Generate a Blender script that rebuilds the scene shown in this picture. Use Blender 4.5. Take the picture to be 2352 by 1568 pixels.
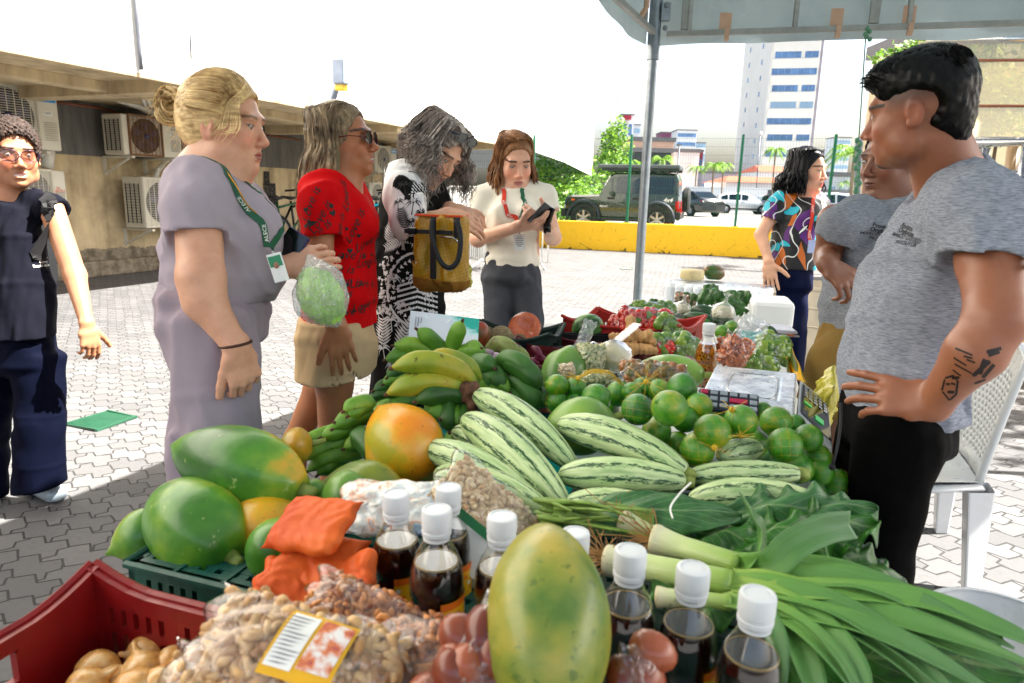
import bpy,math,random,numpy as np
from mathutils import Vector,Matrix
from mathutils.bvhtree import BVHTree
for o in list(bpy.data.objects):bpy.data.objects.remove(o)
S=bpy.context.scene;COL=S.collection
R=math.radians
rnd=random.Random(7);nrs=np.random.RandomState(5)
CH=1.40;PITCH=R(12.2);ROLL=R(1.45);FP=1568.0
_F=Vector((0,math.cos(PITCH),-math.sin(PITCH)));_R0=Vector((1,0,0));_U0=Vector((0,math.sin(PITCH),math.cos(PITCH)))
_R=math.cos(ROLL)*_R0+math.sin(ROLL)*_U0;_U=-math.sin(ROLL)*_R0+math.cos(ROLL)*_U0
CAM=Vector((0,0,CH))
cam=bpy.data.objects.new('camera',bpy.data.cameras.new('camera'));COL.objects.link(cam)
m=Matrix((_R,_U,-_F)).transposed().to_4x4();m.translation=CAM;cam.matrix_world=m
cam.data.lens=24;cam.data.sensor_width=36;cam.data.clip_start=.02;cam.data.clip_end=3000
cam.data.dof.use_dof=True;cam.data.dof.focus_distance=2.3;cam.data.dof.aperture_fstop=6.3
S.camera=cam
S.render.resolution_x=1024;S.render.resolution_y=683
w=bpy.data.worlds.new('World');S.world=w;w.use_nodes=True
nt=w.node_tree;nt.nodes.clear()
sk=nt.nodes.new('ShaderNodeTexSky');sk.sky_type='NISHITA';sk.sun_disc=False
sk.sun_elevation=R(51.3);sk.sun_rotation=R(93);sk.air_density=1.0;sk.dust_density=7;sk.ozone_density=.8
bg=nt.nodes.new('ShaderNodeBackground');bg.inputs[1].default_value=.05
wo=nt.nodes.new('ShaderNodeOutputWorld');tc_=nt.nodes.new('ShaderNodeTexCoord');sz_=nt.nodes.new('ShaderNodeSeparateXYZ');nt.links.new(tc_.outputs['Generated'],sz_.inputs[0])
mr_=nt.nodes.new('ShaderNodeMapRange');nt.links.new(sz_.outputs[2],mr_.inputs[0]);mr_.inputs[1].default_value=.30;mr_.inputs[2].default_value=.65;mr_.inputs[3].default_value=2.5;mr_.inputs[4].default_value=.45
vm_=nt.nodes.new('ShaderNodeVectorMath');vm_.operation='SCALE';nt.links.new(sk.outputs[0],vm_.inputs[0]);nt.links.new(mr_.outputs[0],vm_.inputs['Scale']);nt.links.new(vm_.outputs[0],bg.inputs[0]);nt.links.new(bg.outputs[0],wo.inputs[0])
sl=bpy.data.lights.new('sun','SUN');sl.energy=5.0;sl.angle=R(.5);sl.color=(1,.965,.90)
sun=bpy.data.objects.new('sun',sl);COL.objects.link(sun)
sun.rotation_euler=Vector((.80,-.04,1)).to_track_quat('Z','Y').to_euler();sun.location=(8,0,12)
S.view_settings.view_transform='Standard';S.view_settings.look='None';S.view_settings.exposure=2.35;S.view_settings.gamma=1
S.cycles.max_bounces=8;S.cycles.transparent_max_bounces=24;S.cycles.diffuse_bounces=4
def W(px,py,t):
 x=(px-1176)/FP;y=(py-784)/FP
 return CAM+t*(_F+x*_R-y*_U)
def WZ(px,py,z):
 d=_F+(px-1176)/FP*_R-(py-784)/FP*_U
 return CAM+d*((z-CH)/d.z)
def TZ(px,py,z):
 d=_F+(px-1176)/FP*_R-(py-784)/FP*_U
 return(z-CH)/d.z
def WY(px,py,n,c):
 d=_F+(px-1176)/FP*_R-(py-784)/FP*_U
 return CAM+d*((c-CAM.x*n[0]-CAM.y*n[1])/(d.x*n[0]+d.y*n[1]))
V3=Vector
E1=V3((.309,.951,0));E2=V3((.951,-.309,0));UP=V3((0,0,1))
B1=V3((.374,.928,0));B2=V3((.928,-.374,0))
def lin(c):
 if isinstance(c,str):
  c=[int(c[i:i+2],16)/255 for i in(0,2,4)]
  c=[(x/12.92 if x<=.04045 else((x+.055)/1.055)**2.4)**1.25 for x in c]
 return(c[0],c[1],c[2],1)
class NT:
 def __init__(s,name):
  s.m=bpy.data.materials.new(name);s.m.use_nodes=True;s.t=s.m.node_tree
  s.b=s.t.nodes['Principled BSDF'];s.out=s.t.nodes['Material Output']
 def n(s,typ,ins=None,**kw):
  nd=s.t.nodes.new('ShaderNode'+typ)
  for k,v in kw.items():setattr(nd,k,v)
  for k,v in(ins or{}).items():s.set(nd.inputs[k],v)
  return nd
 def set(s,inp,v):
  if isinstance(v,bpy.types.NodeSocket):s.t.links.new(v,inp)
  elif isinstance(v,bpy.types.Node):s.t.links.new(v.outputs[0],inp)
  else:
   try:inp.default_value=v
   except Exception:inp.default_value=v[:3]
 def math(s,op,a,b=0,c=0,clamp=False):
  nd=s.n('Math',{0:a,1:b,2:c},operation=op);nd.use_clamp=clamp;return nd.outputs[0]
 def mix(s,f,a,b,blend='MIX'):
  nd=s.n('Mix',data_type='RGBA',blend_type=blend);s.set(nd.inputs[0],f);s.set(nd.inputs[6],a);s.set(nd.inputs[7],b);return nd.outputs[2]
 def ramp(s,f,stops,interp='LINEAR'):
  nd=s.n('ValToRGB',{0:f});cr=nd.color_ramp;cr.interpolation=interp
  while len(cr.elements)>1:cr.elements.remove(cr.elements[0])
  for i,(p,c)in enumerate(stops):
   e=cr.elements[0]if i==0 else cr.elements.new(p)
   e.position=p;e.color=lin(c)if not isinstance(c,(int,float))else(c,c,c,1)
  return nd.outputs[0]
 def coord(s,kind='Object',scale=None):
  c=s.n('TexCoord').outputs[kind]
  if scale is not None:
   c=s.n('Mapping',{0:c,3:scale if not isinstance(scale,(int,float))else(scale,)*3}).outputs[0]
  return c
 def noise(s,vec,scale=5,detail=4,rough=.5,dist=0):
  return s.n('TexNoise',{'Vector':vec,'Scale':scale,'Detail':detail,'Roughness':rough,'Distortion':dist}).outputs[0]
 def bump(s,h,strength=.3,dist=.01):
  s.set(s.b.inputs['Normal'],s.n('Bump',{'Strength':strength,'Distance':dist,'Height':h}))
 def put(s,color=None,rough=None,**kw):
  if color is not None:s.set(s.b.inputs['Base Color'],color)
  if rough is not None:s.set(s.b.inputs['Roughness'],rough)
  for k,v in kw.items():s.set(s.b.inputs[k.replace('_',' ')],v)
  return s.m
_MC={}
def mat(name,color,rough=.5,metal=0,var=.12,vs=8,bump=.1,bs=60,bd=.002,spec=.5,coat=0,sss=0,rand=0,world=False):
 if name in _MC:return _MC[name]
 s=NT(name);c=lin(color)
 v=s.n('NewGeometry').outputs['Position']if world else s.coord()
 a=tuple(min(1,x*(1+var))for x in c[:3])+(1,);b=tuple(x*(1-var)for x in c[:3])+(1,)
 n=s.noise(v,vs,5,.6)
 col=s.mix(s.n('MapRange',{0:n,1:.3,2:.7}).outputs[0],b,a)
 if rand:
  r_=s.n('ObjectInfo').outputs['Random']
  col=s.n('HueSaturation',{'Hue':s.math('ADD',.5-.02*rand,s.math('MULTIPLY',r_,.04*rand)),'Value':s.math('ADD',1-.25*rand,s.math('MULTIPLY',r_,.5*rand)),'Color':col}).outputs[0]
 s.put(col,s.n('MapRange',{0:s.noise(v,vs*2.3,3),1:.3,2:.7,3:max(.02,rough-.07),4:min(1,rough+.07)}).outputs[0],Metallic=metal,Coat_Weight=coat)
 s.b.inputs['Specular IOR Level'].default_value=spec
 if sss:s.b.inputs['Subsurface Weight'].default_value=sss;s.b.inputs['Subsurface Radius'].default_value=(.02,.012,.006)
 if bump:s.bump(s.noise(v,bs,4,.6),bump,bd)
 _MC[name]=s.m;return s.m
def film(name,tint=(.95,.97,1),haze=.12,amount=.8,bs=30,hc=None,hk=.35,bp_=.8):
 if name in _MC:return _MC[name]
 s=NT(name);v=s.coord()
 nz=s.noise(v,bs,5,.65,1.5)
 bp=s.n('Bump',{'Strength':bp_,'Distance':.006,'Height':nz})
 g=s.n('BsdfGlossy',{'Color':(1,1,1,1),'Roughness':.10,'Normal':bp})
 tr=s.n('BsdfTransparent',{0:lin(tint)})
 df=s.n('BsdfDiffuse',{0:lin(hc or(.9,.92,.95)),'Normal':bp});tl=s.n('BsdfTranslucent',{0:lin(hc or(.9,.92,.95)),'Normal':bp})
 dm=s.n('MixShader',{0:.5,1:df,2:tl})
 crease=s.n('MapRange',{0:s.noise(v,bs*.8,6,.7,2.5),1:.55,2:.68,3:haze,4:min(.9,haze+hk)}).outputs[0]
 a=s.n('MixShader',{0:crease,1:tr,2:dm})
 fr=s.n('LayerWeight',{0:.5,'Normal':bp}).outputs[1]
 fin=s.n('MixShader',{0:s.math('MULTIPLY',s.math('ADD',.06,s.math('POWER',fr,4)),amount*1.8,clamp=True),1:a,2:g})
 s.t.links.new(fin.outputs[0],s.out.inputs[0]);_MC[name]=s.m;return s.m
ORG={}
class MB:
 def __init__(s):s.v=[];s.f=[];s.uv=[];s.mi=[];s.cur=0;s.mats=[]
 def use(s,m):
  if m not in s.mats:s.mats.append(m)
  s.cur=s.mats.index(m);return s
 def add(s,vs,fs,M=None,uvs=None):
  o=len(s.v)
  s.v+=[tuple(M@V3(p))if M is not None else tuple(p)for p in vs]
  for f in fs:s.f.append([i+o for i in f]);s.mi.append(s.cur);s.uv.append([uvs[i]for i in f]if uvs else None)
  return s
 def box(s,c,d,M=None,ax=None):
  c=V3(c);a=ax or(V3((1,0,0)),V3((0,1,0)),V3((0,0,1)))
  vs=[c+a[0]*(d[0]/2*i)+a[1]*(d[1]/2*j)+a[2]*(d[2]/2*k)for k in(-1,1)for j in(-1,1)for i in(-1,1)]
  return s.add(vs,[(0,2,3,1),(4,5,7,6),(0,1,5,4),(2,6,7,3),(0,4,6,2),(1,3,7,5)],M)
 def bar(s,a,b,w_,h_=None,up=None):
  a=V3(a);b=V3(b);d=(b-a);L=d.length;d.normalize();up=V3(up or(0,0,1))
  if abs(d.dot(up))>.99:up=V3((0,1,0))
  x=d.cross(up).normalized();y=x.cross(d)
  return s.box((a+b)/2,(L,w_,h_ or w_),ax=(d,x,y))
 def tube(s,pts,r,seg=8,cap=True,prof=None,side=None,vrep=1):
  pts=[V3(p)for p in pts];n=len(pts);rs=r if isinstance(r,(list,tuple))else[r]*n
  vs=[];uvs=[];fs=[];pn=None;L=0
  for i,p in enumerate(pts):
   t=(pts[min(i+1,n-1)]-pts[max(i-1,0)]).normalized()
   if pn is None:
    q=V3(side)if side is not None else(V3((0,0,1))if abs(t.z)<.9 else V3((1,0,0)))
    pn=(q-t*q.dot(t)).normalized()
   else:pn=(pn-t*pn.dot(t)).normalized()
   bn=t.cross(pn)
   if i:L+=(pts[i]-pts[i-1]).length
   for k in range(seg+1):
    a=2*math.pi*k/seg;rr=rs[i]
    ra,rb=rr if isinstance(rr,(tuple,list))else(rr,rr)
    q=prof(a,i/(n-1))if prof else 1
    vs.append(p+pn*(math.cos(a)*ra*q)+bn*(math.sin(a)*rb*q));uvs.append((k/seg,i/(n-1)*vrep))
  for i in range(n-1):
   for k in range(seg):
    a=i*(seg+1)+k;fs.append((a,a+1,a+seg+2,a+seg+1))
  o=len(vs)
  if cap:
   vs+=[pts[0],pts[-1]];uvs+=[(.5,0),(.5,vrep)]
   for k in range(seg):fs.append((o,k+1,k));fs.append((o+1,(n-1)*(seg+1)+k,(n-1)*(seg+1)+k+1))
  return s.add(vs,fs,None,uvs)
 def lathe(s,prof,M=None,seg=24,mod=None):
  vs=[];fs=[];uvs=[];n=len(prof)
  for i,(r,z)in enumerate(prof):
   for k in range(seg+1):
    a=2*math.pi*k/seg;q=mod(a,i/(n-1))if mod else 1
    vs.append((math.cos(a)*r*q,math.sin(a)*r*q,z));uvs.append((k/seg,i/(n-1)))
  for i in range(n-1):
   for k in range(seg):
    a=i*(seg+1)+k;fs.append((a,a+1,a+seg+2,a+seg+1))
  return s.add(vs,fs,M,uvs)
 def grid(s,fn,nu,nv,M=None):
  vs=[];uvs=[];fs=[]
  for i in range(nu+1):
   for j in range(nv+1):vs.append(fn(i/nu,j/nv));uvs.append((i/nu,j/nv))
  for i in range(nu):
   for j in range(nv):
    a=i*(nv+1)+j;fs.append((a,a+1,a+nv+2,a+nv+1))
  return s.add(vs,fs,M,uvs)
 def ball(s,c,r,seg=12,rings=8,M=None):
  r=r if isinstance(r,(tuple,list))else(r,r,r);c=V3(c);vs=[];fs=[];uvs=[]
  for i in range(rings+1):
   t=math.pi*i/rings
   for k in range(seg+1):
    a=2*math.pi*k/seg;vs.append(c+V3((math.sin(t)*math.cos(a)*r[0],math.sin(t)*math.sin(a)*r[1],-math.cos(t)*r[2])));uvs.append((k/seg,i/rings))
  for i in range(rings):
   for k in range(seg):
    a=i*(seg+1)+k;fs.append((a,a+1,a+seg+2,a+seg+1))
  return s.add(vs,fs,M,uvs)
 def mesh(s,name,off=V3((0,0,0)),m=None,smooth=False,merge=True):
  me=bpy.data.meshes.new(name)
  me.from_pydata([(p[0]-off[0],p[1]-off[1],p[2]-off[2])for p in s.v],[],s.f)
  if any(u is not None for u in s.uv):
   ul=me.uv_layers.new(name='UVMap');fl=[]
   for f,u in zip(s.f,s.uv):
    for i in range(len(f)):fl+=(u[i]if u else(0,0))
   ul.data.foreach_set('uv',fl)
  ms=s.mats or([m]if m else[])
  for q in ms:me.materials.append(q)
  if len(ms)>1:me.polygons.foreach_set('material_index',s.mi)
  if merge and smooth:
   import bmesh
   bm=bmesh.new();bm.from_mesh(me);bmesh.ops.remove_doubles(bm,verts=bm.verts,dist=1e-5);bm.to_mesh(me);bm.free()
  if smooth:me.polygons.foreach_set('use_smooth',[True]*len(me.polygons))
  me.update();return me
 def bev(s,o,wd):
  md=o.modifiers.new('bevel','BEVEL');md.width=wd;md.segments=2;md.limit_method='ANGLE';md.angle_limit=R(40)
 def build(s,name,m=None,parent=None,smooth=False,bevel=0,label=None,angle=None):
  org=ORG.get(parent,V3((0,0,0)))if parent else V3((0,0,0))
  o=bpy.data.objects.new(name,s.mesh(name,org,m,smooth));COL.objects.link(o)
  if parent:o.parent=parent
  ORG[o]=org
  if label:o['label']=label
  if bevel:s.bev(o,bevel)
  if smooth and angle:
   o.data.set_sharp_from_angle(angle=R(angle))
  return o
 def solo(s,name,m,label,cat,group=None,smooth=False,bevel=0,kind=None,angle=None):
  a=np.array(s.v);off=V3(((a[:,0].min()+a[:,0].max())/2,(a[:,1].min()+a[:,1].max())/2,a[:,2].min()))
  o=bpy.data.objects.new(name,s.mesh(name,off,m,smooth));o.location=off;COL.objects.link(o);ORG[o]=off
  tag(o,label,cat,group,kind)
  if bevel:s.bev(o,bevel)
  if smooth and angle:o.data.set_sharp_from_angle(angle=R(angle))
  return o
def tag(o,label=None,cat=None,group=None,kind=None):
 if label:o['label']=label
 if cat:o['category']=cat
 if group:o['group']=group
 if kind:o['kind']=kind
 return o
def thing(name,label,cat,loc=(0,0,0),group=None,rz=0):
 o=bpy.data.objects.new(name,None);o.empty_display_size=.1;COL.objects.link(o);o.location=loc;o.rotation_euler=(0,0,rz)
 ORG[o]=V3(loc);return tag(o,label,cat,group)
def copy_tree(o,parent=None):
 c=o.copy();COL.objects.link(c);c.parent=parent
 for ch in list(o.children):copy_tree(ch,c)
 return c
def place(o,loc,rot=None,sc=None):
 o.location=loc
 if rot is not None:o.rotation_mode='XYZ';o.rotation_euler=rot if not isinstance(rot,Matrix)else rot.to_euler()
 if sc is not None:o.scale=sc if isinstance(sc,(tuple,list))else(sc,)*3
 return o
def inst(me,name,loc,rot=None,sc=None,label=None,cat=None,group=None,parent=None):
 o=bpy.data.objects.new(name,me);COL.objects.link(o);place(o,loc,rot,sc)
 if parent:o.parent=parent
 return tag(o,label,cat,group)
def frame(zax,xax=(0,0,1)):
 z=V3(zax).normalized();x=V3(xax);x=x-z*x.dot(z)
 if x.length<1e-4:x=z.orthogonal()
 x.normalize();y=z.cross(x);return Matrix((x,y,z)).transposed()
def TM(loc,rot=None,sc=1):
 M=(rot or Matrix.Identity(3)).to_4x4()@Matrix.Diagonal((sc,sc,sc,1)if isinstance(sc,(int,float))else(*sc,1));M.translation=V3(loc);return M
def catmull(pts,n):
 pts=[V3(p)for p in pts];out=[]
 P=[pts[0]*2-pts[1]]+pts+[pts[-1]*2-pts[-2]]
 for k in range(n+1):
  u=k/n*(len(pts)-1);i=min(int(u),len(pts)-2);t=u-i;a,b,c,d=P[i:i+4]
  out.append(.5*((2*b)+(c-a)*t+(2*a-5*b+4*c-d)*t*t+(3*b-a-3*c+d)*t**3))
 return out
_txc={}
def text2d(body,size=1,shear=0,bold=0,align='CENTER'):
 k=(body,shear,bold,align)
 if k not in _txc:
  cu=bpy.data.curves.new('t','FONT');cu.body=body;cu.size=1;cu.shear=shear;cu.offset=bold;cu.align_x=align;cu.align_y='CENTER';cu.resolution_u=3
  ob=bpy.data.objects.new('t',cu);COL.objects.link(ob)
  me=bpy.data.meshes.new_from_object(ob.evaluated_get(bpy.context.evaluated_depsgraph_get()))
  _txc[k]=([tuple(v.co)for v in me.vertices],[tuple(p.vertices)for p in me.polygons])
  bpy.data.objects.remove(ob);bpy.data.curves.remove(cu);bpy.data.meshes.remove(me)
 vs,fs=_txc[k];return[(v[0]*size,v[1]*size)for v in vs],fs
def flat(mb,v2,fs,o,u,v,off=0):
 o=V3(o);n=V3(u).cross(V3(v)).normalized()*off
 mb.add([o+V3(u)*p[0]+V3(v)*p[1]+n for p in v2],fs)
def project(mb,v2,fs,px,py,bvh,off=.0015,rot=0,flip=1,lean=.35):
 """lay a flat outline on a garment where the sight line through (px, py) meets it, turned to follow the cloth"""
 d=(W(px,py,1)-CAM).normalized();h=bvh.ray_cast(CAM,d)
 if h[0]is None:return
 n=(h[1]*(1-lean)-d*lean).normalized()if h[1].dot(d)<0 else-d
 u=UP.cross(n).normalized();v=n.cross(u);out=[];ok=[];c_,s_=math.cos(rot),math.sin(rot)
 for x,y in v2:
  q=h[0]+u*(x*c_-y*s_)+v*(x*s_+y*c_);g=bvh.ray_cast(q+n*.08,-n,.2);k=g[0]is not None
  if not k:g=(q,n)
  out.append(g[0]+n*off);ok.append(k)
 fs=[f for f in fs if all(ok[i]for i in f)and max((out[f[0]]-out[i]).length for i in f)<.10]
 mb.add(out,fs)
def poly2(kind,s=1.0,rot=0,**k):
 vs=[];fs=[]
 if kind=='star':
  vs=[(0,0)]+[((s if i%2==0 else s*.42)*math.sin(math.pi*i/5),(s if i%2==0 else s*.42)*math.cos(math.pi*i/5))for i in range(10)]
  fs=[(0,1+i,1+(i+1)%10)for i in range(10)]
 elif kind=='heart':
  vs=[(0,0)]+[(s*.06*16*math.sin(t)**3,s*.06*(13*math.cos(t)-5*math.cos(2*t)-2*math.cos(3*t)-math.cos(4*t)))for t in[2*math.pi*i/16 for i in range(16)]]
  fs=[(0,1+i,1+(i+1)%16)for i in range(16)]
 elif kind=='moon':
  n=10
  for i in range(n+1):
   t=-1.2+4.0*i/n;vs.append((s*math.cos(t),s*math.sin(t)));vs.append((s*(.28+.75*math.cos(-1.05+3.7*i/n)),s*(.18+.78*math.sin(-1.05+3.7*i/n))))
  fs=[(2*i,2*i+2,2*i+3,2*i+1)for i in range(n)]
 elif kind=='tri':vs=[(-s,0),(s,0),(0,1.4*s)];fs=[(0,1,2)]
 elif kind=='leaf':
  for sgn in(-1,1):
   for i in range(9):
    y=s*(-1+i*.22);L=s*(.75-.06*abs(i-3));o=len(vs)
    vs+=[(0,y),(sgn*L*.5,y+L*.25),(sgn*L,y+L*.75),(sgn*L*.45,y+L*.48),(0,y+.13*s)];fs+=[(o,o+1,o+3,o+4),(o+1,o+2,o+3)]
  o=len(vs);vs+=[(-.03*s,-1.3*s),(.03*s,-1.3*s),(.02*s,s),(-.02*s,s)];fs+=[(o,o+1,o+2,o+3)]
 elif kind=='palm':
  o=0;vs=[(-.05*s,-1.2*s),(.07*s,-1.2*s),(.05*s,-.5*s),(.04*s,0),(-.04*s,0),(-.02*s,-.5*s)];fs=[(0,1,2,5),(5,2,3,4)]
  for a in(-20,20,60,100,140,180,215):
   a=R(a);prev=None
   for i in range(5):
    f=i/4;x=s*.85*f*math.cos(a);y=s*(.75*f*math.sin(a)+.25*math.sin(math.pi*f)-.35*f*f);wd=s*.13*math.sin(math.pi*(.15+.8*f))
    o=len(vs);vs+=[(x,y+wd*.5),(x,y-wd)]
    if prev is not None:fs.append((prev,o,o+1,prev+1))
    prev=o
 c,q=math.cos(rot),math.sin(rot)
 return[(x*c-y*q,x*q+y*c)for x,y in vs],fs
F32=np.float32
def _a(v):return np.array(tuple(v),dtype=F32)
def E(p0,p1,a0,a1=None,b0=None,b1=None,side=None,k=.02,neg=False,cf=1.0):
 a1=a0 if a1 is None else a1;b0=a0 if b0 is None else b0;b1=a1 if b1 is None else b1
 p0=_a(p0);p1=_a(p1);ax=p1-p0;L=float(np.linalg.norm(ax))or 1e-6;ax=ax/L
 s=_a(side)if side is not None else np.array((0,-1,0),F32)
 s=s-ax*s.dot(ax);n=np.linalg.norm(s)
 s=s/n if n>1e-4 else np.array((1,0,0),F32);f=np.cross(ax,s)
 return dict(t='E',p0=p0,ax=ax,L=L,a=(a0,a1),b=(b0,b1),s=s,f=f,k=k,neg=neg,cf=cf,c=p0+ax*L/2,r=L/2+max(a0,a1,b0,b1))
def L_(c,r,rot=None,k=.015,neg=False):
 rot=np.array(rot,dtype=F32)if rot is not None else np.eye(3,dtype=F32)
 return dict(t='L',p0=_a(c),rr=np.array(r,F32),rot=rot,k=k,neg=neg,c=_a(c),r=max(r))
def prim(P,q):
 d=P-q['p0']
 if q['t']=='E':
  h=d@q['ax'];t=np.clip(h/q['L'],0,1)
  a=q['a'][0]+(q['a'][1]-q['a'][0])*t;b=q['b'][0]+(q['b'][1]-q['b'][0])*t;mn=np.minimum(a,b)
  return(np.sqrt((d@q['s']/a)**2+(d@q['f']/b)**2+((h-t*q['L'])/(mn*q['cf']))**2)-1)*mn
 l=(d@q['rot'])/q['rr'];n=np.sqrt((l*l).sum(1));n2=np.sqrt(((l/q['rr'])**2).sum(1))
 return n*(n-1)/np.maximum(n2,1e-6)
def smin(a,b,k):h=np.maximum(k-np.abs(a-b),0)/k;return np.minimum(a,b)-h*h*k*.25
def G(prims,cuts=(),k=.02):return dict(p=prims,c=[(_a(o),_a(V3(n).normalized()))for o,n in cuts],k=k)
def field(P,groups,near=None,post=None):
 D=None;pv=post(P)if post is not None else 0
 for gi,g in enumerate(groups):
  d=None;neg=[]
  for i,q in enumerate(g['p']):
   if near is not None and not near[gi][i]:continue
   if q['neg']:neg.append(q);continue
   e=prim(P,q);d=e if d is None else smin(d,e,q['k'])
  if d is None:continue
  for q in neg:d=-smin(-d,prim(P,q),q['k'])
  d=d+pv
  for o,n in g['c']:d=np.maximum(d,(P-o)@n)
  D=d if D is None else smin(D,d,g['k'])
 return D
def sdf_mesh(groups,res,post=None):
 pos=[q for g in groups for q in g['p']if not q['neg']]
 lo=np.min([q['c']-q['r']for q in pos],0)-3*res-.012;hi=np.max([q['c']+q['r']for q in pos],0)+3*res+.012
 NB=14;nb=np.ceil((hi-lo)/res/NB).astype(int);N=nb*NB+1
 Fd=np.ones(N,F32);hd=NB*res*.87
 li=np.arange(NB+1,dtype=F32)*res;LX,LY,LZ=np.meshgrid(li,li,li,indexing='ij');loc=np.stack([LX.ravel(),LY.ravel(),LZ.ravel()],1)
 pc=[np.array([q['c']for q in g['p']])for g in groups];pr=[np.array([q['r']for q in g['p']])for g in groups]
 for bx in range(nb[0]):
  for by in range(nb[1]):
   for bz in range(nb[2]):
    o=(lo+np.array((bx,by,bz))*NB*res).astype(F32);c=o+NB*res/2
    near=[np.linalg.norm(pc[i]-c,axis=1)-pr[i]<hd+.04 for i in range(len(groups))]
    if not any(near[i][j]and not groups[i]['p'][j]['neg']for i in range(len(groups))for j in range(len(near[i]))):continue
    d0=field(c[None,:],groups,near)
    if d0 is None:continue
    sl=(slice(bx*NB,bx*NB+NB+1),slice(by*NB,by*NB+NB+1),slice(bz*NB,bz*NB+NB+1))
    if d0[0]<-(hd*1.15+.03):Fd[sl]=-1;continue
    if d0[0]>hd*1.6+.06:continue
    P=loc+o;d=field(P,groups,near,post)
    Fd[sl]=d.reshape(NB+1,NB+1,NB+1)
 sg=Fd<0
 c8=[sg[i:N[0]-1+i,j:N[1]-1+j,k:N[2]-1+k]for i in(0,1)for j in(0,1)for k in(0,1)]
 al=c8[0].copy();an=c8[0].copy()
 for q in c8[1:]:al&=q;an|=q
 act=an&~al;idx=np.argwhere(act);ids=-np.ones(act.shape,np.int32);ids[act]=np.arange(len(idx))
 acc=np.zeros((len(idx),3));cnt=np.zeros(len(idx))
 corners=[(i,j,k)for i in(0,1)for j in(0,1)for k in(0,1)]
 cv={cn:Fd[idx[:,0]+cn[0],idx[:,1]+cn[1],idx[:,2]+cn[2]]for cn in corners}
 for a in corners:
  for ax in range(3):
   if a[ax]:continue
   b=list(a);b[ax]=1;b=tuple(b);va,vb=cv[a],cv[b];x=(va<0)!=(vb<0)
   t=np.where(x,va/(va-vb+1e-12),0)
   pt=np.tile(np.array(a,float),(len(idx),1));pt[:,ax]+=t
   acc+=pt*x[:,None];cnt+=x
 V=(lo+(idx+acc/cnt[:,None])*res)
 Fs=[]
 for ax in range(3):
  u,v=[(1,2),(2,0),(0,1)][ax]
  s0=[slice(0,n)for n in N];s1=list(s0);s0[ax]=slice(0,N[ax]-1);s1[ax]=slice(1,N[ax])
  A=sg[tuple(s0)];B=sg[tuple(s1)];e=np.argwhere(A!=B)
  e=e[(e[:,u]>0)&(e[:,v]>0)&(e[:,u]<N[u]-1)&(e[:,v]<N[v]-1)]
  ins=A[e[:,0],e[:,1],e[:,2]]
  def at(du,dv):
   q=e.copy();q[:,u]-=du;q[:,v]-=dv;return ids[q[:,0],q[:,1],q[:,2]]
  q=np.stack([at(1,1),at(0,1),at(0,0),at(1,0)],1)
  q[~ins]=q[~ins][:,::-1];Fs.append(q)
 Fc=np.concatenate(Fs);Fc=Fc[(Fc>=0).all(1)]
 return V,Fc
def np_mesh(name,V,Fc,org,m,colfn=None):
 me=bpy.data.meshes.new(name);me.vertices.add(len(V));me.vertices.foreach_set('co',(V-_a(org)).astype(F32).ravel())
 me.loops.add(Fc.size);me.loops.foreach_set('vertex_index',Fc.astype(np.int32).ravel())
 me.polygons.add(len(Fc));me.polygons.foreach_set('loop_start',np.arange(0,Fc.size,4,dtype=np.int32));me.polygons.foreach_set('use_smooth',np.ones(len(Fc),bool))
 me.update(calc_edges=True);me.materials.append(m)
 if colfn is not None:
  c=np.ones((len(V),4),F32);c[:,:3]=colfn(V);at=me.color_attributes.new('Col','FLOAT_COLOR','POINT');at.data.foreach_set('color',c.ravel())
 return me
def sdfobj(name,groups,res,m,parent=None,colfn=None,post=None,label=None):
 V,Fc=sdf_mesh(groups,res,post)
 org=ORG.get(parent,V3((0,0,0)))
 o=bpy.data.objects.new(name,np_mesh(name,V,Fc,org,m,colfn));COL.objects.link(o)
 if parent:o.parent=parent
 ORG[o]=org
 if label:o['label']=label
 o['_n']=0;del o['_n']
 return o,BVHTree.FromPolygons([tuple(v)for v in V],[tuple(f)for f in Fc])
def sn(P,f,seed=0,n=6):
 r=np.random.RandomState(seed);f=np.array(f if hasattr(f,'__len__')else(f,f,f),F32);Q=P*f*6.283;o=0
 wv=np.sin(Q@r.normal(0,.45,3).astype(F32)+r.uniform(0,6))*1.2
 for i in range(n):o=o+np.sin(Q@r.normal(0,.6,3).astype(F32)+r.uniform(0,6)+wv*(i%3-1))
 return o/n*1.6
def folds(A0=.005,f=(9,9,3),seed=1,amp2=None,dirv=None,f2=14):
 amp=A0;amp2=(amp2 or amp)*.8
 def p(P):
  amp=A0
  d=sn(P,f,seed);d=1-np.abs(d)*1.6;e=sn(P,tuple(x*2.3 for x in f),seed+1)
  g=sn(P,3.2,seed+5)
  amp=A0*1.35;o=-amp*np.clip(d,-.6,1)*(.45+.55*g)-amp*.25*e
  if dirv is not None:
   u=P@_a(V3(dirv).normalized());o=o-amp2*np.sin(u*f2*6.283+2.2*sn(P,2.5,seed+9))*(.5+.5*sn(P,2.2,seed+3))
  return(o+A0*.75).astype(F32)
 return p
def hframe(c,fwd,up=(0,0,1),sc=1.0):
 y=V3(fwd).normalized();z=V3(up);z=(z-y*z.dot(y)).normalized();x=z.cross(y)*-1
 x=y.cross(z)*-1
 return dict(c=V3(c),x=x,y=y,z=z,s=sc,rot=np.array([[x[i],y[i],z[i]]for i in range(3)],dtype=F32))
def HP(h,x,y,z):return h['c']+(h['x']*x+h['y']*y+h['z']*z)*h['s']
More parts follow.
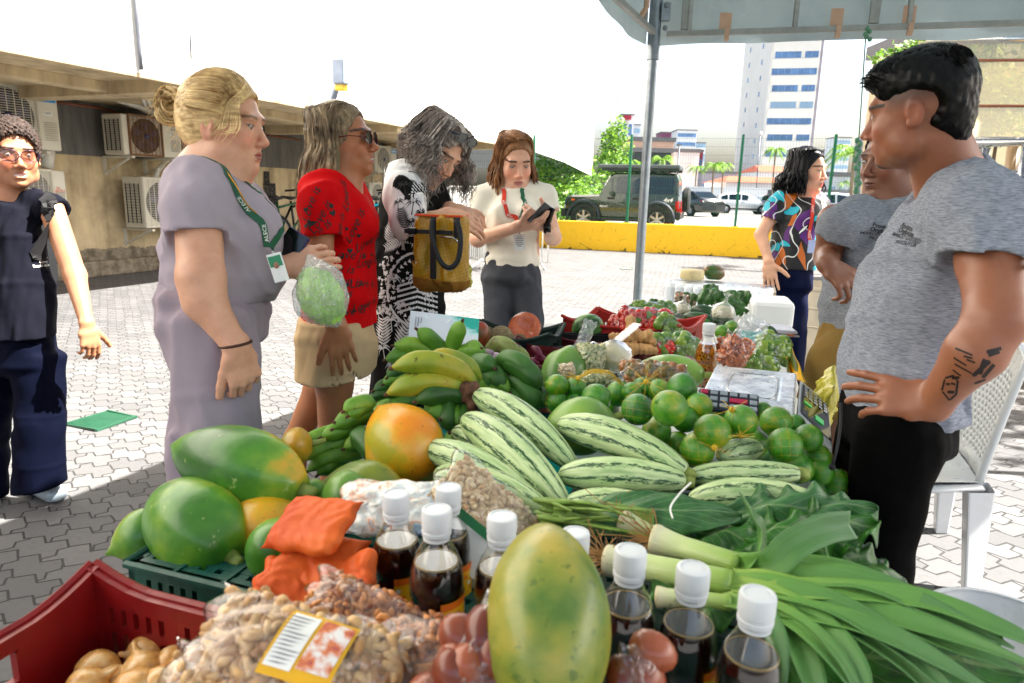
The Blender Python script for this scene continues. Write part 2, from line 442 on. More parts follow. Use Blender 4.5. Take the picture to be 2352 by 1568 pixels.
def head_prims(h,male=False,fat=0,eye=.0036,mouth=0,nose=.78,jaw=1.0):
 s=h['s'];rt=h['rot'];o=[]
 def l(x,y,z,r,k=.015,neg=False,tilt=0):
  o.append(L_(HP(h,x,y,z),[q*s for q in r],rt,k,neg))
 l(0,-.014,.036,(.075,.096,.088));l(0,.022,-.028,(.063+fat*.5,.068,.086),.03)
 l(0,.030,-.076,((.048+fat)*jaw,.052,.040),.03);l(0,.073,-.097,(.019*jaw,.016,.016),.018)
 if fat:l(0,.030,-.098,(.045,.045,.030),.03)
 for q in(-1,1):
  l(q*.036,.058,-.030,(.026,.025,.028),.02);l(q*.052,.02,-.068,(.02+fat,.035,.03),.02)
  l(q*.076,-.008,-.006,(.0085,.019,.032),.006);l(q*.086,-.005,-.001,(.0065,.0115,.021),.003,True);l(q*.082,.006,-.008,(.004,.004,.006),.003);l(q*.080,-.006,.004,(.004,.006,.010),.003)
  l(q*.079,.004,-.028,(.006,.008,.009),.005)
 o.append(E(HP(h,-.036,.078,.026),HP(h,.036,.078,.026),.013*s,k=.014))
 o.append(E(HP(h,0,.088,.006),HP(h,0,.088+.021*nose,-.030),.0080*s,.0098*s,k=.011))
 l(0,.086+.024*nose,-.031,(.0105,.0105,.0088),.006)
 for q in(-1,1):l(q*.0125,.094+.004*nose,-.037,(.0085,.011,.0075),.006)
 for q in(-1,1):l(q*.032,.104,.004,(.018,.017,.0125),.014,True)
 for q in(-1,1):l(q*.0315,.0745,.003,(.0148,.0148,.0148),.006);l(q*.0325,.092,.002,(.0115,.012,eye),.002,True)
 l(0,.074,-.066,(.026,.020,.020),.014)
 l(0,.0905,-.0600,(.0205,.0062,.0050),.006);l(0,.0895,-.0705-mouth*.6,(.0175,.0066,.0056),.006)
 l(0,.099,-.0655-mouth*.3,(.022,.011,.0013+mouth*.5),.003,True)
 l(0,.094,-.084-mouth*.4,(.018,.008,.006),.006,True)
 return o
def head_color(h,skin,lip,brow,extra=None,brown=True):
 skin=np.array(lin(skin)[:3]);lip=np.array(lin(lip)[:3]);brow=np.array(lin(brow)[:3])
 def f(V):
  l=((V-np.array(h['c']))@h['rot'])/h['s'];x,y,z=l[:,0],l[:,1],l[:,2];ax=np.abs(x)
  c=np.tile(skin,(len(V),1));n1=sn(V,9,3)[:,None]
  c=c*(1+.05*n1*np.array([1,.9,.8]))
  red=np.exp(-(((ax-.042)/.02)**2+((z+.03)/.02)**2))*(y>.02)+np.exp(-((x/.014)**2+((z+.034)/.012)**2))*(y>.08)+.8*np.exp(-(((ax-.08)/.014)**2+((z+.005)/.03)**2+((y+.008)/.03)**2))
  c=c*(1+np.clip(red,0,1)[:,None]*np.array([.10,-.14,-.14]))
  def blend(c,m,col):m=np.clip(m,0,1)[:,None];return c*(1-m)+col*m
  m=(1-((x/.0225)**2+((z+.0655)/.0115)**2))*3*(y>.070)*.8;c=blend(c,m,lip)
  bz=.0265+.10*np.clip(ax-.018,0,.02)-.22*np.clip(ax-.040,0,.03)
  m=(1-np.abs(z-bz)/.0052)*2.2*(ax>.013)*(ax<.058)*(y>.045);c=blend(c,m*.9,brow)
  m=(1-(((ax-.032)/.0165)**2+((z-.0065)/.0040)**2))*3*(y>.07);c=blend(c,m*.75,np.array([.02,.012,.01]))
  inside=(np.linalg.norm(l,axis=1)<.4)[:,None]
  if extra is not None:c=extra(l,c,blend)
  return np.where(inside,c,skin*(1+.05*n1))
 return f
def add_eyes(h,parent,iris='2a1608',look=(0,0)):
 for q in(-1,1):
  mb=MB();c=HP(h,q*.0315,.0755,.003);s=h['s']
  mb.use(mat('eye_white','a89e98',.25,var=.03,bump=0));mb.ball(c,.0116*s,14,10)
  d=(h['y']+h['x']*look[0]+h['z']*look[1]).normalized()
  mb.use(mat('iris_'+iris,iris,.1,var=.1,bump=0));mb.ball(c+d*.0064*s,.0057*s,10,8)
  mb.build('eye',None,parent,True)
def hand_prims(wr,d,n,ts=1,curl=(.4,.5,.5,.6),sc=1.0,thumb=(.55,.75,-.25),tc=.5,spread=.0):
 d=V3(d).normalized();n=V3(n);n=(n-d*n.dot(d)).normalized();s=d.cross(n)*ts;wr=V3(wr);o=[];tips=[]
 o.append(E(wr-d*.01*sc,wr+d*.030*sc,.026*sc,.034*sc,.019*sc,.0155*sc,s,k=.02))
 o.append(E(wr+d*.03*sc,wr+d*.072*sc,.034*sc,.036*sc,.0155*sc,.0125*sc,s,k=.014))
 for i in range(4):
  L=(.074,.083,.077,.060)[i]*sc;r=(.0090,.0093,.0088,.0078)[i]*sc
  p=wr+d*(.084,.088,.084,.076)[i]*sc+s*(.030-.0205*i)*sc;c=curl[i]if hasattr(curl,'__len__')else curl
  o.append(E(wr+d*.035*sc+s*(.018-.012*i)*sc,p,.012*sc,r*1.12,k=.008));a=c*.6;sp=spread*(1.5-i)
  for j,fr in enumerate((.46,.30,.24)):
   a2=a+(c*.9 if j else 0)+(c*.5 if j==2 else 0)
   dd=(d*math.cos(a2)-n*math.sin(a2)+s*sp).normalized();q=p+dd*L*fr
   o.append(E(p,q,r*(1-.08*j),r*(.93-.09*j),k=.0035));p=q
  tips.append((p+(dd.cross(s)*ts)*r*.5+n*0,dd))
 t=(d*thumb[0]+s*thumb[1]+n*thumb[2]).normalized();p=wr+d*.022*sc+s*.024*sc
 for j,(L,r)in enumerate(((.042,.0125),(.032,.0108),(.026,.0092))):
  q=p+t*L*sc;o.append(E(p,q,(r+.002)*sc,r*sc,k=.010 if j==0 else .005));p=q;t=(t+d*tc*.5-n*.12*j).normalized()
 tips.append((p,t));return o,tips
def skin_mat(name,rough=.42):
 if name in _MC:return _MC[name]
 s=NT(name);a=s.n('Attribute',attribute_name='Col').outputs[0];v=s.coord()
 n=s.noise(v,40,4);col=s.mix(s.math('MULTIPLY',n,.12),a,(.42,.22,.18,1),'SOFT_LIGHT');col=s.mix(s.n('MapRange',{0:s.noise(v,16,5,.7),1:.42,2:.7,3:0,4:.22}).outputs[0],col,(.30,.10,.06,1),'MULTIPLY')
 s.put(col,s.n('MapRange',{0:s.noise(v,25,3),3:rough-.08,4:rough+.12}).outputs[0]);s.b.inputs['Subsurface Weight'].default_value=.12
 s.b.inputs['Subsurface Radius'].default_value=(.012,.005,.003);s.b.inputs['Subsurface Scale'].default_value=.6
 s.bump(s.noise(v,260,3,.6),.25,.001);_MC[name]=s.m;return s.m
def hair_mat(name,c1,c2,rough=.42,sc_=(140,140,18)):
 if name in _MC:return _MC[name]
 s=NT(name);uv=s.n('TexCoord').outputs['UV'];ob=s.coord()
 n=s.noise(ob,14,4,.6);n2=s.noise(s.n('Mapping',{0:ob,3:sc_}).outputs[0],1.0,3)
 f=s.math('ADD',s.math('MULTIPLY',n,.6),s.math('MULTIPLY',n2,.5))
 s.put(s.ramp(f,[(.38,c1),(.68,c2)]),rough);s.b.inputs['Specular IOR Level'].default_value=.22
 s.bump(n2,.35,.003);_MC[name]=s.m;return s.m
def lock(mb,pts,w=.0045,flat_=.35,seg=5,taper=True):
 n=len(pts);rs=[]
 for i in range(n):
  t=i/(n-1);q=w*(min(1,t*7+.08))*(1-.85*max(0,t-.55)/.45 if taper else 1);rs.append((q*flat_,q))
 mb.tube(pts,rs,seg,False)
def strand(mb,pts,r=.0006):mb.tube(pts,r,3,False)
def long_hair(mb,h,L,n=150,phis=(-178,178),openf=58,bulge=1.0,seed=1,w=.0075,wave=.006,nf=250,part=.0,wr=.0006,flare=.02,fwdz=0.0,fr=.0):
 r=random.Random(seed)
 for i in range(n+nf):
  fine=i>=n
  ph=r.uniform(openf,180)*r.choice((-1,1));a=R(ph);sg=1 if ph>0 else-1
  er=1.0+r.uniform(-.02,.05)+(fr*r.random()if fine else 0);sx,cy=math.sin(a),math.cos(a)
  rx,ry=.083*bulge*er,.104*bulge*er
  y0=r.uniform(-.07,.07)
  p=[HP(h,part+sg*.004,y0,.124-.35*abs(y0)*abs(y0)/.07),HP(h,part*.6+sx*.055*er,y0*.5-.012+cy*.062*er,.108*er),HP(h,sx*rx*.93,-.012+cy*ry*.93,.060),HP(h,sx*rx,-.012+cy*ry*(.95 if abs(ph)<90 else 1),.0)]
  b=p[-1];out=(h['x']*sx+h['y']*cy);out=V3((out.x,out.y,0))
  ln=L*r.uniform(.82,1.08);m_=6;ox,oy=r.uniform(0,6),r.uniform(3,6)
  for j in range(1,m_+1):
   t=j/m_;p.append(b+V3((0,0,-ln*t))+out*(flare*math.sin(t*2.2)*r.uniform(.3,1.2)-.012*t)+h['x']*wave*math.sin(ox+oy*t)+h['y']*(wave*math.cos(ox*1.7+oy*t)+fwdz*t))
  p=catmull(p,16)
  if fine:strand(mb,p,wr*r.uniform(.7,1.3))
  else:lock(mb,p,w*r.uniform(.7,1.3))
def cap_groups(h,grow=.008,face=.040,z0=-.045,extra=()):
 s=h['s'];g=[L_(HP(h,0,-.016,.036),[(.075+grow)*s,(.098+grow)*s,(.090+grow)*s],h['rot']),L_(HP(h,0,-.040,-.01),[(.066+grow)*s,(.066+grow)*s,(.075)*s],h['rot'],.03)]+list(extra)
 g.append(L_(HP(h,0,.096,-.026),[.084*s,.080*s,.106*s],h['rot'],.012,True))
 return G(g,[(HP(h,0,0,z0),h['z']*-1)])
def glasses(h,parent,col='1a1416',lens='b9aeb4',w=.026,hh=.021,z=.002,y=.104,temple=None,dark=False,up=0,name='glasses',label=None):
 g=MB();s=h['s'];m1=mat('frame_'+col,col,.25,.4,bump=0);rt=(h['x'],h['z'])
 for q in(-1,1):
  c=(q*.032,y,z);pts=[HP(h,c[0]+w*math.cos(t)*s,c[1]-.25*abs(c[0]+w*math.cos(t))*abs(c[0]+w*math.cos(t))*8,c[2]+hh*math.sin(t))for t in[2*math.pi*i/20 for i in range(21)]]
  g.use(m1);g.tube(pts,.0013,6,False)
  cc=sum(pts[:-1],V3((0,0,0)))/20;g.use(mat_lens(lens,dark));o=[cc]+pts[:-1];g.add(o,[(0,1+i,1+(i+1)%20)for i in range(20)])
  g.use(m1);g.tube([pts[0 if q>0 else 10],HP(h,q*.074,.055,z+.008),HP(h,q*.080,-.005,z+.006),HP(h,q*.081,-.022,z-.015)],.0014,6)
 g.use(m1);g.tube([HP(h,-.010,y+.001,z+.004),HP(h,0,y+.003,z+.007),HP(h,.010,y+.001,z+.004)],.0012,6)
 return g.build(name,None,parent,True,label=label)
def mat_lens(c,dark):
 nm='lens_'+c
 if nm in _MC:return _MC[nm]
 s=NT(nm);tr=s.n('BsdfTransparent',{0:lin(c)});gl=s.n('BsdfGlossy',{0:(1,1,1,1),1:.03})
 mx=s.n('MixShader',{0:.12,1:tr,2:gl});s.t.links.new(mx.outputs[0],s.out.inputs[0]);_MC[nm]=s.m;return s.m
def chain(pts,rs,k=.02,f=.91,**kw):return[E(pts[i],pts[i+1],rs[i]*f,rs[i+1]*f,k=k*.7,**kw)for i in range(len(pts)-1)]
def tors(lst,side,k=.06):return[E(a[0],b[0],a[1]*.96,b[1]*.96,a[2]*.96,b[2]*.96,side,k*.3,cf=.42)for a,b in zip(lst,lst[1:])]
def sleeve(sh,pts,rs,cut,gap=.010,k=.03,armr=None):
 """short sleeve: shoulder -> past the cuff, cut at the cuff, hollowed round the arm"""
 p=chain(pts,rs,k,.96);d=(V3(pts[-1])-V3(pts[-2])).normalized();c=V3(cut[0]);nn=V3(cut[1]).normalized()
 p.append(E(c-nn*.012,c+nn*.06,rs[-1]-.008,k=.003,neg=True,cf=.2));return G(p,[(c,nn)],k)
def shoe(parent,a,b,r=.045,m=None,h=.05):
 a=V3(a);b=V3(b);a.z=b.z=r*.7
 return sdfobj('shoe',[G([E(a,b,r*.85,r,k=.02),E(a,a+V3((0,0,h)),r*.85,r*.8,k=.03)],[(V3((0,0,.004)),V3((0,0,-1)))])],.006,m,parent)
def tshirt_mat(name,base,dark,light,fine=90):
 if name in _MC:return _MC[name]
 s=NT(name);v=s.coord();st=s.noise(s.n('Mapping',{0:v,3:(22,22,190)}).outputs[0],3,4,.65)
 col=s.ramp(st,[(.30,dark),(.5,base),(.72,light)]);s.put(col,.9);s.b.inputs['Specular IOR Level'].default_value=.05;s.bump(s.noise(v,380,2),.25,.001);_MC[name]=s.m;return s.m
def cloth(name,c,rough=.85,var=.06,weave=500,sheen=.1):
 if name in _MC:return _MC[name]
 mm=mat(name,c,rough,var=var,vs=14,bump=.2,bs=weave,bd=.0008,spec=.06);return mm
def struct(o):o['kind']='structure';return o
s=NT('paving');P_=s.n('NewGeometry').outputs['Position']
mp=s.n('Mapping',{0:P_,2:(0,0,R(14))}).outputs[0];sp=s.n('SeparateXYZ',{0:mp})
wob=s.noise(P_,2.2,3)
tri1=s.math('PINGPONG',s.math('ADD',sp.outputs[0],s.math('MULTIPLY',wob,.02)),.055);tri2=s.math('PINGPONG',sp.outputs[1],.035)
yy=s.math('ADD',sp.outputs[1],s.math('ADD',s.math('MULTIPLY',tri1,.75),s.math('MULTIPLY',wob,.05)));xx=s.math('ADD',sp.outputs[0],s.math('MULTIPLY',tri2,.8))
vv=s.n('CombineXYZ',{0:xx,1:yy})
br=s.n('TexBrick',{'Vector':vv,'Color1':(.088,.086,.088,1),'Color2':(.142,.138,.136,1),'Mortar':(.018,.017,.016,1),'Scale':1.0,'Mortar Size':.0058,'Mortar Smooth':.3,'Bias':0,'Brick Width':.205,'Row Height':.112},offset=.5)
nz=s.noise(P_,1.1,5,.6);n2=s.noise(P_,45,4,.7)
col=s.mix(s.n('MapRange',{0:nz,1:.35,2:.7,3:0,4:.5}).outputs[0],br.outputs[0],(.085,.083,.082,1))
col=s.mix(s.n('MapRange',{0:n2,1:.5,2:.75,3:0,4:.45}).outputs[0],col,(.055,.055,.06,1))
s.put(col,.88);h=s.math('ADD',s.math('MULTIPLY',s.math('SUBTRACT',1,br.outputs[1]),1.0),s.math('MULTIPLY',n2,.12));s.bump(h,.9,.012)
PAVE=s.m
mb=MB();W0=V3((-60,-8,0));mb.add([(-60,-10,0),(60,-10,0),(60,30,0),(-60,30,0)],[(0,1,2,3)]);struct(mb.build('ground',PAVE))
YA=V3((.76,18.7,0));YB=V3((6.1,17.0,0));YD=(YB-YA).normalized();YN=V3((-YD.y,YD.x,0))
def yl(s_):return YA+YD*s_
mb=MB();a=yl(-60)+YN*.1;b=yl(90)+YN*.1
mb.add([(a.x,a.y,.40),(b.x,b.y,.40),(b.x+900*YN.x+900,b.y+900*YN.y,.40),(a.x+900*YN.x-900,a.y+900*YN.y,.40)],[(0,1,2,3)])
s=NT('car_park');P_=s.n('NewGeometry').outputs['Position'];s.put(s.ramp(s.noise(P_,3,6,.65),[(.3,'8a8784'),(.7,'a5a19b')]),.9);s.bump(s.noise(P_,60,3),.3,.01)
struct(mb.build('road',s.m))
s=NT('yellow_paint');P_=s.n('NewGeometry').outputs['Position']
sz=s.n('SeparateXYZ',{0:P_}).outputs[2];cr=s.n('TexVoronoi',{'Vector':P_,'Scale':2.2},feature='DISTANCE_TO_EDGE').outputs[0]
st=s.noise(P_,5,6,.7,1.0);low=s.n('MapRange',{0:sz,1:0,2:.28,3:.22,4:0}).outputs[0]
dirt=s.math('GREATER_THAN',s.math('ADD',st,low),.76)
col=s.mix(dirt,s.mix(s.noise(P_,9,4),lin('f6cf2c'),lin('eec020')),lin('6f5d20'));col=s.mix(s.math('MULTIPLY',s.math('LESS_THAN',cr,.006),s.math('GREATER_THAN',st,.52)),col,lin('4a3a12'))
s.put(col,.7);s.bump(st,.3,.01);YEL=s.m
mb=MB();mb.bar(yl(-9)+V3((0,0,.37)),yl(30)+V3((0,0,.37)),.2,.74);mb.solo('yellow_wall',YEL,'low long yellow painted wall with dirty cracked foot under the green mesh fence','wall',bevel=.015)
GR=mat('fence_green','1d7a5a',.45,.2,bump=0)
F=thing('mesh_fence','tall green welded mesh fence standing on the yellow wall','fence',yl(0)+V3((0,0,.74)))
def fseg(a,b,z0,z1,pitch=.06):
 g=MB();L=(b-a).length;d=(b-a).normalized();n=int(L/pitch)
 for i in range(n+1):
  p=a+d*(i*L/n);g.bar(p+V3((0,0,z0)),p+V3((0,0,z1)),.003)
 zz=z0+.05
 while zz<z1:g.bar(a+V3((0,0,zz))+YN*.006,b+V3((0,0,zz))+YN*.006,.004);zz+=.2
 return g
posts=[]
for px in(1222,1440,1690,1898):
 d=W(px,500,1)-CAM;tt=(YA-CAM).dot(YN)/d.dot(YN);q=CAM+d*tt;posts.append(V3((q.x,q.y,0)))
posts.insert(0,posts[0]-YD*2.6);posts.append(posts[-1]+YD*2.6);posts.append(posts[-1]+YD*2.6)
for i,p in enumerate(posts):
 g=MB();g.box(p+V3((0,0,1.84)),(.06,.06,2.2),ax=(YD,YN,UP));g.box(p+V3((0,0,.75)),(.14,.12,.02),ax=(YD,YN,UP));g.build('post',GR,F)
 if i:fseg(posts[i-1]+YD*.04,p-YD*.04,.80,2.86).build('wire_panel',GR,F)
NW,NE,ZS=-9.9,-6.68,2.57
def bl(n,s_,z=0):return B2*n+B1*s_+V3((0,0,z))
BLD=thing('long_building','long white building jutting out over a shaded beige ground floor with air conditioners','building',bl(NW,8))
s=NT('beige_plaster');P_=s.n('NewGeometry').outputs['Position'];z=s.n('SeparateXYZ',{0:P_}).outputs[2]
n1=s.noise(P_,1.6,7,.65);n2=s.noise(s.n('Mapping',{0:P_,3:(6,6,.8)}).outputs[0],1.0,5,.6)
col=s.ramp(s.math('ADD',s.math('MULTIPLY',n1,.6),s.math('MULTIPLY',n2,.4)),[(.36,'a29274'),(.5,'c6b698'),(.64,'ddcca8')])
base=s.math('GREATER_THAN',s.math('SUBTRACT',s.math('ADD',.30,s.math('MULTIPLY',s.noise(P_,4,5,.7),.25)),z),.02)
col=s.mix(s.math('MULTIPLY',base,.8),col,s.ramp(s.noise(P_,6,6,.7),[(.4,'3f3d38'),(.6,'8b857a')]));s.put(col,.9);s.bump(s.noise(P_,30,6,.7),.4,.01);BEI=s.m
s=NT('grey_band');P_=s.n('NewGeometry').outputs['Position'];s.put(s.ramp(s.noise(s.n('Mapping',{0:P_,3:(5,5,.7)}).outputs[0],1.2,6,.65),[(.35,'6b6a66'),(.65,'85837e')]),.8);s.bump(s.noise(P_,40,4),.2,.005);GBD=s.m
s=NT('white_render');P_=s.n('NewGeometry').outputs['Position'];f=s.math('GREATER_THAN',s.noise(s.n('Mapping',{0:P_,3:(3,3,.8)}).outputs[0],3,8,.75),.70)
s.put(s.mix(f,lin('e9e6df'),lin('8e8c86')),.85);WHR=s.m
S0,S1=-12,23.6
mb=MB();mb.box(bl(NW-.15,(S0+17)/2,.9),(.3,17-S0,1.8),ax=(B2,B1,UP));mb.build('ground_floor_wall',BEI,BLD)
mb=MB();mb.box(bl(NW-.13,(S0+17)/2,2.19),(.3,17-S0,.78),ax=(B2,B1,UP));mb.build('grey_band',GBD,BLD)
mb=MB();mb.box(bl(NW+.06,(S0+17)/2,.12),(.12,17-S0,.24),ax=(B2,B1,UP));mb.build('plinth',BEI,BLD,bevel=.02)
def e_(n,s_,z):return bl(n,s_,z)
mb=MB();st=[S0,2,8,15.9,18,20.5,S1];zb=[ZS,ZS,ZS,ZS,2.52,2.38,2.08]
vs=[]
for q,zq in zip(st,zb):vs+=[e_(NE,q,zq),e_(NE,q,11.5),e_(NW-6,q,11.5),e_(NW-6,q,ZS+.02)]
fs=[]
for i in range(len(st)-1):
 a=i*4;b=a+4;fs+=[(a,b,b+1,a+1),(a+1,b+1,b+2,a+2)]
fs+=[(len(vs)-4,len(vs)-1,len(vs)-2,len(vs)-3),(0,1,2,3)]
mb.add(vs,fs);mb.build('upper_wall',WHR,BLD)
mb=MB();mb.grid(lambda u,v:e_(NE-.02+(NW-6-NE)*v,S0+(15.9-S0)*u,ZS+.008),40,4);mb.build('soffit',BEI,BLD)
mb=MB();mb.bar(bl(NE-.04,S0,ZS-.02),bl(NE-.04,16,ZS-.02),.08,.05)
for q in(1.2,6.2,11.2,15.5):mb.bar(bl(NE-.1,q,ZS-.06),bl(NW+.1,q,ZS-.06),.28,.16)
mb.bar(bl(NE-1.1,S0,ZS-.05),bl(NE-1.1,16,ZS-.05),.22,.12)
mb.build('beam',BEI,BLD,bevel=.01)
GRY=mat('pipe_grey','6d7078',.5,.2,bump=0);WPI=mat('pipe_white','d9d6cd',.5,bump=.05);COP=mat('pipe_brown','8a5a44',.5,bump=.05)
def wallpt(px,py,off=.03):return WY(px,py,B2,NE+off)
mb=MB();mb.tube([wallpt(309,-40),wallpt(314,40),wallpt(320,110),wallpt(325,160)],.022,8);mb.build('conduit',GRY,BLD,True);mb=MB();mb.tube([wallpt(435,35),wallpt(439,135)],.012,6);mb.build('conduit',GRY,BLD,True)
mb=MB();
for dx in(0,9):mb.tube([WY(321+dx,168,B2,NE-1.0),WY(325+dx,215,B2,NE-1.2),WY(334+dx*1.4,245,B2,NW+.35),WY(345+dx,262,B2,NW+.2)],.022,8)
mb.tube([WY(-60,172,B2,NW+.7),WY(0,178,B2,NW+.6),WY(90,186,B2,NW+.6),WY(170,197,B2,NW+.5),WY(240,216,B2,NW+.5),WY(320,244,B2,NW+.45),WY(372,272,B2,NW+.3)],.055,10)
mb.tube([WY(374,378,B2,NW+.2),WY(362,392,B2,NW+.3),WY(356,410,B2,NW+.35)],.04,8)
mb.tube([WY(845,328,B2,NW+.2),WY(880,340,B2,NW+.3),WY(915,332,B2,NW+.2)],.04,8)
mb.tube([WY(105,385,B2,NW+.3),WY(110,345,B2,NW+.3)],.09,8);mb.build('drain_pipe',WPI,BLD,True)
mb=MB();mb.tube([WY(118,233,B2,NW+.08),WY(230,248,B2,NW+.08),WY(280,262,B2,NW+.08)],.022,8);mb.tube([WY(610,310,B2,NW+.08),WY(690,322,B2,NW+.08)],.022,8);mb.tube([WY(365,180,B2,NW+.1),WY(371,262,B2,NW+.1)],.03,8);mb.build('copper_pipe',COP,BLD,True)
mb=MB()
for(x0,y0,x1,y1)in((606,393,620,424),(606,420,634,452),(610,448,640,478)):
 a=WY(x0,y0,B2,NW+.012);b=WY(x1,y1,B2,NW+.012);mb.add([(a.x,a.y,a.z),(b.x,b.y,a.z),(b.x,b.y,b.z),(a.x,a.y,b.z)],[(0,1,2,3)])
s=NT('black_patch');v=s.n('NewGeometry').outputs['Position'];s.put(s.ramp(s.noise(v,25,5,.7),[(.55,'16171a'),(.62,'8d8371')]),.7);mb.build('painted_patch',s.m,BLD)
L=thing('wall_lamp','grey bracket with small yellow floodlight on the white wall above the red shirt','lamp',wallpt(760,248))
mb=MB();mb.tube([wallpt(757,252,.05),wallpt(772,205,.25),wallpt(781,178,.4)],.05,8);mb.build('bracket',mat('lamp_grey','8d97a8',.5,.3),L,True)
mb=MB();mb.box(wallpt(783,165,.45),(.16,.2,.34),ax=(B1,B2,UP));mb.build('housing',mat('lamp_grey','8d97a8'),L,bevel=.02)
mb=MB();mb.box(wallpt(784,190,.42),(.12,.16,.22),ax=(B1,B2,UP));mb.build('floodlight',mat('lamp_yellow','e8c437',.4),L,bevel=.02)
ACW=mat('ac_white','d6d2c4',.5,var=.06,vs=5,bump=.08);ACD=mat('ac_dark','2c2b2a',.6);BLU=mat('brand_blue','1a9bd7',.4,bump=0)
WHT=mat('label_white','e6e6e2',.5,bump=0);RED=mat('brand_red','d8552f',.5,bump=0);BLK=mat('ink_black','0c0c0e',.5,bump=0);RUS=mat('rust','8b6a4c',.7,var=.3);PUR=mat('fan_purple','4a4668',.5)
def ac(xl,xr,yt,yb,label,brand=None,grille=ACD,fan=PUR,fr=.34,dep=.42,bars=26,rusty=False,side='lines'):
 nf=NW+.62;tr=WY(xr,yt,B2,nf);brr=WY(xr,yb,B2,nf);tl=WY(xl,yt,B2,nf)
 s0=tl.dot(B1);s1=tr.dot(B1);zt,zb=tr.z,brr.z;wd=s1-s0;hh=zt-zb;cs=(s0+s1)/2;cz=(zt+zb)/2
 A=thing('air_conditioner',label,'air conditioner',bl(nf-dep/2,cs,zb),'air conditioner units on the shaded beige wall')
 mb=MB();mb.box(bl(nf-dep/2,cs,cz),(dep,wd,hh),ax=(B2,B1,UP));mb.build('case',ACW,A,bevel=.02)
 gc=s0+wd*.37;gr=min(hh*.44,wd*.32)
 def fp(s_,z_,o=.004):return bl(nf+o,s_,z_)
 mb=MB();mb.add([fp(gc,cz)]+[fp(gc+gr*math.cos(t),cz+gr*math.sin(t))for t in[2*math.pi*i/32 for i in range(32)]],[(0,1+i,1+(i+1)%32)for i in range(32)]);mb.build('fan_opening',grille,A)
 mb=MB()
 for k in range(5):
  t0=2*math.pi*k/5;mb.add([fp(gc+.12*gr*math.cos(t0),cz+.12*gr*math.sin(t0),.01)]+[fp(gc+gr*.82*math.cos(t0+.2*j),cz+gr*.82*math.sin(t0+.2*j),.01)for j in range(4)],[(0,1,2),(0,2,3),(0,3,4)])
 mb.ball(fp(gc,cz,.012),gr*.16,10,6);mb.build('fan',fan,A)
 mb=MB();q=gr*1.12
 for i in range(bars+1):
  zz=cz-q+2*q*i/bars;mb.bar(fp(gc-q,zz,.022),fp(gc+q,zz,.022),.006)
 for i in range(9):ss=gc-q+2*q*i/8;mb.bar(fp(ss,cz-q,.026),fp(ss,cz+q,.026),.007)
 for a_,b_ in(((-q,-q),(q,-q)),((q,-q),(q,q)),((q,q),(-q,q)),((-q,q),(-q,-q))):mb.bar(fp(gc+a_[0],cz+a_[1],.012),fp(gc+b_[0],cz+b_[1],.012),.025)
 mb.build('grille',RUS if rusty else ACW,A)
 mb=MB()
 for i in range(9):zz=cz-hh*.05-hh*.035*i;mb.bar(fp(s0+wd*.80,zz,.004),fp(s0+wd*.96,zz,.004),.008)
 mb.build('louvre',mat('ac_shade','aaa698',.6),A)
 if brand:
  bs=s0+wd*.87;bz=zt-hh*.14;bw=wd*.2
  if brand=='Midea':
   mb=MB();mb.box(fp(bs-wd*.01,bz,.003),(.006,bw*1.15,hh*.16),ax=(B2,B1,UP));p=mb.build('brand_plate',BLU,A)
   mb=MB();v2,f2=text2d('Midea',bw*.42,bold=.012);flat(mb,v2,f2,fp(bs+bw*.06,bz,.008),B1,UP)
   mb.tube([fp(bs-bw*.38+.07*bw*1.8*math.cos(t),bz+.07*bw*1.8*math.sin(t),.008)for t in[R(50+i*24)for i in range(13)]],.004*bw/.15,4);mb.build('lettering',WHT,p)
  elif brand=='Philco':
   mb=MB();v2,f2=text2d('Philco',bw*.42,bold=.02);flat(mb,v2,f2,fp(bs-wd*.02,bz,.005),B1,UP);v2,f2=text2d('314',bw*.26);flat(mb,v2,f2,fp(bs-.02,bz-hh*.13,.005),B1,UP);mb.build('lettering',BLK,A)
  else:
   mb=MB();v2,f2=text2d('FUJITSU',bw*.36,bold=.01);flat(mb,v2,f2,fp(bs-wd*.03,cz-hh*.02,.005),B1,UP);v2,f2=text2d('∞',bw*.36);flat(mb,v2,f2,fp(bs-wd*.03,cz+hh*.06,.005),B1,UP);mb.build('lettering',RED,A)
  if brand!='FUJITSU':
   mb=MB();mb.box(fp(bs-.01,cz+hh*.10,.002),(.004,bw*.6,hh*.07),ax=(B2,B1,UP));p=mb.build('tag',WHT,A)
   mb=MB();v2,f2=text2d('C404' if brand=='Philco' else 'C403',bw*.2);flat(mb,v2,f2,fp(bs-.01,cz+hh*.10,.006),B1,UP);mb.build('lettering',BLK,p)
 mb=MB()
 for i in range(14):zz=zb+hh*(.12+.055*i);mb.bar(bl(nf-dep*.15,s0-.004,zz),bl(nf-dep*.85,s0-.004,zz),.012,.006)
 for i in range(4):mb.bar(bl(nf-dep*(.15+.22*i),s0-.006,zb+hh*.1),bl(nf-dep*(.15+.22*i),s0-.006,zb+hh*.87),.01)
 mb.build('side_vent',ACD,A)
 for q_ in(.12,.80):
  mb=MB();ss=s0+wd*q_;mb.bar(bl(NW,ss,zb-.03),bl(nf+.03,ss,zb-.03),.05,.03);mb.bar(bl(NW+.02,ss,zb-.04),bl(NW+.02,ss,zb-.3),.05,.02);mb.bar(bl(NW+.03,ss,zb-.27),bl(nf-.08,ss,zb-.05),.04,.02);mb.build('bracket',ACW,A)
ac(-70,128,206,346,'big dirty white air conditioner with blue plate above the left woman','Midea')
ac(279,413,277,363,'air conditioner with rusty grille and purple fan beside the blond bun','Philco',rusty=True)
ac(324,446,410,520,'lower air conditioner with open slatted side below the rusty one')
ac(20,148,392,482,'air conditioner with small red lettering behind the backpack strap','FUJITSU')
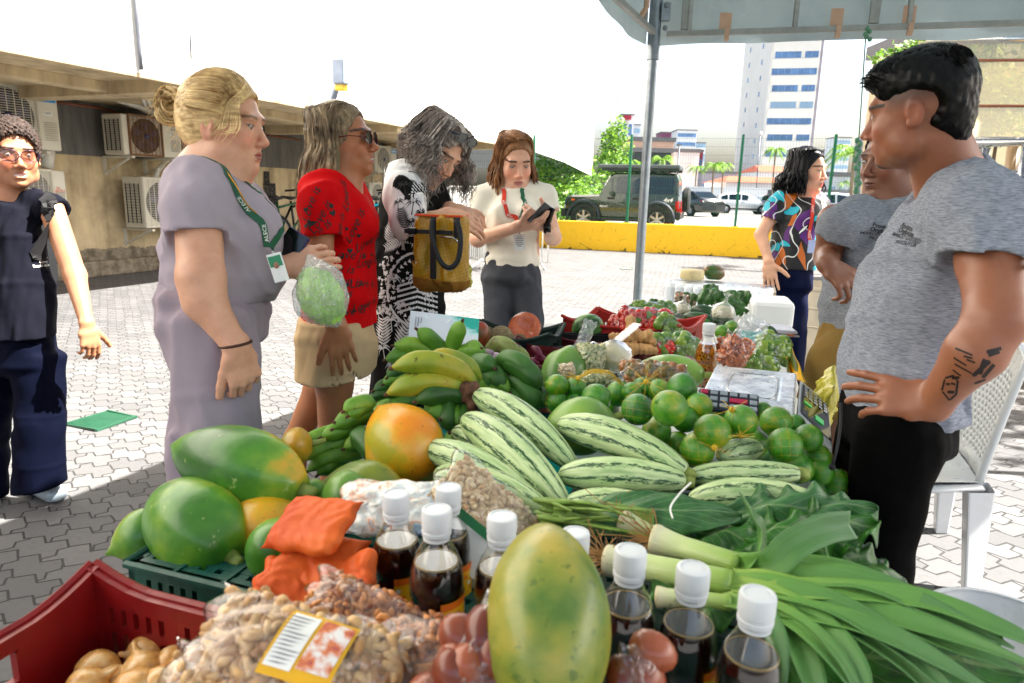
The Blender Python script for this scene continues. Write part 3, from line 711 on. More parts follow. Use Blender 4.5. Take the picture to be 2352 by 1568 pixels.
ac(862,911,340,397,'small air conditioner with blue plate above the teal bicycle','Midea')
ac(850,895,421,470,'small air conditioner directly above the bicycles, below the one with blue plate')
GG=mat('grate_green','3a6a54',.4,.1,bump=0)
def grate(c,n,label):
 A=thing('drain_grate',label,'drain grate',(sum(c,V3((0,0,0)))/4))
 mb=MB();
 for i in range(4):mb.bar(c[i]+V3((0,0,.012)),c[(i+1)%4]+V3((0,0,.006)),.012,.012)
 mb.build('rim',GG,A);mb=MB()
 for i in range(1,n):mb.bar(c[0].lerp(c[3],i/n)+V3((0,0,.012)),c[1].lerp(c[2],i/n)+V3((0,0,.006)),.005,.012)
 mb.build('bars',GG,A);mb=MB();mb.add([p+V3((0,0,.004))for p in c],[(0,1,2,3)]);mb.build('pit',mat('pit_sand','c0bbb0',.9),A)
grate([WZ(154,977,0),WZ(247,947,0),WZ(314,960,0),WZ(222,991,0)],13,'green metal drain grate let into the sunny paving')
grate([WZ(1426,618,0),WZ(1430,614,0),WZ(1452,616,0),WZ(1450,620,0)],4,'tiny far drain grate on the bright paving left of the tent pole')
STL=mat('tent_steel','9aa0a6',.35,.7,var=.15,vs=20,bump=.1);STR=mat('tent_frame','a7a8a4',.5,.4,var=.15,vs=15)
s=NT('tarpaulin');v=s.n('NewGeometry').outputs['Position'];df=s.n('BsdfDiffuse',{0:s.ramp(s.noise(v,2.5,5,.6),[(.35,'b9c4c6'),(.7,'cfd6d4')])});tl=s.n('BsdfTranslucent',{0:lin('b3c4cc')})
s.t.links.new(s.n('Bump',{'Strength':.5,'Distance':.05,'Height':s.noise(v,1.8,4,.6,1)}).outputs[0],df.inputs['Normal'])
mx=s.n('MixShader',{0:.12,1:df,2:tl});s.t.links.new(mx.outputs[0],s.out.inputs[0]);TARP=s.m
TC=V3((.765,4.17,0));TR=V3((.969,-.249,0));TL=V3((-.42,-.907,0));LR,LL=3.1,5.6
TENT=thing('market_tent','grey white market tent with steel truss frame roofing the stall','tent',TC)
P4c=[TC,TC+TR*LR,TC+TR*LR+TL*LL,TC+TL*LL];apex=sum(P4c,V3((0,0,0)))/4+V3((0,0,3.7))
mb=MB();out=V3((-.03,.03,0))
for i in range(4):
 a=P4c[i];b=P4c[(i+1)%4];d=(b-a).normalized();nn=V3((-d.y,d.x,0));nn=nn if nn.dot(a-V3((apex.x,apex.y,0)))>0 else-nn
 L=(b-a).length
 def vf(u,v_,a=a,b=b,nn=nn,L=L):
  p=a.lerp(b,u);w_=.014*math.sin(u*L*5+v_*2)+.008*math.sin(u*L*13+1+3*v_)
  sag=.005*math.sin(u*L*3.1)+.004*math.sin(u*L*7);return p+nn*(.05+w_*(1-v_))+V3((0,0,2.255+sag*(1-v_)+.32*v_))
 mb.grid(vf,60,4)
 cA=V3((apex.x,apex.y,0));a_o=a+(a-cA).normalized()*.11;b_o=b+(b-cA).normalized()*.11
 mb.grid(lambda u,v_,a=a_o,b=b_o:a.lerp(b,u).lerp(cA,v_)+UP*(2.54+(apex.z-2.54)*v_**.8),16,10)
mb.build('canopy',TARP,TENT,True)
def truss(a,b,inner,z0=2.30,z1=2.505,n=5):
 mb=MB();a=a+inner*.05;b=b+inner*.05
 mb.bar(a+UP*z0,b+UP*z0,.03,.028);mb.bar(a+UP*z1,b+UP*z1,.03,.028)
 for i in range(n+1):
  p=a.lerp(b,(i+.22)/(n+.4));mb.bar(p+UP*z0,p+UP*z1,.024)
 mb.build('truss',STR,TENT,bevel=.003)
inn=(V3((apex.x,apex.y,0))-TC).normalized()
for i in range(4):truss(P4c[i]+(P4c[(i+1)%4]-P4c[i]).normalized()*.06,P4c[(i+1)%4]-(P4c[(i+1)%4]-P4c[i]).normalized()*.06,inn*(.6 if i<1 or i>2 else-.6))
for i in(0,1,3):
 mb=MB();mb.tube([P4c[i]+V3((0,0,0)),P4c[i]+UP*2.45],.027,16);mb.tube([P4c[i]+UP*2.17,P4c[i]+UP*2.56],.036,16);mb.tube([P4c[i],P4c[i]+UP*.012],.08,16)
 mb.box(P4c[i]+V3((.05,-.02,2.42)),(.05,.05,.09));mb.ball(P4c[i]+V3((.05,-.05,2.33)),.014);mb.ball(P4c[i]+V3((.05,-.05,2.45)),.014);mb.build('pole',STL,TENT,True,angle=35)
for u in(.27,.68,.93,1.45,2.1):
 mb=MB();p=TC+TR*u*1.38+inn*.03;mb.box(p+UP*2.345,(.036,.03,.11),ax=(TR,inn.cross(UP),UP));mb.box(p+V3((.01,-.01,2.285)),(.025,.03,.05),ax=(TR,V3((TR.y,-TR.x,.3)),UP));mb.build('strap',mat('tape_tan','c9ab94',.8),TENT)
mb=MB();p=TC+TL*.35+inn*.03;mb.tube([p+UP*2.31,p+V3((.03,-.01,2.36)),p+V3((.03,-.02,2.44))],.014,6);mb.build('strap',mat('tape_tan','c9ab94',.8),TENT)
for u in(.16,1.12,2.0):mb=MB();p=TC+TR*u+inn*.028;mb.box(p+UP*2.40,(.05,.02,.16),ax=(TR,V3((-TR.y,TR.x,0)),UP));mb.build('hinge_plate',STR,TENT,bevel=.004)
GRN=mat('rope_green','6e9a80',.85,bump=.4,bs=300);
RP=thing('rope','thin pale green rope hanging from the tent edge with a knotted end','rope',W(1990,70,3.5))
mb=MB();mb.tube(catmull([W(1994,58,3.5),W(1989,80,3.5),W(1982,180,3.55),W(1972,330,3.6)],20),.0035,6)
for i in range(14):a=i*2.4;mb.ball(W(1970+5*math.sin(a),322+i*9,3.6)+V3((.004*math.sin(a*3),.006*math.cos(a),0)),(.013+.004*math.sin(i*3),.013,.016),8,6)
for i in range(5):mb.ball(W(1992+6*math.sin(i*2),66+i*6,3.5),.012,8,6)
mb.build('cord',GRN,RP,True)
mb=MB();mb.tube([W(1974,318,4.6),WZ(1950,860,0)],.024,10);mb.solo('steel_post',STL,'thin steel post half hidden behind the knotted rope','post',smooth=True,angle=40)
def leaf_mat(name,c1,c2,tr=.3):
 s=NT(name);r_=s.n('NewGeometry').outputs['Random Per Island'];n=s.noise(s.coord(),1.5,3)
 col=s.ramp(s.math('ADD',s.math('MULTIPLY',r_,.6),s.math('MULTIPLY',n,.5)),[(.25,c1),(.85,c2)]);s.put(col,.5);tl=s.n('BsdfTranslucent',{0:col})
 mx=s.n('MixShader',{0:tr,1:s.b.outputs[0],2:tl});s.t.links.new(mx.outputs[0],s.out.inputs[0]);return s.m
LF1=leaf_mat('leaves_bright','3a7018','9cc43a');LF2=leaf_mat('leaves_mid','234a1c','4f7d30');LFP=leaf_mat('leaves_palm','4c7a26','a0c446',.35)
BRK=mat('bark','6a5a48',.9,var=.25,bump=.6,bs=25,bd=.02)
def foliage(blobs,n,sz,seed=1):
 r=random.Random(seed);mb=MB();tot=sum(b[1][0]*b[1][1]*b[1][2]for b in blobs)
 for c,rr in blobs:
  c=V3(c);k=int(n*rr[0]*rr[1]*rr[2]/tot)
  for i in range(k):
   d=V3((r.gauss(0,1),r.gauss(0,1),r.gauss(0,1))).normalized();q=r.random()**.35*(1+.12*math.sin(d.x*9+d.z*7+seed));p=c+V3((d.x*rr[0],d.y*rr[1],d.z*rr[2]))*q
   a=V3((r.gauss(0,1),r.gauss(0,1),r.gauss(0,.6))).normalized();b=a.orthogonal().normalized();b=(b+d*r.random()).normalized();L=sz*r.uniform(.6,1.4)
   mb.add([p,p+a*L*.5+b*L*.28,p+a*L,p+a*L*.5-b*L*.28],[(0,1,2,3)])
 return mb
hc=W(1300,450,23)
H=thing('hedge','big bright green leafy bush behind the fence beside the jeep','bush',(hc.x,hc.y,.4))
hb=[(W(1245,440,22.5),(1.0,.9,1.25)),(W(1292,425,23.5),(1.2,.9,1.35)),(W(1338,455,25),(1.1,.9,1.0)),(W(1215,470,22),(.9,.8,1.0)),(W(1180,470,22),(.9,.8,1.0)),(W(1300,480,23),(1.4,.8,.7)),(W(1375,470,27),(1.0,.9,.8))]
foliage(hb,9000,.14,3).build('foliage',LF1,H)
mb=MB()
for c,rr in hb:mb.tube([(c.x,c.y,.4),(c.x+.1,c.y,c.z-.1),(c.x+.3,c.y,c.z+.5)],[.07,.05,.02],6)
mb.build('stem',BRK,H)
def tree(c,z0,blobs,n,sz,label,m,seed,r=.15):
 T=thing('tree',label,'tree',(c.x,c.y,z0));foliage(blobs,n,sz,seed).build('crown',m,T)
 mb=MB();top=V3(blobs[0][0]);mb.tube(catmull([(c.x,c.y,z0),(c.x+.1,c.y,(z0+top.z)/2),top],8),[r*(1-.07*i)for i in range(9)],8)
 for b,rr in blobs[1:]:mb.tube([V3((c.x,c.y,(z0+top.z)*.55)),V3(b)*.6+V3((c.x,c.y,(z0+b[2])/2))*.4,b],[r*.5,r*.35,r*.1],6)
 mb.build('trunk',BRK,T,True)
c=W(1412,380,36);tree(c,.4,[(W(1412,350,36),(.9,.9,1.6)),(W(1418,310,36),(.5,.5,1.1)),(W(1404,385,36),(1.2,1,.9)),(W(1440,385,36),(1,.8,.4)),(W(1398,330,36.4),(.5,.5,1.0))],2600,.2,'narrow green tree at the corner of the white building',LF1,5)
def palm(px,py,t,z0,r,label,nf=13,seed=1,trunk=True):
 top=W(px,py,t);T=thing('palm_tree',label,'palm tree',(top.x,top.y,z0),'palms round the car park');rr=random.Random(seed)
 mb=MB()
 for i in range(nf):
  a=2*math.pi*i/nf+rr.uniform(-.2,.2);el=rr.uniform(.1,1.0);L=r*rr.uniform(.85,1.15);d=V3((math.cos(a),math.sin(a),0));sp_=[]
  for j in range(9):u=j/8;sp_.append(top+d*(L*(u*.95-.1*u*u))+UP*(L*(el*u-1.25*u*u*(.55+.35*el))))
  mb.tube(sp_,[r*.02*(1-.08*j)for j in range(9)],4,False);s_=d.cross(UP)
  for j in range(26):
   u=.08+.92*j/26;k=min(int(u*8),7);p=sp_[k].lerp(sp_[k+1],u*8-k);tg=(sp_[k+1]-sp_[k]).normalized()
   for sg in(-1,1):
    ll=L*.30*math.sin(math.pi*min(1,u*.8+.18))*rr.uniform(.8,1.1);q=p+(s_*sg*.75+tg*.55+V3((0,0,-.45+rr.uniform(-.2,.2)))).normalized()*ll
    mb.add([p-tg*r*.016,p+tg*r*.016,q],[(0,1,2)])
 mb.build('fronds',LFP,T)
 mb=MB();mb.tube(catmull([(top.x+.1*r,top.y,z0),(top.x+.02*r,top.y,(z0+top.z)/2),top],8),[r*.085,r*.07,r*.06,r*.055,r*.055,r*.055,r*.055,r*.06,r*.05],8);mb.build('trunk',mat('palm_bark','8d8072',.9),T,True)
palm(1782,345,46,.4,1.15,'bright palm tree in front of the pale tower',seed=2)
palm(1640,378,50,.4,1.25,'palm with drooping crown left of the right green fence post',seed=3)
palm(1662,380,52,.4,1.1,'palm tree with crown touching its neighbour right of the bare palm',seed=8)
palm(1520,365,48,.4,1.3,'palm tree half hidden behind the tent pole and jeep roof',seed=4)
palm(1600,385,60,.4,1.1,'dark fan palm far behind the rear of the jeep',seed=5)
palm(1965,350,30,.4,1.7,'leafy palm behind the knotted rope',seed=6)
palm(1935,420,55,.4,1.0,'small far palm between the black haired woman and the rope',seed=9)
GLS=mat('window_blue','7596bc',.15,.2,var=.3,vs=.6,bump=0);GL2=mat('window_pale','9db9cf',.2,var=.1,bump=0)
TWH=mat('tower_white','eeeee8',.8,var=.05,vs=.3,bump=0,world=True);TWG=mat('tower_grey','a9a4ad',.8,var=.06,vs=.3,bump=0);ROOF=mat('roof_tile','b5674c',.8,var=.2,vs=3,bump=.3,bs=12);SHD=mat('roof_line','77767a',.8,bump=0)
def gp(px,t,z=.4):p=W(px,440,t);return V3((p.x,p.y,z))
C0=gp(1740,138);CR=gp(1858,141);CL=gp(1722,158)
T=thing('tower','tall pale office tower with blue window bands rising to the tent edge','building',C0)
dr=(gp(1848,136)-C0).normalized();wr=8.9;dl=(gp(1676,160)-C0).normalized();wl=(gp(1676,160)-C0).length*.92;HT=58
nr=V3((dr.y,-dr.x,0));nl=V3((-dl.y,dl.x,0));
mb=MB();q=[C0,C0+dr*wr,C0+dr*wr+dl*wl,C0+dl*wl];mb.add([p for p in q]+[p+UP*HT for p in q],[(0,1,5,4),(1,2,6,5),(2,3,7,6),(3,0,4,7),(4,5,6,7)]);mb.build('wall',TWH,T)
fh=3.07
for k in range(18):
 z=3.4+k*fh;tp=k%2
 mb=MB();a,b=((.09,.62),(.70,.97))if k%2 else((.05,.97),None)if k%4 else((.10,.60),(.70,.97))
 for sgm in((a,b),b):
  if sgm is None or not hasattr(sgm,'__len__'):continue
  x0,x1=sgm if not isinstance(sgm[0],tuple)else sgm[0]
 sg=[(.05,.97)]if k%3==1 else[(.09,.62),(.70,.97)]
 for x0,x1 in sg:
  mb.use(GL2 if(k*7%5==0)else GLS);c=C0+dr*wr*(x0+x1)/2+nr*.03+UP*(z+.65);mb.box(c,(wr*(x1-x0),.12,1.25),ax=(dr,nr,UP))
  mb.use(GL2);n=int((x1-x0)*8)
  for i in range(1,n):mb.box(C0+dr*wr*(x0+(x1-x0)*i/n)+nr*.06+UP*(z+.65),(.06,.12,1.25),ax=(dr,nr,UP))
 mb.build('window',None,T)
 mb=MB();mb.box(C0+dr*wr*.51+nr*.10+UP*(z-1.0),(wr*.95,.22,1.75),ax=(dr,nr,UP));mb.build('balcony_band',TWH,T)
 for j,(u,dz)in enumerate(((.28,.3),(.74,1.4))):
  mb=MB();mb.box(C0+dl*wl*u+nl*.02+UP*(z+dz),(.75,.1,.95),ax=(dl,nl,UP));mb.build('window',GLS,T)
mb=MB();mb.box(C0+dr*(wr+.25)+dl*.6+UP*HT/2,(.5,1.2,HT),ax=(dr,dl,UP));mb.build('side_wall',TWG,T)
def block(x0,x1,ytop,t,label,m,rows=0,cols=0,wm=GLS,extra=None,dep=8,name='city_building',z0=.4,band=False):
 a=gp(x0,t,z0);b=gp(x1,t,z0);z1=W((x0+x1)/2,ytop,t).z;d=(b-a).normalized();n=V3((d.y,-d.x,0));w_=(b-a).length;h_=z1-z0
 T=thing(name,label,'building',a.lerp(b,.5),'far city buildings')
 mb=MB();mb.box(a.lerp(b,.5)-n*dep/2+UP*h_/2,(w_,dep,h_),ax=(d,n,UP));mb.build('wall',m,T)
 mb=MB();mb.box(a.lerp(b,.5)-n*dep/2+UP*(h_+.15),(w_+.3,dep+.3,.35),ax=(d,n,UP));mb.build('roof',SHD,T)
 for r_ in range(rows):
  for c_ in range(cols):
   mb=MB();z=h_*(r_+.62)/(rows+.15);fr=.94 if band else .55;mb.box(a.lerp(b,(c_+.5)/cols)+n*.02+UP*z,(w_/cols*fr,.12,h_/(rows+.15)*.42),ax=(d,n,UP));mb.build('window',wm,T)
 return T,a,b,d,n,w_,h_
PINK=mat('wall_peach','d9b8a4',.8,var=.08,vs=1,bump=0);DRK=mat('wall_black','4b4d52',.8,var=.4,vs=1.5,bump=0);MAU=mat('wall_mauve','8d5f7a',.8,bump=0);REDW=mat('wall_red','b0465c',.8,bump=0);WH2=mat('wall_pale','d6dbdf',.8,var=.05,vs=.5,bump=0)
block(1421,1540,325,62,'low peach house with dark weathered parapet behind the jeep',PINK,1,5)
block(1452,1536,350,56,'black stained low block in front of the peach house',DRK)
block(1536,1600,350,70,'plain white gabled warehouse left of the striped office block',WH2)
block(1546,1590,302,230,'far striped white office block with curved blue window bands',WH2,8,1,GLS,band=True)
block(1509,1533,307,240,'small far mauve building just right of the tent pole',MAU,3,2)
block(1590,1612,330,250,'far glassy building right of the striped office block',GL2,4,1,WH2,band=True)
block(1590,1608,348,150,'small red walled building below the far glassy one',REDW,2,2)
block(1418,1446,268,210,'far pale building with red sign box on the roof',WH2,3,2)
block(1447,1462,290,260,'slim far white apartment block beside the one with red sign',WH2,7,1,GL2,band=True)
block(1395,1425,318,190,'far grey building peeping out behind the narrow tree',TWG,3,2)
block(1905,1940,318,260,'far white apartment block right of the black haired woman',WH2,8,2,GL2,band=True)
block(1888,1904,345,300,'far small beige block left of the apartment block',TWG,6,1,GLS)
block(1900,1965,405,55,'low white shed with pale glass front behind the rope',WH2,1,3,GL2)
block(1610,1695,398,120,'long dark roofed hall behind the drooping palms',TWG,1,6)
T_,a,b,d,n,w_,h_=block(1424,1440,268,208,'red rooftop sign box of the far pale building',REDW,dep=2,z0=24)
def house(x0,x1,ye,yr,t,label):
 a=gp(x0,t);b=gp(x1,t);ze=W(1,ye,t).z if False else W((x0+x1)/2,ye,t).z;zr=W((x0+x1)/2,yr,t).z;d=(b-a).normalized();n=V3((d.y,-d.x,0));w_=(b-a).length
 T=thing('tiled_house',label,'house',a.lerp(b,.5),'low houses with tiled roofs');c=a.lerp(b,.5)-n*4
 mb=MB();mb.box(c+UP*(ze-.4)/2,(w_*.94,7.6,ze-.4),ax=(d,n,UP));mb.build('wall',WH2,T)
 mb=MB();e=[c+d*w_*.5*i+n*4.2*j+UP*(ze-.4)for i,j in((-1,1),(1,1),(1,-1),(-1,-1))];r_=[c-d*w_*.3+UP*(zr-.4),c+d*w_*.3+UP*(zr-.4)]
 mb.add(e+r_,[(0,1,5,4),(1,2,5),(2,3,4,5),(3,0,4),(3,2,1,0)]);mb.build('roof',ROOF,T)
 for i in range(4):mb=MB();mb.box(c+d*w_*(-.33+.22*i)+n*3.83+UP*(ze-.4)*.55,(.9,.1,.8),ax=(d,n,UP));mb.build('window',GLS,T)
house(1738,1832,395,377,78,'upper tiled house with pale wall under the bright palm')
house(1662,1838,419,403,66,'wide tiled house below the pale tower')
mb=MB();a=gp(1575,58);b=gp(1990,58);mb.bar(a+UP*1.0,b+UP*1.0,.3,2.0);mb.solo('boundary_wall',WH2,'long white boundary wall behind the parked cars','wall')
L=thing('street_lamp','thin street lamp pole standing beside the pale tower','street lamp',gp(1738,60));mb=MB();mb.tube([gp(1738,60),W(1746,310,60)],.05,6);mb.build('pole',GRY,L,True);mb=MB();mb.ball(W(1747,306,60),.16,10,6);mb.build('globe',WHT,L,True)
L=thing('street_lamp','far lamp pole above the rear of the jeep','street lamp',gp(1556,40));mb=MB();mb.tube([gp(1556,40),W(1560,335,40)],.05,6);mb.build('pole',GRY,L,True);mb=MB();mb.bar(W(1554,333,40),W(1564,332,40),.12);mb.build('lamp_head',GRY,L)
s_=thing('radio_mast','faint red and white lattice mast far behind the tent corner','mast',gp(1404,150));mb=MB();RW=mat('mast_red','c9554a',.7,bump=0)
p0=gp(1398,150);zt=W(1408,35,150).z
for dx in(0,1.2):mb.bar(p0+V3((dx,0,0)),p0+V3((dx,0,zt)),.07)
for i in range(28):z0=zt*i/28;mb.use(RW if(i//2)%2 else WHT);mb.bar(p0+V3((0,0,z0)),p0+V3((1.2,0,z0+zt/28)),.07)
mb.build('lattice',None,s_)
TYR=mat('tyre','1a1b1d',.8,bump=.2);RIM=mat('rim_silver','a9adb2',.3,.8,bump=0);CGL=mat('car_glass','1c2c3c',.05,var=.1,bump=0);CTR=mat('car_trim','17181b',.6,bump=0);TL_=mat('tail_light','b3121a',.2,bump=0);HL_=mat('head_light','d5dade',.1,bump=0)
def paint(name,c):
 m_=mat(name,c,.25,.15,var=.02,bump=0,coat=.6);return m_
def car(loc,hd,col,label,st,Wd=.86,zr=1.47,wr=.31,wx=(.8,3.35),L=4.2,group='cars parked beyond the fence',name='parked_car',flare=False):
 """st: stations (x, z_bottom, z_belt, z_roof, roof half width factor); x from the nose"""
 f=V3(hd).normalized();sd=V3((-f.y,f.x,0));org=V3(loc)
 T=thing(name,label,'car',loc,group)
 def P(x,y,z):return org-f*(x-L/2)+sd*y+UP*z
 rows=[]
 for(x,z0,zb,zt,rw)in st:
  hw=Wd*(1-.10*(abs(x-L/2)/(L/2))**4)
  rows.append([(x,-hw*.93,z0),(x,-hw,z0+.18),(x,-hw,zb-.12),(x,-hw*.96,zb),(x,-hw*rw,zt-.05),(x,-hw*rw*.9,zt),(x,hw*rw*.9,zt),(x,hw*rw,zt-.05),(x,hw*.96,zb),(x,hw,zb-.12),(x,hw,z0+.18),(x,hw*.93,z0)])
 mb=MB();vs=[P(*p)for r in rows for p in r];fs=[];m_=12
 for i in range(len(rows)-1):
  for j in range(m_):a=i*m_+j;b=i*m_+(j+1)%m_;fs.append((a,b,b+m_,a+m_))
 fs.append(tuple(range(m_)));fs.append(tuple(range(len(vs)-1,len(vs)-m_-1,-1)));mb.add(vs,fs);mb.build('body',col,T,True,bevel=.03,angle=30)
 cab=[(i,s_)for i,s_ in enumerate(st)if s_[3]-s_[2]>.32]
 for sg in(-1,1):
  for k in range(len(cab)-1):
   (i,a),(j,b)=cab[k],cab[k+1]
   ha=Wd*(1-.10*(abs(a[0]-L/2)/(L/2))**4);hb=Wd*(1-.10*(abs(b[0]-L/2)/(L/2))**4)
   def side(s_,h_,u,e):zb,zt=s_[2],s_[3]-.05;yy=h_*(.96+(s_[4]-.96)*u)+.012;return P(s_[0]+e,sg*yy,zb+(zt-zb)*u)
   mb=MB();mb.add([side(a,ha,.10,.05),side(b,hb,.10,-.05),side(b,hb,.88,-.05),side(a,ha,.88,.05)],[(0,1,2,3)]);mb.build('window',CGL,T)
 i0=cab[0][0];i1=cab[-1][0]
 for(i,j,nm)in((i0-1,i0,'windscreen'),(i1,i1+1,'rear_window')):
  if j>=len(st):continue
  a,b=st[i],st[j];mb=MB();o=.015 if nm=='windscreen' else .015
  def q(s_,y,e):return P(s_[0]+e,y,s_[3]+.012)
  mb.add([P(a[0]-(.0),-Wd*.78*min(a[4],.95),a[3]+.012)*.88+P(b[0],-Wd*.78*b[4],b[3]+.012)*.12,P(a[0],Wd*.78*min(a[4],.95),a[3]+.012)*.88+P(b[0],Wd*.78*b[4],b[3]+.012)*.12,P(b[0],Wd*.8*b[4],b[3]+.012)*.9+P(a[0],Wd*.8*a[4],a[3]+.012)*.1,P(b[0],-Wd*.8*b[4],b[3]+.012)*.9+P(a[0],-Wd*.8*a[4],a[3]+.012)*.1],[(0,1,2,3)]);mb.build(nm,CGL,T)
 for x in wx:
  for sg in(-1,1):
   c=P(x,sg*(Wd-.08),wr);M=TM(c,frame(sd*sg))
   mb=MB();mb.lathe([(wr*.62,-.10),(wr*.93,-.10),(wr,-.06),(wr,.06),(wr*.93,.10),(wr*.62,.10)],M,24);wl_=mb.build('wheel',TYR,T,True,angle=40)
   mb=MB();mb.lathe([(0,.06),(wr*.16,.07),(wr*.18,.05)],M,16)
   for k in range(6):a_=k*math.pi/3;dv=(M.to_3x3()@V3((math.cos(a_),math.sin(a_),0)));mb.bar(c+sd*sg*.07+dv*wr*.12,c+sd*sg*.085+dv*wr*.6,.06,.03,up=sd)
   mb.lathe([(wr*.56,.05),(wr*.60,.095),(wr*.65,.095),(wr*.65,.03)],M,24);mb.build('rim',RIM,wl_,True,angle=30)
   mb=MB();mb.lathe([(0,.0),(wr*1.12,.0),(wr*1.12,.10),(wr*.99,.104),(0,.02)],M,24);mb.build('wheel_arch',CTR,T)
 for sg in(-1,1):
  mb=MB();mb.box(P(.06,sg*Wd*.72,.66),(.14,.28,.16),ax=(f,sd,UP));mb.build('headlight',HL_,T,bevel=.02)
  mb=MB();mb.box(P(L-.05,sg*Wd*.78,.80),(.14,.2,.22),ax=(f,sd,UP));mb.build('tail_light',TL_,T,bevel=.02)
  mb=MB();mb.box(P(cab[0][1][0]+.1,sg*(Wd+.08),st[cab[0][0]][2]+.06),(.12,.16,.11),ax=(f,sd,UP));mb.build('mirror',col,T,bevel=.02)
  mb=MB();mb.box(P(L*.5,sg*(Wd+.003),.34),(L*.5,.03,.1),ax=(f,sd,UP));mb.box(P(L*.52,sg*(Wd*.99+.006),.83),(.16,.02,.03),ax=(f,sd,UP));mb.build('trim',CTR,T)
 return T,P,f,sd
hatch=[(0,.3,.55,.58,.8),(.08,.22,.66,.72,.85),(.95,.2,.86,.93,.88),(1.75,.2,.92,1.40,.80),(2.3,.2,.93,1.49,.78),(3.2,.2,.95,1.46,.76),(3.75,.22,.98,1.30,.78),(4.1,.25,.92,.99,.88),(4.2,.35,.8,.85,.85)]
sedan=[(0,.3,.55,.58,.8),(.08,.22,.64,.70,.85),(1.05,.2,.84,.90,.88),(1.85,.2,.90,1.38,.80),(2.4,.2,.91,1.45,.78),(3.1,.2,.92,1.40,.76),(3.75,.22,.96,1.06,.84),(4.25,.25,.92,.99,.86),(4.35,.35,.8,.85,.85)]
suv=[(0,.35,.65,.70,.85),(.06,.3,.85,.92,.88),(.95,.28,.98,1.06,.88),(1.5,.28,1.02,1.55,.82),(2.0,.28,1.03,1.66,.80),(3.6,.28,1.05,1.64,.80),(4.15,.3,1.02,1.45,.82),(4.3,.35,.95,1.02,.88),(4.35,.45,.9,.95,.88)]
WCR=paint('paint_white','d8dcdf');BCR=paint('paint_navy','27344a');DCR=paint('paint_dark','2a2d33');SCR=paint('paint_silver','a9b2ba')
def gz(px,t):p=gp(px,t);return p
car(gz(1706,50),(1,-.12,0),WCR,'white hatchback parked side on right of the green post',hatch)
car(gz(1622,56),(1,-.1,0),BCR,'dark blue car behind the tail of the white hatchback',sedan)
car(gz(1765,60),(1,-.05,0),DCR,'black estate car behind the roof of the white hatchback',suv)
car(gz(1590,40),(-.35,1,0),DCR,'dark sedan with red tail lights behind the spare wheel of the off road car',sedan)
car(gz(1800,50),(1,-.15,0),SCR,'silver car partly hidden by the left shoulder of the black haired woman',hatch)
car(gz(1935,40),(.8,.5,0),WCR,'white car with tail lights right of the black haired woman',hatch)
car(gz(1925,33),(1,-.1,0),SCR,'silver car lowest behind the red lanyard woman',sedan)
car(gz(1905,52),(1,0,0),BCR,'navy car behind the white one right of the black haired woman',suv)
GRP=paint('paint_green','3a4636');jst=[(0,.45,.80,.84,.92),(.05,.38,.95,1.0,.93),(1.05,.38,1.0,1.06,.93),(1.35,.38,1.04,1.62,.86),(1.5,.38,1.04,1.68,.86),(2.3,.38,1.04,1.70,.87),(3.25,.38,1.04,1.68,.87),(3.32,.40,1.02,1.50,.90),(3.34,.45,1.0,1.05,.92)]
jl=(WZ(1322,512,.45)+WZ(1510,522,.45))/2;jl=gp(1433,20.6);jl.z=.40
T,P,f,sd=car(jl,-YD,GRP,'green boxy off road car with roof rack and rear spare wheel behind the fence',jst,Wd=.74,wr=.36,wx=(.62,2.78),L=3.34,group=None,name='off_road_car')
mb=MB();mb.box(P(2.15,0,1.86),(2.35,1.35,.12),ax=(f,sd,UP));
mb.build('roof_box',mat('rack_grey','5d6468',.5,.2),T,bevel=.03)
mb=MB()
for i in range(8):mb.bar(P(1.2+.28*i,-.68,1.76),P(1.2+.28*i,.68,1.76),.05)
for sg in(-1,1):mb.bar(P(1.1,sg*.66,1.77),P(3.3,sg*.66,1.77),.06)
mb.build('roof_rack',CTR,T)
M=TM(P(3.52,0,.95),frame(-f));mb=MB();mb.lathe([(0,.1),(.2,.11),(.3,.10),(.35,.06),(.35,-.06),(.3,-.1),(0,-.1)],M,24);sw=mb.build('spare_wheel',TYR,T,True,angle=40)
for sg in(-1,1):
 for x in(.62,2.78):
  mb=MB();pts=[P(x+.48*math.cos(t),sg*.77,.36+.50*math.sin(t))for t in[R(-5+19*i)for i in range(11)]];mb.tube(pts,[(.05,.09)]*11,8,side=UP);mb.build('fender',mat('fender_navy','2b3242',.6),T,True)
 mb=MB();mb.box(P(.28,sg*.745,.88),(.10,.02,.05),ax=(f,sd,UP));mb.build('indicator',mat('amber','e2761b',.3,bump=0),T)
 mb=MB();mb.box(P(3.38,sg*.6,.62),(.14,.22,.16),ax=(f,sd,UP));mb.build('tail_light',TL_,T)
 mb=MB();x_=1;v2,f2=text2d('4x4',.17,shear=.35,bold=.02);flat(mb,v2,f2,P(3.05,sg*.752,.93),(-f if sg>0 else f)if False else(-f if(-f).cross(UP).dot(sd*sg)>0 else f),UP,.002);v2,f2=text2d('4sport',.09,shear=.3);flat(mb,v2,f2,P(1.2,sg*.752,.72),(-f if(-f).cross(UP).dot(sd*sg)>0 else f),UP,.002);mb.build('lettering',WHT,T)
 mb=MB();mb.box(P(1.42,sg*.745,.95),(.2,.03,.06),ax=(f,sd,UP));mb.box(P(2.15,sg*.745,.95),(.2,.03,.06),ax=(f,sd,UP));mb.build('handle',CTR,T)
mb=MB();mb.box(P(0,0,.5),(.16,1.5,.24),ax=(f,sd,UP));mb.box(P(3.36,0,.5),(.16,1.5,.22),ax=(f,sd,UP));mb.build('bumper',CTR,T,bevel=.03)
BW=mat('barrier_white','dcdcd8',.45,var=.08,bump=0)
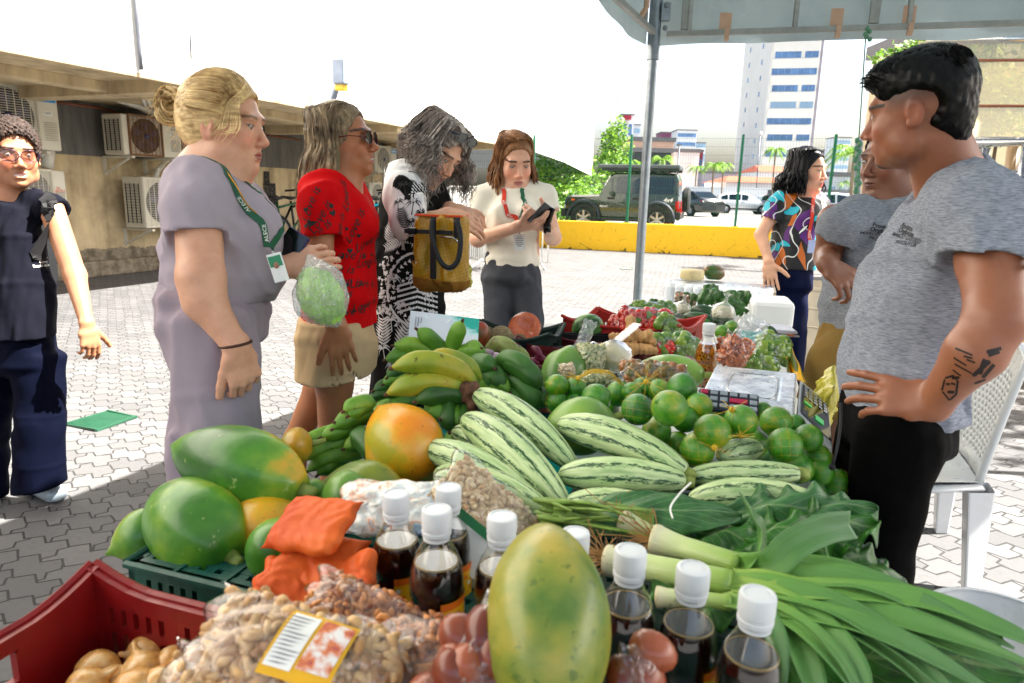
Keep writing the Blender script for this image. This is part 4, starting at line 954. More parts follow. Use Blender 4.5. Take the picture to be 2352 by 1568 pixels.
def barrier(a,b,h,label):
 a=V3((a.x,a.y,0));b=V3((b.x,b.y,0));d=(b-a).normalized();L=(b-a).length;T=thing('crowd_barrier',label,'barrier',a.lerp(b,.5),'white crowd barriers')
 mb=MB();r_=.14;pts=[a+UP*.18,a+UP*(h-r_)]+[a+d*r_*(1-math.cos(t))+UP*(h-r_+r_*math.sin(t))for t in(.5,1,1.57)]+[b-d*r_*(1-math.sin(t))+UP*(h-r_+r_*math.cos(t))for t in(0,.57,1.07)]+[b+UP*(h-r_),b+UP*.18,a+UP*.18]
 mb.tube(pts,.022,8);mb.build('frame',BW,T,True)
 mb=MB();n=int(L/.115)
 for i in range(1,n):p=a.lerp(b,i/n);mb.tube([p+UP*.18,p+UP*h],.011,6)
 mb.build('bars',BW,T,True);nn=V3((-d.y,d.x,0))
 for q in(.12,.88):p=a.lerp(b,q);mb=MB();mb.tube([p+nn*.3,p+nn*.22+UP*.05,p+UP*.2,p-nn*.22+UP*.05,p-nn*.3],.02,8);mb.build('foot',BW,T,True)
def gxy(px,t):p=W(px,480,t);return V3((p.x,p.y,0))
barrier(gxy(1022,13.2),gxy(1150,12.6),1.50,'white crowd barrier nearest the curly haired woman')
barrier(gxy(1040,14.0),gxy(1120,12.2),1.46,'white crowd barrier leaning across behind the first one')
barrier(gxy(1105,13.0),gxy(1262,12.4),1.42,'white crowd barrier behind the woman in the white tee')
def bike(c,d,col,label,sc=1.0):
 d=V3(d).normalized();c=V3((c.x,c.y,0));T=thing('bicycle',label,'bicycle',c,'bicycles against the beige wall');n=V3((-d.y,d.x,0));r_=.34*sc
 def P(x,z):return c+d*x*sc+UP*z*sc
 for x in(-.52,.52):
  mb=MB();pts=[P(x+.33*math.cos(t),.34+.33*math.sin(t))for t in[2*math.pi*i/28 for i in range(29)]];mb.tube(pts,.022*sc,6,False);wh=mb.build('wheel',TYR,T,True)
  mb=MB()
  for i in range(14):t=2*math.pi*i/14;mb.bar(P(x,.34),P(x+.31*math.cos(t),.34+.31*math.sin(t)),.004)
  mb.tube([P(x+.30*math.cos(t),.34+.30*math.sin(t))for t in[2*math.pi*i/28 for i in range(29)]],.008*sc,4,False);mb.build('spokes',RIM,wh)
 mb=MB()
 for a,b in(((-.52,.34),(-.12,.30)),((-.52,.34),(-.2,.78)),((-.2,.86),(-.12,.30)),((-.12,.30),(.36,.72)),((-.19,.78),(.33,.86)),((.36,.68),(.33,.98)),((.36,.70),(.52,.34))):mb.tube([P(*a),P(*b)],.017*sc,8)
 mb.build('frame',col,T,True)
 mb=MB();mb.tube([P(-.34,.92),P(-.2,.90),P(-.05,.91)],[(.02,.09),(.035,.06),(.015,.02)],10,side=UP);mb.build('saddle',CTR,T,True)
 mb=MB();mb.tube([P(.30,1.0)+n*.28*sc,P(.38,1.02)+n*.1*sc,P(.38,1.02)-n*.1*sc,P(.30,1.0)-n*.28*sc],.014*sc,6);mb.build('handlebar',CTR,T,True)
 mb=MB();mb.lathe([(0,.03),(.09,.03),(.09,.02)],TM(P(-.12,.3),frame(n)),16);mb.tube([P(-.12,.3)+n*.03,P(-.05,.16)+n*.06],.01,6);mb.build('crank',CTR,T,True)
TEA=mat('bike_teal','12a5b8',.3,.3,bump=0);BGR=mat('bike_green','1e5a3c',.3,.3,bump=0);BBK=mat('bike_black','141416',.35,.3,bump=0)
bike(gxy(660,12.6),(.374,.928,0),BGR,'dark green bicycle with black saddle between the lavender and red women',1.35)
bike(gxy(690,13.2),(.374,.928,0),BBK,'black bicycle partly behind the dark green one',1.35)
bike(gxy(872,13.8),(.45,.89,0),TEA,'bright teal bicycle behind the red shirt',1.4)
bike(gxy(880,15),(.374,.928,0),BBK,'black bicycle behind the teal one by the patterned dress',1.35)
SS=mat('stainless','c3c5c6',.22,.9,var=.05,bump=0)
def rp(px,t,z):p=W(px,480,t);return V3((p.x,p.y,z))
mb=MB();a=rp(2212,5.9,0);b=rp(2700,5.0,0);mb.bar(a+UP*.42,b+UP*.42,.2,.84);mb.solo('yellow_parapet',YEL,'near yellow painted parapet behind the white plastic chair','wall',bevel=.012)
Q=thing('handrail','double stainless steel handrail above the near yellow parapet','railing',rp(2250,5.9,.84));d_=(b-a).normalized()
mb=MB();ra=rp(2130,5.75,0);rb=rp(2700,5.0,0)
for px0,y0,px1,y1 in((2090,332,2352,326),(2100,402,2352,400),(2200,478,2352,474)):
 A_=W(px0,y0,5.7);B_=W(px1,y1,5.15);mb.tube([A_,B_,B_+(B_-A_)*1.0],.030 if y0<450 else .02,12)
mb.build('rail',SS,Q,True)
for px in(2255,2349,2460):
 p=W(px,400,5.72-.0023*(px-2100));mb=MB();mb.tube([V3((p.x,p.y,.84)),V3((p.x,p.y,W(px,345,5.6).z))],.035,12);mb.build('post',SS,Q,True)
s=NT('amber_glass');tr=s.n('BsdfTransparent',{0:(.80,.72,.50,1)});gl=s.n('BsdfGlossy',{0:(1,.97,.9,1),1:.03});df=s.n('BsdfTranslucent',{0:lin('ece2bc')});m1=s.n('MixShader',{0:.22,1:tr,2:df});m2=s.n('MixShader',{0:.22,1:m1,2:gl});s.t.links.new(m2.outputs[0],s.out.inputs[0])
SC=thing('glass_screen','amber tinted glass screen of three panes with steel transoms behind the young man','screen',rp(2300,7,.8))
ys=[(92,86),(139,137),(243,243),(318,316)]
for i in range(3):
 q=[W(2110,ys[i][0]+3,7.2),W(2480,ys[i][1]+3,6.4),W(2480,ys[i+1][1]-2,6.4),W(2110,ys[i+1][0]-2,7.2)];nn=(q[1]-q[0]).cross(q[2]-q[0]).normalized()*.006
 mb=MB();mb.add([p+nn for p in q]+[p-nn for p in q],[(0,1,2,3),(7,6,5,4),(0,4,5,1),(1,5,6,2),(2,6,7,3),(3,7,4,0)]);mb.build('pane',s.m,SC)
for i,(y0,y1)in enumerate(ys):mb=MB();mb.tube([W(2105 if i else 2130,y0,7.2),W(2480,y1,6.4)],.045 if i==0 else .014,12);mb.build('transom',SS if i in(0,3)else COP,SC,True)
mb=MB();mb.tube([W(2330,320,5.9),W(2310,500,5.9)],.05,8);mb.build('brace',mat('brace_tan','9d8463',.5),SC,True)
CRM=mat('facade_cream','e4dcc0',.8,var=.08,vs=1,bump=.1);
A_=thing('reflected_arch_facade','cream facade with yellow arches standing in for reflections in the amber glass','building',rp(2400,11,0))
a=rp(2235,12.5,0);b=rp(2900,9.5,0);mb=MB();mb.bar(a+UP*2.0,b+UP*2.0,.3,4.0);mb.build('wall',CRM,A_)
d_=(b-a).normalized();n_=V3((d_.y,-d_.x,0))
for k in range(3):
 c=a+d_*(1.3+2.3*k)+n_*.16;mb=MB();pts=[c-d_*1.0+UP*.3]+[c-d_*1.0*math.cos(t)+UP*(1.5+.55*math.sin(t))for t in[math.pi*i/12 for i in range(13)]]+[c+d_*1.0+UP*.3];mb.tube(pts,[(.05,.10)]*len(pts),8,side=n_);mb.build('arch',YEL,A_,True)  # added arches stand in for a yellow reflection in the glass screen
 mb=MB();pts=[c-d_*.9+UP*.3-n_*.004]+[c-d_*.9*math.cos(t)+UP*(1.5+.45*math.sin(t))-n_*.004 for t in[math.pi*i/12 for i in range(13)]]+[c+d_*.9+UP*.3-n_*.004];mb.add(pts,[tuple(range(len(pts)))]);mb.build('opening',mat('opening_teal','3d6f6b',.4),A_)
mb=MB();mb.bar(a+UP*3.9+n_*.3,b+UP*3.9+n_*.3,.6,.35);mb.build('cornice',WH2,A_)
def bush(c,blobs,n,sz,label,m,seed):
 T=thing('bush',label,'bush',(c.x,c.y,0),'plants on the right');foliage(blobs,n,sz,seed).build('foliage',m,T);mb=MB()
 for b_,rr in blobs:mb.tube([V3((c.x,c.y,0)),V3(((c.x+b_[0])/2,c.y,b_[2]*.5)),b_],[.05,.035,.015],6)
 mb.build('stem',BRK,T)
bush(rp(2260,9,0),[(W(2255,215,9),(.55,.5,.55)),(W(2300,250,8.8),(.5,.4,.45)),(W(2240,275,9),(.3,.3,.35))],2600,.10,'light green shrub seen through the amber glass',LF1,11)
bush(rp(2345,8,0),[(W(2345,470,8),(.3,.3,.35)),(W(2350,520,8),(.3,.3,.3))],900,.08,'small shrub at the right edge beyond the handrail',LF2,12)
c=rp(2105,13,0);tree(c,0,[(W(2040,135,13),(.3,.3,.22)),(W(2125,95,13),(.35,.3,.2)),(W(2150,82,13.5),(.4,.4,.2)),(W(2075,120,13),(.25,.3,.2))],900,.10,'tree with sparse green twigs above the head of the young man',LF1,13,r=.08)
palm(2300,52,9,0,1.2,'palm fronds hanging at the tent edge top right',seed=15,nf=12)
block(2160,2240,75,16,'pale high building behind the steel post at the top right',mat('wall_beige','c5b49c',.8,var=.08),3,2,GL2,dep=4,z0=0)
block(1880,2350,452,42,'low white hall with teal glass behind the right cars',WH2,1,10,mat('opening_teal','3d6f6b'),z0=.4)
tree(rp(2900,6.0,0),0,[(V3((5.6,4.6,4.2)),(.9,.9,.5)),(V3((6.6,5.3,4.8)),(1.0,1.0,.6)),(V3((7.2,4.2,4.9)),(.9,.9,.6))],1500,.22,'leafy tree right of the frame shading the paving',LF2,14)
ZT=.70
def T_(e1,e2,z=0):return E1*e1+E2*e2+UP*z
TEAL=cloth('cloth_teal','1f8f88',.8);PLW=mat('table_plastic','d8d8d4',.5)
def table(a,b,label):
 A=thing('folding_table',label,'table',T_((a+b)/2,-.325));c=T_((a+b)/2,-.325)
 mb=MB();mb.box(c+UP*(ZT-.025),(b-a,1.2,.04),ax=(E1,E2,UP));mb.build('table_top',PLW,A,bevel=.008)
 for i in(a+.12,b-.12):
  for j in(-.85,.2):mb=MB();mb.tube([T_(i,j,.0),T_(i,j,ZT-.04)],.015,8);mb.build('leg',STL,A,True)
table(.36,2.05,'near folding table under the heap of produce');table(2.09,4.0,'far folding table behind the first one')
mb=MB()
def ct(u,v):
 e2=-.96+1.27*v;q=0 if .06<v<.94 else 1;z=ZT+.004-(.26+.015*math.sin(u*40)if q else 0);return T_(.34+3.68*u,e2+(.02*math.sin(u*60)if q else 0),z)
mb.grid(ct,60,24);mb.solo('tablecloth',TEAL,'teal cloth spread over the tables under the produce','tablecloth',smooth=True)
CRD=mat('crate_red','8e1216',.45,var=.12,vs=20,bump=.2);CGN=mat('crate_green','0f5b50',.5,var=.2,vs=20,bump=.2);CBK=mat('crate_black','1b1c20',.45);CMR=mat('crate_maroon','6a0f1c',.45);CDG=mat('crate_dark_green','0d3b30',.5)
def crate(o,ax,la,ay,lb,z0,z1,m,label,peak=.028,floor=True,up=False,hole=True,ns=20):
 """open crate from corner o along ax, ay; slotted walls, rim that rises at the corners"""
 o=V3((o.x,o.y,0));c=o+ax*la/2+ay*lb/2;A=thing('plastic_crate',label,'crate',c+UP*z0,'plastic crates of the stall');th=.012
 def wall(p,d,L,n,handle):
  mb=MB();d=d.normalized()
  def rim(s):e=min(s,L-s);return z1+peak*(max(0,1-e/.10))**1.5 if not up else z1
  H=z1-z0;zs=[z0,z0+H*.14,z0+H*.50,z0+H*.60,z0+H*.80]
  k=16
  def slab(s0,s1,za,zb):
   vs=[]
   for q in(0,1):
    for s_,z_ in((s0,za(s0)),(s1,za(s1)),(s1,zb(s1)),(s0,zb(s0))):vs.append(p+d*s_-n*th*q+UP*z_)
   mb.add(vs,[(0,1,2,3),(7,6,5,4),(0,4,5,1),(2,6,7,3),(1,5,6,2),(3,7,4,0)])
  cz=lambda z:(lambda s:z)
  for i in range(k):
   s0,s1=L*i/k,L*(i+1)/k
   if handle and .32*L<(s0+s1)/2<.68*L:slab(s0,s1,lambda s:rim(s)-.022,rim);continue
   slab(s0,s1,cz(zs[4]),rim)
  slab(0,L,cz(zs[0]),cz(zs[1]));
  if handle:
   slab(0,L*.32,cz(zs[2]),cz(zs[4]));slab(L*.68,L,cz(zs[2]),cz(zs[4]));slab(0,L,cz(zs[1]),cz(zs[2]))
  else:
   slab(0,L,cz(zs[2]),cz(zs[3]))
   n_=int(L/.022)
   for za,zb in((zs[1],zs[2]),(zs[3],zs[4])):
    for i in range(n_):s0=L*i/n_;slab(s0,s0+.013 if i%6 else s0+.022,cz(za),cz(zb))
  mb.tube([p+d*L*i/24+n*.004+UP*rim(L*i/24)for i in range(25)],.0065,6)
  mb.build('wall',m,A)
 wall(o,ax,la,-ay,False);wall(o+ay*lb,ax,la,ay,False);wall(o,ay,lb,-ax,hole);wall(o+ax*la,ay,lb,ax,hole)
 if floor:
  mb=MB();z=(z0 if not up else z1-.004)
  for i in range(int(la/.03)):mb.bar(o+ax*(.015+.03*i)+ay*.005+UP*z,o+ax*(.015+.03*i)+ay*(lb-.005)+UP*z,.017,.006)
  for i in range(int(lb/.03)):mb.bar(o+ay*(.015+.03*i)+ax*.005+UP*(z+.001),o+ay*(.015+.03*i)+ax*(la-.005)+UP*(z+.001),.017,.006)
  if up:
   for i in range(1,int(la/.09)):mb.bar(o+ax*.09*i+UP*(z+.003),o+ax*.09*i+ay*lb+UP*(z+.003),.006,.008)
  mb.build('floor',m,A)
 return A
crate(T_(.664,-.843),E2,.56,-E1,.40,ZT+.006,.835,CRD,'red crate half full of onions at the near left corner')
crate(T_(.745,-.872),E2,.60,E1,.36,ZT+.006,.815,CGN,'teal green crate turned upside down under the big papayas',up=True,hole=False)
crate(T_(.42,-.22),E2,.50,E1,.34,ZT+.006,.80,CGN,'upturned teal crate hidden below the dark bottles',up=True,hole=False)
crate(T_(.86,-.26),E2,.50,E1,.50,ZT+.006,.825,CDG,'dark green upturned crate under the striped squashes',up=True,hole=False)
crate(WZ(1105,752,.92),(E2*.96+E1*.2).normalized(),.30,(-E1),.2,.78,.92,CDG,'dark green crate of rough skinned melons')
crate(WZ(1222,764,.90),(E2*.9+E1*.25).normalized(),.44,(-E1*.95-E2*.3).normalized(),.28,.76,.90,CBK,'black empty crate behind the maroon one')
crate(WZ(1188,792,.90),(E2*.97-E1*.1).normalized(),.34,(-E1*.98+E2*.05).normalized(),.24,.76,.90,CMR,'maroon crate with magenta roots in it')
crate(WZ(1372,722,.93),(E2).normalized(),.42,(-E1*.9-E2*.3).normalized(),.26,.80,.93,mat('crate_orange','b3301e',.45),'orange red crate farthest along the stall')
crate(WZ(1308,752,.90),(E2).normalized(),.36,(-E1*.9-E2*.2).normalized(),.2,.78,.89,CMR,'maroon crate holding the watermelon')
mb=MB();mb.box(T_(2.9,-.40,ZT+.05),(1.4,.9,.10),ax=(E1,E2,UP));mb.solo('foam_board',mat('foam_white','dcdedd',.7),'white foam slab under the bagged vegetables','board',bevel=.01)
mb=MB();mb.box(T_(1.95,-.05,ZT+.05),(.6,.62,.09),ax=(E1,E2,UP));mb.solo('foam_board',mat('foam_white','dcdedd',.7),'second foam slab below the scale','board',bevel=.01)
def fruit_mat(name,stops,scale=3,spots=None,sp=.62,ss=60,rough=.35,bump=.08,coat=.1,rand=0,yb=0):
 s=NT(name);v=s.coord();r_=s.n('ObjectInfo').outputs['Random']
 vr=s.n('VectorMath',{0:v,1:s.n('CombineXYZ',{0:s.math('MULTIPLY',r_,9),1:r_,2:s.math('MULTIPLY',r_,4)})},operation='ADD').outputs[0]
 f=s.noise(vr,scale,4,.55)
 if rand:f=s.math('ADD',f,s.math('MULTIPLY',s.math('SUBTRACT',r_,.5),rand))
 col=s.ramp(f,stops)
 if spots:col=s.mix(s.n('MapRange',{0:s.noise(vr,ss,3,.6),1:sp,2:sp+.06,3:0,4:.75}).outputs[0],col,lin(spots))
 s.put(col,s.n('MapRange',{0:s.noise(vr,20,3),3:rough-.08,4:rough+.12}).outputs[0],Coat_Weight=coat);s.b.inputs['Subsurface Weight'].default_value=.05;s.b.inputs['Subsurface Radius'].default_value=(.01,.012,.004)
 s.bump(s.noise(vr,70,4,.6),bump,.003);return s.m
PGN=fruit_mat('papaya_green',[(.32,'356f22'),(.47,'5a9030'),(.56,'84a53c'),(.64,'c9a832')],6.5,'a8b878',.655,42,bump=.2)
PYL=fruit_mat('papaya_yellow',[(.34,'5f7d38'),(.47,'8c9440'),(.6,'b0a248')],10,'55702c',.62,75,bump=.25);POR=fruit_mat('papaya_orange',[(.36,'b0a832'),(.44,'d9ac28'),(.55,'e09a20'),(.66,'e08a1c')],7,'a8741c',.64,130)
PDG=fruit_mat('papaya_olive',[(.3,'4a7a26'),(.5,'8a9432'),(.7,'c29a2e')],6,'6a7a30',.66,60);PPG=fruit_mat('papaya_pale',[(.3,'55843a'),(.6,'7fa34c'),(.8,'9cb55a')],6,'4a7030',.68,60)
STM=mat('stem_green','8d9a50',.6,var=.3,vs=60,bump=.4,bs=120)
def papaya(p0,p1,Rr,m,label,ridge=.05,neck=.75,seg=40,stem=True,group='papayas of the stall',name='papaya'):
 p0=V3(p0);p1=V3(p1);L=(p1-p0).length;A=thing(name,label,name,(p0+p1)/2,group);prof=[];n=30
 for i in range(n+1):
  u=i/n;q=math.sin(math.pi*u**1.08)**(.55 if neck>.5 else .44)*(1-.12*neck*(1-u)**2)
  prof.append((Rr*max(.0,q),(u-.5)*L))
 prof[0]=(0,-.5*L-.010*neck);prof[-1]=(.0,.5*L-Rr*.13)
 def md(a,t):return 1+1.5*ridge*math.cos(5*a+.4)*t**2.2+.022*math.sin(a*2+1)*math.sin(3*t)+.012*math.sin(a*3+t*9)
 mb=MB();M=TM((p0+p1)/2-ORG[A],frame(p1-p0,(.3,.2,.9)));mb.lathe(prof,M,seg,md)
 o=bpy.data.objects.new('flesh' if False else 'skin',mb.mesh('skin',V3((0,0,0)),m,True));COL.objects.link(o);o.parent=A;ORG[o]=ORG[A]
 if stem:
  d=(p1-p0).normalized();e=p1-d*Rr*.13;mb=MB();mb.tube([e-d*.01,e+d*.012,e+d*.03+UP*.004],[Rr*.22,Rr*.15,Rr*.12],8,prof=lambda a,t:1+.15*math.cos(5*a));mb.build('stem',STM,A,True)
 return A
papaya(W(400,1024,1.27),W(704,1128,1.19),.077,PGN,'largest green papaya with yellow flank lying on top at the left',.05,1.0)
papaya(W(372,1140,1.22),W(540,1286,1.10),.080,PGN,'green papaya with its stem pointing at the viewer under the largest one',.06,.4)
papaya(W(254,1268,1.17),W(400,1196,1.22),.048,PGN,'dark green pointed papaya at the far left of the green crate',.06,1.0)
papaya(W(512,1186,1.20),W(700,1232,1.16),.062,POR,'ripe yellow papaya squeezed below the largest green one',.03,.6)
papaya(W(610,1205,1.10),W(660,1310,1.04),.050,PGN,'small green papaya behind the orange packets',.03,.6)
papaya(W(872,938,1.44),W(985,1108,1.34),.084,POR,'bright orange ripe papaya standing before the plantains',.03,1.0,stem=False)
papaya(W(742,1112,1.27),W(930,1142,1.25),.058,PDG,'olive papaya below the orange one',.03,.8)
papaya(W(736,1150,1.20),W(850,1128,1.2),.045,PPG,'small pale green papaya beside the printed packet',.03,.9)
papaya(W(640,1030,1.36),W(720,1018,1.38),.038,PDG,'little papaya peeping out behind the largest one, by the plantain tips',.03,.9)
papaya(W(1248,1212,.745),W(1268,1660,.60),.0625,PYL,'huge yellowish papaya standing nearest the viewer between the bottles',.02,.3,56)
papaya(W(1448,852,2.05),W(1622,862,1.95),.056,PPG,'long pale green papaya left of the passion fruit bottle',.03,.6)
papaya(W(1262,890,1.72),W(1322,815,1.85),.056,PPG,'ridged green papaya left of the bag of beans',.09,.3)
papaya(W(1245,1000,1.42),W(1410,960,1.46),.062,PPG,'smooth green papaya under the limes left of the squashes',.02,.6)
papaya(W(690,1160,1.2),W(740,1118,1.26),.03,PGN,'tiny green papaya touching the stem of the largest one',.03,.9,stem=False)
s=NT('squash');uv=s.n('TexCoord').outputs['UV'];r_=s.n('ObjectInfo').outputs['Random'];sp=s.n('SeparateXYZ',{0:uv})
cs=s.math('COSINE',s.math('MULTIPLY',sp.outputs[0],6.2832));sn_=s.math('SINE',s.math('MULTIPLY',sp.outputs[0],6.2832))
v=s.n('CombineXYZ',{0:s.math('MULTIPLY',cs,2.3),1:s.math('MULTIPLY',sn_,2.3),2:s.math('ADD',s.math('MULTIPLY',sp.outputs[1],3.2),s.math('MULTIPLY',r_,40))})
st=s.math('MULTIPLY',s.math('ADD',s.math('COSINE',s.math('ADD',s.math('MULTIPLY',sp.outputs[0],6.2832*8),s.math('MULTIPLY',s.noise(v,1.2,2),3))),1),.5)
n1=s.noise(v,4.6,6,.78);n2=s.noise(v,9,4,.7);f=s.math('ADD',s.math('MULTIPLY',st,.20),s.math('ADD',s.math('MULTIPLY',n1,.68),s.math('MULTIPLY',n2,.28)))
base=s.ramp(s.noise(v,2,4),[(.3,'9db882'),(.55,'c0d0a2'),(.75,'ccd8ac')]);dk=s.ramp(n2,[(.4,'17402a'),(.6,'2c6a34')])
end=s.math('LESS_THAN',s.math('ABSOLUTE',s.math('SUBTRACT',sp.outputs[1],.5)),.47)
col=s.mix(s.math('MULTIPLY',s.math('GREATER_THAN',f,.650),end),base,dk);s.put(col,.45,Coat_Weight=.05);s.bump(s.noise(v,12,4,.6),.15,.004);SQM=s.m
def squash(a,b,r0,r1,label,bend=.06,t0=None):
 a=V3(a);b=V3(b);L=(b-a).length;A=thing('striped_squash',label,'squash',(a+b)/2,'pale squashes with dark green stripes');d=(b-a).normalized();up=(UP-d*d.z).normalized();n=28
 pts=[a.lerp(b,i/n)+up*(bend*L*4*(i/n)*(1-i/n))for i in range(n+1)];rs=[];r0*=1.09;r1*=1.12
 for i in range(n+1):u=i/n;q=(math.sin(math.pi*min(1,(u+.0)*1.0))**.42 if u<.5 else max(.0,math.sin(math.pi*u))**.30);rs.append(max(.002,q*(r0+(r1-r0)*u)))
 mb=MB();mb.tube(pts,rs,36,True,prof=lambda g,t:1+.022*math.cos(g*8));mb.build('skin',SQM,A,True)
 mb=MB();mb.tube([pts[-1]-d*.006,pts[-1]+d*.012],[.012,.008],8,prof=lambda g,t:1+.2*math.cos(5*g));mb.build('stem',STM,A,True)
squash(W(975,1028,1.36),W(1250,1172,1.20),.036,.027,'leftmost lower striped squash with its round end by the orange papaya')
squash(W(1065,962,1.40),W(1302,1170,1.19),.042,.027,'thickest striped squash slanting down in the middle of the left pile')
squash(W(1090,905,1.50),W(1320,1075,1.30),.037,.025,'topmost striped squash of the left pile, below the plantains')
squash(W(1040,990,1.42),W(1200,1080,1.34),.030,.025,'striped squash of which only the blunt end shows between two others')
squash(W(998,1090,1.27),W(1262,1180,1.14),.032,.024,'lowest striped squash of the left pile by the peanut bag')
squash(W(1280,975,1.40),W(1582,1088,1.24),.039,.026,'striped squash with its end under the netted limes')
squash(W(1280,1092,1.26),W(1580,1108,1.22),.035,.027,'straight striped squash lying level in the centre of the stall',.03)
squash(W(1572,1094,1.26),W(1842,1088,1.24),.026,.022,'slim striped squash with a cut dark end at the right',.01)
squash(W(1578,1150,1.19),W(1905,1168,1.15),.031,.022,'curved striped squash just behind the chard leaf',.08)
squash(W(1290,1160,1.20),W(1520,1172,1.18),.030,.026,'striped squash mostly hidden under the leek leaves',.03)
squash(W(1652,1048,1.30),W(1745,1030,1.38),.026,.020,'short striped squash end between the netted limes',.02)
LMM=fruit_mat('lime',[(.28,'286a12'),(.48,'4a9018'),(.62,'6c9c1a'),(.8,'b0ae2c')],1.1,rough=.3,bump=.3,coat=.25,rand=.28)
mb=MB();pf=[(0,-1.04),(.10,-1.03),(.16,-1.0),(.35,-.94)]+[(math.cos(t),math.sin(t))for t in[R(-60+i*10)for i in range(14)]]+[(.25,.965),(.12,.985),(.09,1.06),(0,1.08)];mb.lathe([(a*.95,b)for a,b in pf],None,24);LIME=mb.mesh('lime',V3((0,0,0)),LMM,True)
NET=mat('net_yellow','c9a81a',.45,bump=0);r=random.Random(17)
groups_={'left':[(1279,885,25),(1281,924,25),(1323,891,24),(1320,927,25),(1369,915,33),(1421,903,28),(1395,945,25),(1345,945,22)],'middle':[(1464,940,35),(1538,937,40),(1567,891,33),(1477,892,26),(1513,898,27),(1508,991,32),(1574,962,30),(1606,932,29),(1636,991,39),(1602,1032,38),(1555,1022,30),(1650,946,22),(1450,900,22)],'right':[(1701,968,37),(1731,1018,31),(1782,968,33),(1803,1022,38),(1857,1005,30),(1762,1062,27),(1684,1014,24),(1826,974,22),(1750,945,22),(1877,1049,29),(1833,1076,33),(1884,1082,30),(1922,1106,28),(1900,1130,24),(1790,1075,22),(1850,1040,22)]}
ORD='leftmost second third fourth fifth sixth seventh eighth ninth tenth eleventh twelfth thirteenth fourteenth fifteenth sixteenth'.split()
where={'left':'lime from the left in the small netted heap behind the squashes','middle':'lime from the left in the tall netted heap before the scale','right':'lime from the left in the sprawling netted heap at the right'}
for gname,L in groups_.items():
 net=thing('lime_net','yellow plastic net drawn round the %s heap of limes'%gname,'net',W(L[0][0],L[0][1],1.4),'yellow nets of limes');nm=MB();cen=sum((W(x,y,1.33+.014*(36-q))for x,y,q in L),V3((0,0,0)))/len(L)
 for i,(x,y,q)in enumerate(sorted(L)):
  t=1.33+.014*(36-q)+(.10 if y<900 and gname!='left' else 0)+(.12 if gname=='left' else 0);rr=q*t/FP;rr*=1.10;c=W(x,y,t);col='large' if q>34 else 'small' if q<26 else 'medium'
  zz=V3((r.gauss(0,1),r.gauss(0,1),r.gauss(0,.6)));inst(LIME,'lime',c,frame(zz),rr,'%s %s'%(ORD[i],where[gname]),'lime','limes of the %s heap'%gname)
  ax0=(c-cen).normalized()+V3((0,-.6,.4));ax0.normalize();X=ax0.orthogonal().normalized();Y=ax0.cross(X);R2=rr*1.05
  for fam in range(2):
   a_=(X*math.cos(.8+fam*1.57)+Y*math.sin(.8+fam*1.57));b_=ax0;c_=a_.cross(b_)
   for k in(range(0,3)if(i*7+len(L))%5<2 else()):
    h_=(k-.5+.3*math.sin(i*3+fam))*R2*.42;ra=math.sqrt(max(1e-6,R2*R2-h_*h_));pts=[c+c_*h_+(b_*math.cos(th)+a_*math.sin(th))*ra for th in[R(-95+j*19)for j in range(11)]];nm.tube(pts,.00020,3,False)
 if gname=='left':
  for j in range(16):nm.tube(catmull([W(1328+r.uniform(-3,3),868+r.uniform(-4,4),1.50),W(1360,852+r.uniform(-5,5),1.5),W(1395+r.uniform(-6,6),856+r.uniform(-6,8),1.5),W(1425+r.uniform(-8,8),880+r.uniform(-8,8),1.52)],12),.0007,3,False)
 for px,py in{'left':[(1328,868)],'middle':[(1641,1028),(1484,876)],'right':[(1681,940),(1700,1000)]}[gname]:
  nm.ball(W(px,py,1.24 if gname=='middle' and py>900 else 1.3 if gname=='right' else 1.48),.006,8,6)
  for j in range(14):k0=W(px,py,1.27 if gname!='left' else 1.48);nm.tube([k0,k0+V3((r.gauss(0,.02),r.gauss(0,.01),r.gauss(0,.02)))],.0006,3,False)
 nm.build('mesh',NET,net)
for i,(x,y,t,q,lb)in enumerate([(1290,1187,1.12,24,'single bright lime by the lemongrass stalks'),(1596,741,2.75,15,'lime beside the cucumbers, left one'),(1620,745,2.7,14,'lime beside the cucumbers, next to the bottle cap'),(1658,762,2.5,17,'lime right of the cap of the passion fruit bottle'),(1680,752,2.6,17,'lime farthest right below the bagged cauliflower')]):
 inst(LIME,'lime',W(x,y,t),frame((i,1,.5)),q*t/FP,lb,'lime','loose limes')
def plant_mat(name,stops,spots='3a2412',sp=.66):return fruit_mat(name,stops,10,spots,sp,38,rough=.5,coat=0)
PLG=plant_mat('plantain_green',[(.3,'4c7c24'),(.52,'739f36'),(.68,'98b44a')]);PLD=plant_mat('plantain_dark',[(.3,'2f5a1e'),(.6,'4b7a30')],sp=.70);PLY=plant_mat('plantain_yellow',[(.3,'7a962c'),(.5,'9aa434'),(.7,'bfa838')],'5a2c12',.60);PLP=plant_mat('plantain_purple',[(.35,'7f9a4a'),(.5,'8f9a58'),(.62,'5a2436')],sp=.74)
CRW=mat('crown_brown','6b4a34',.8,var=.4,vs=40,bump=.8,bs=80,bd=.006)
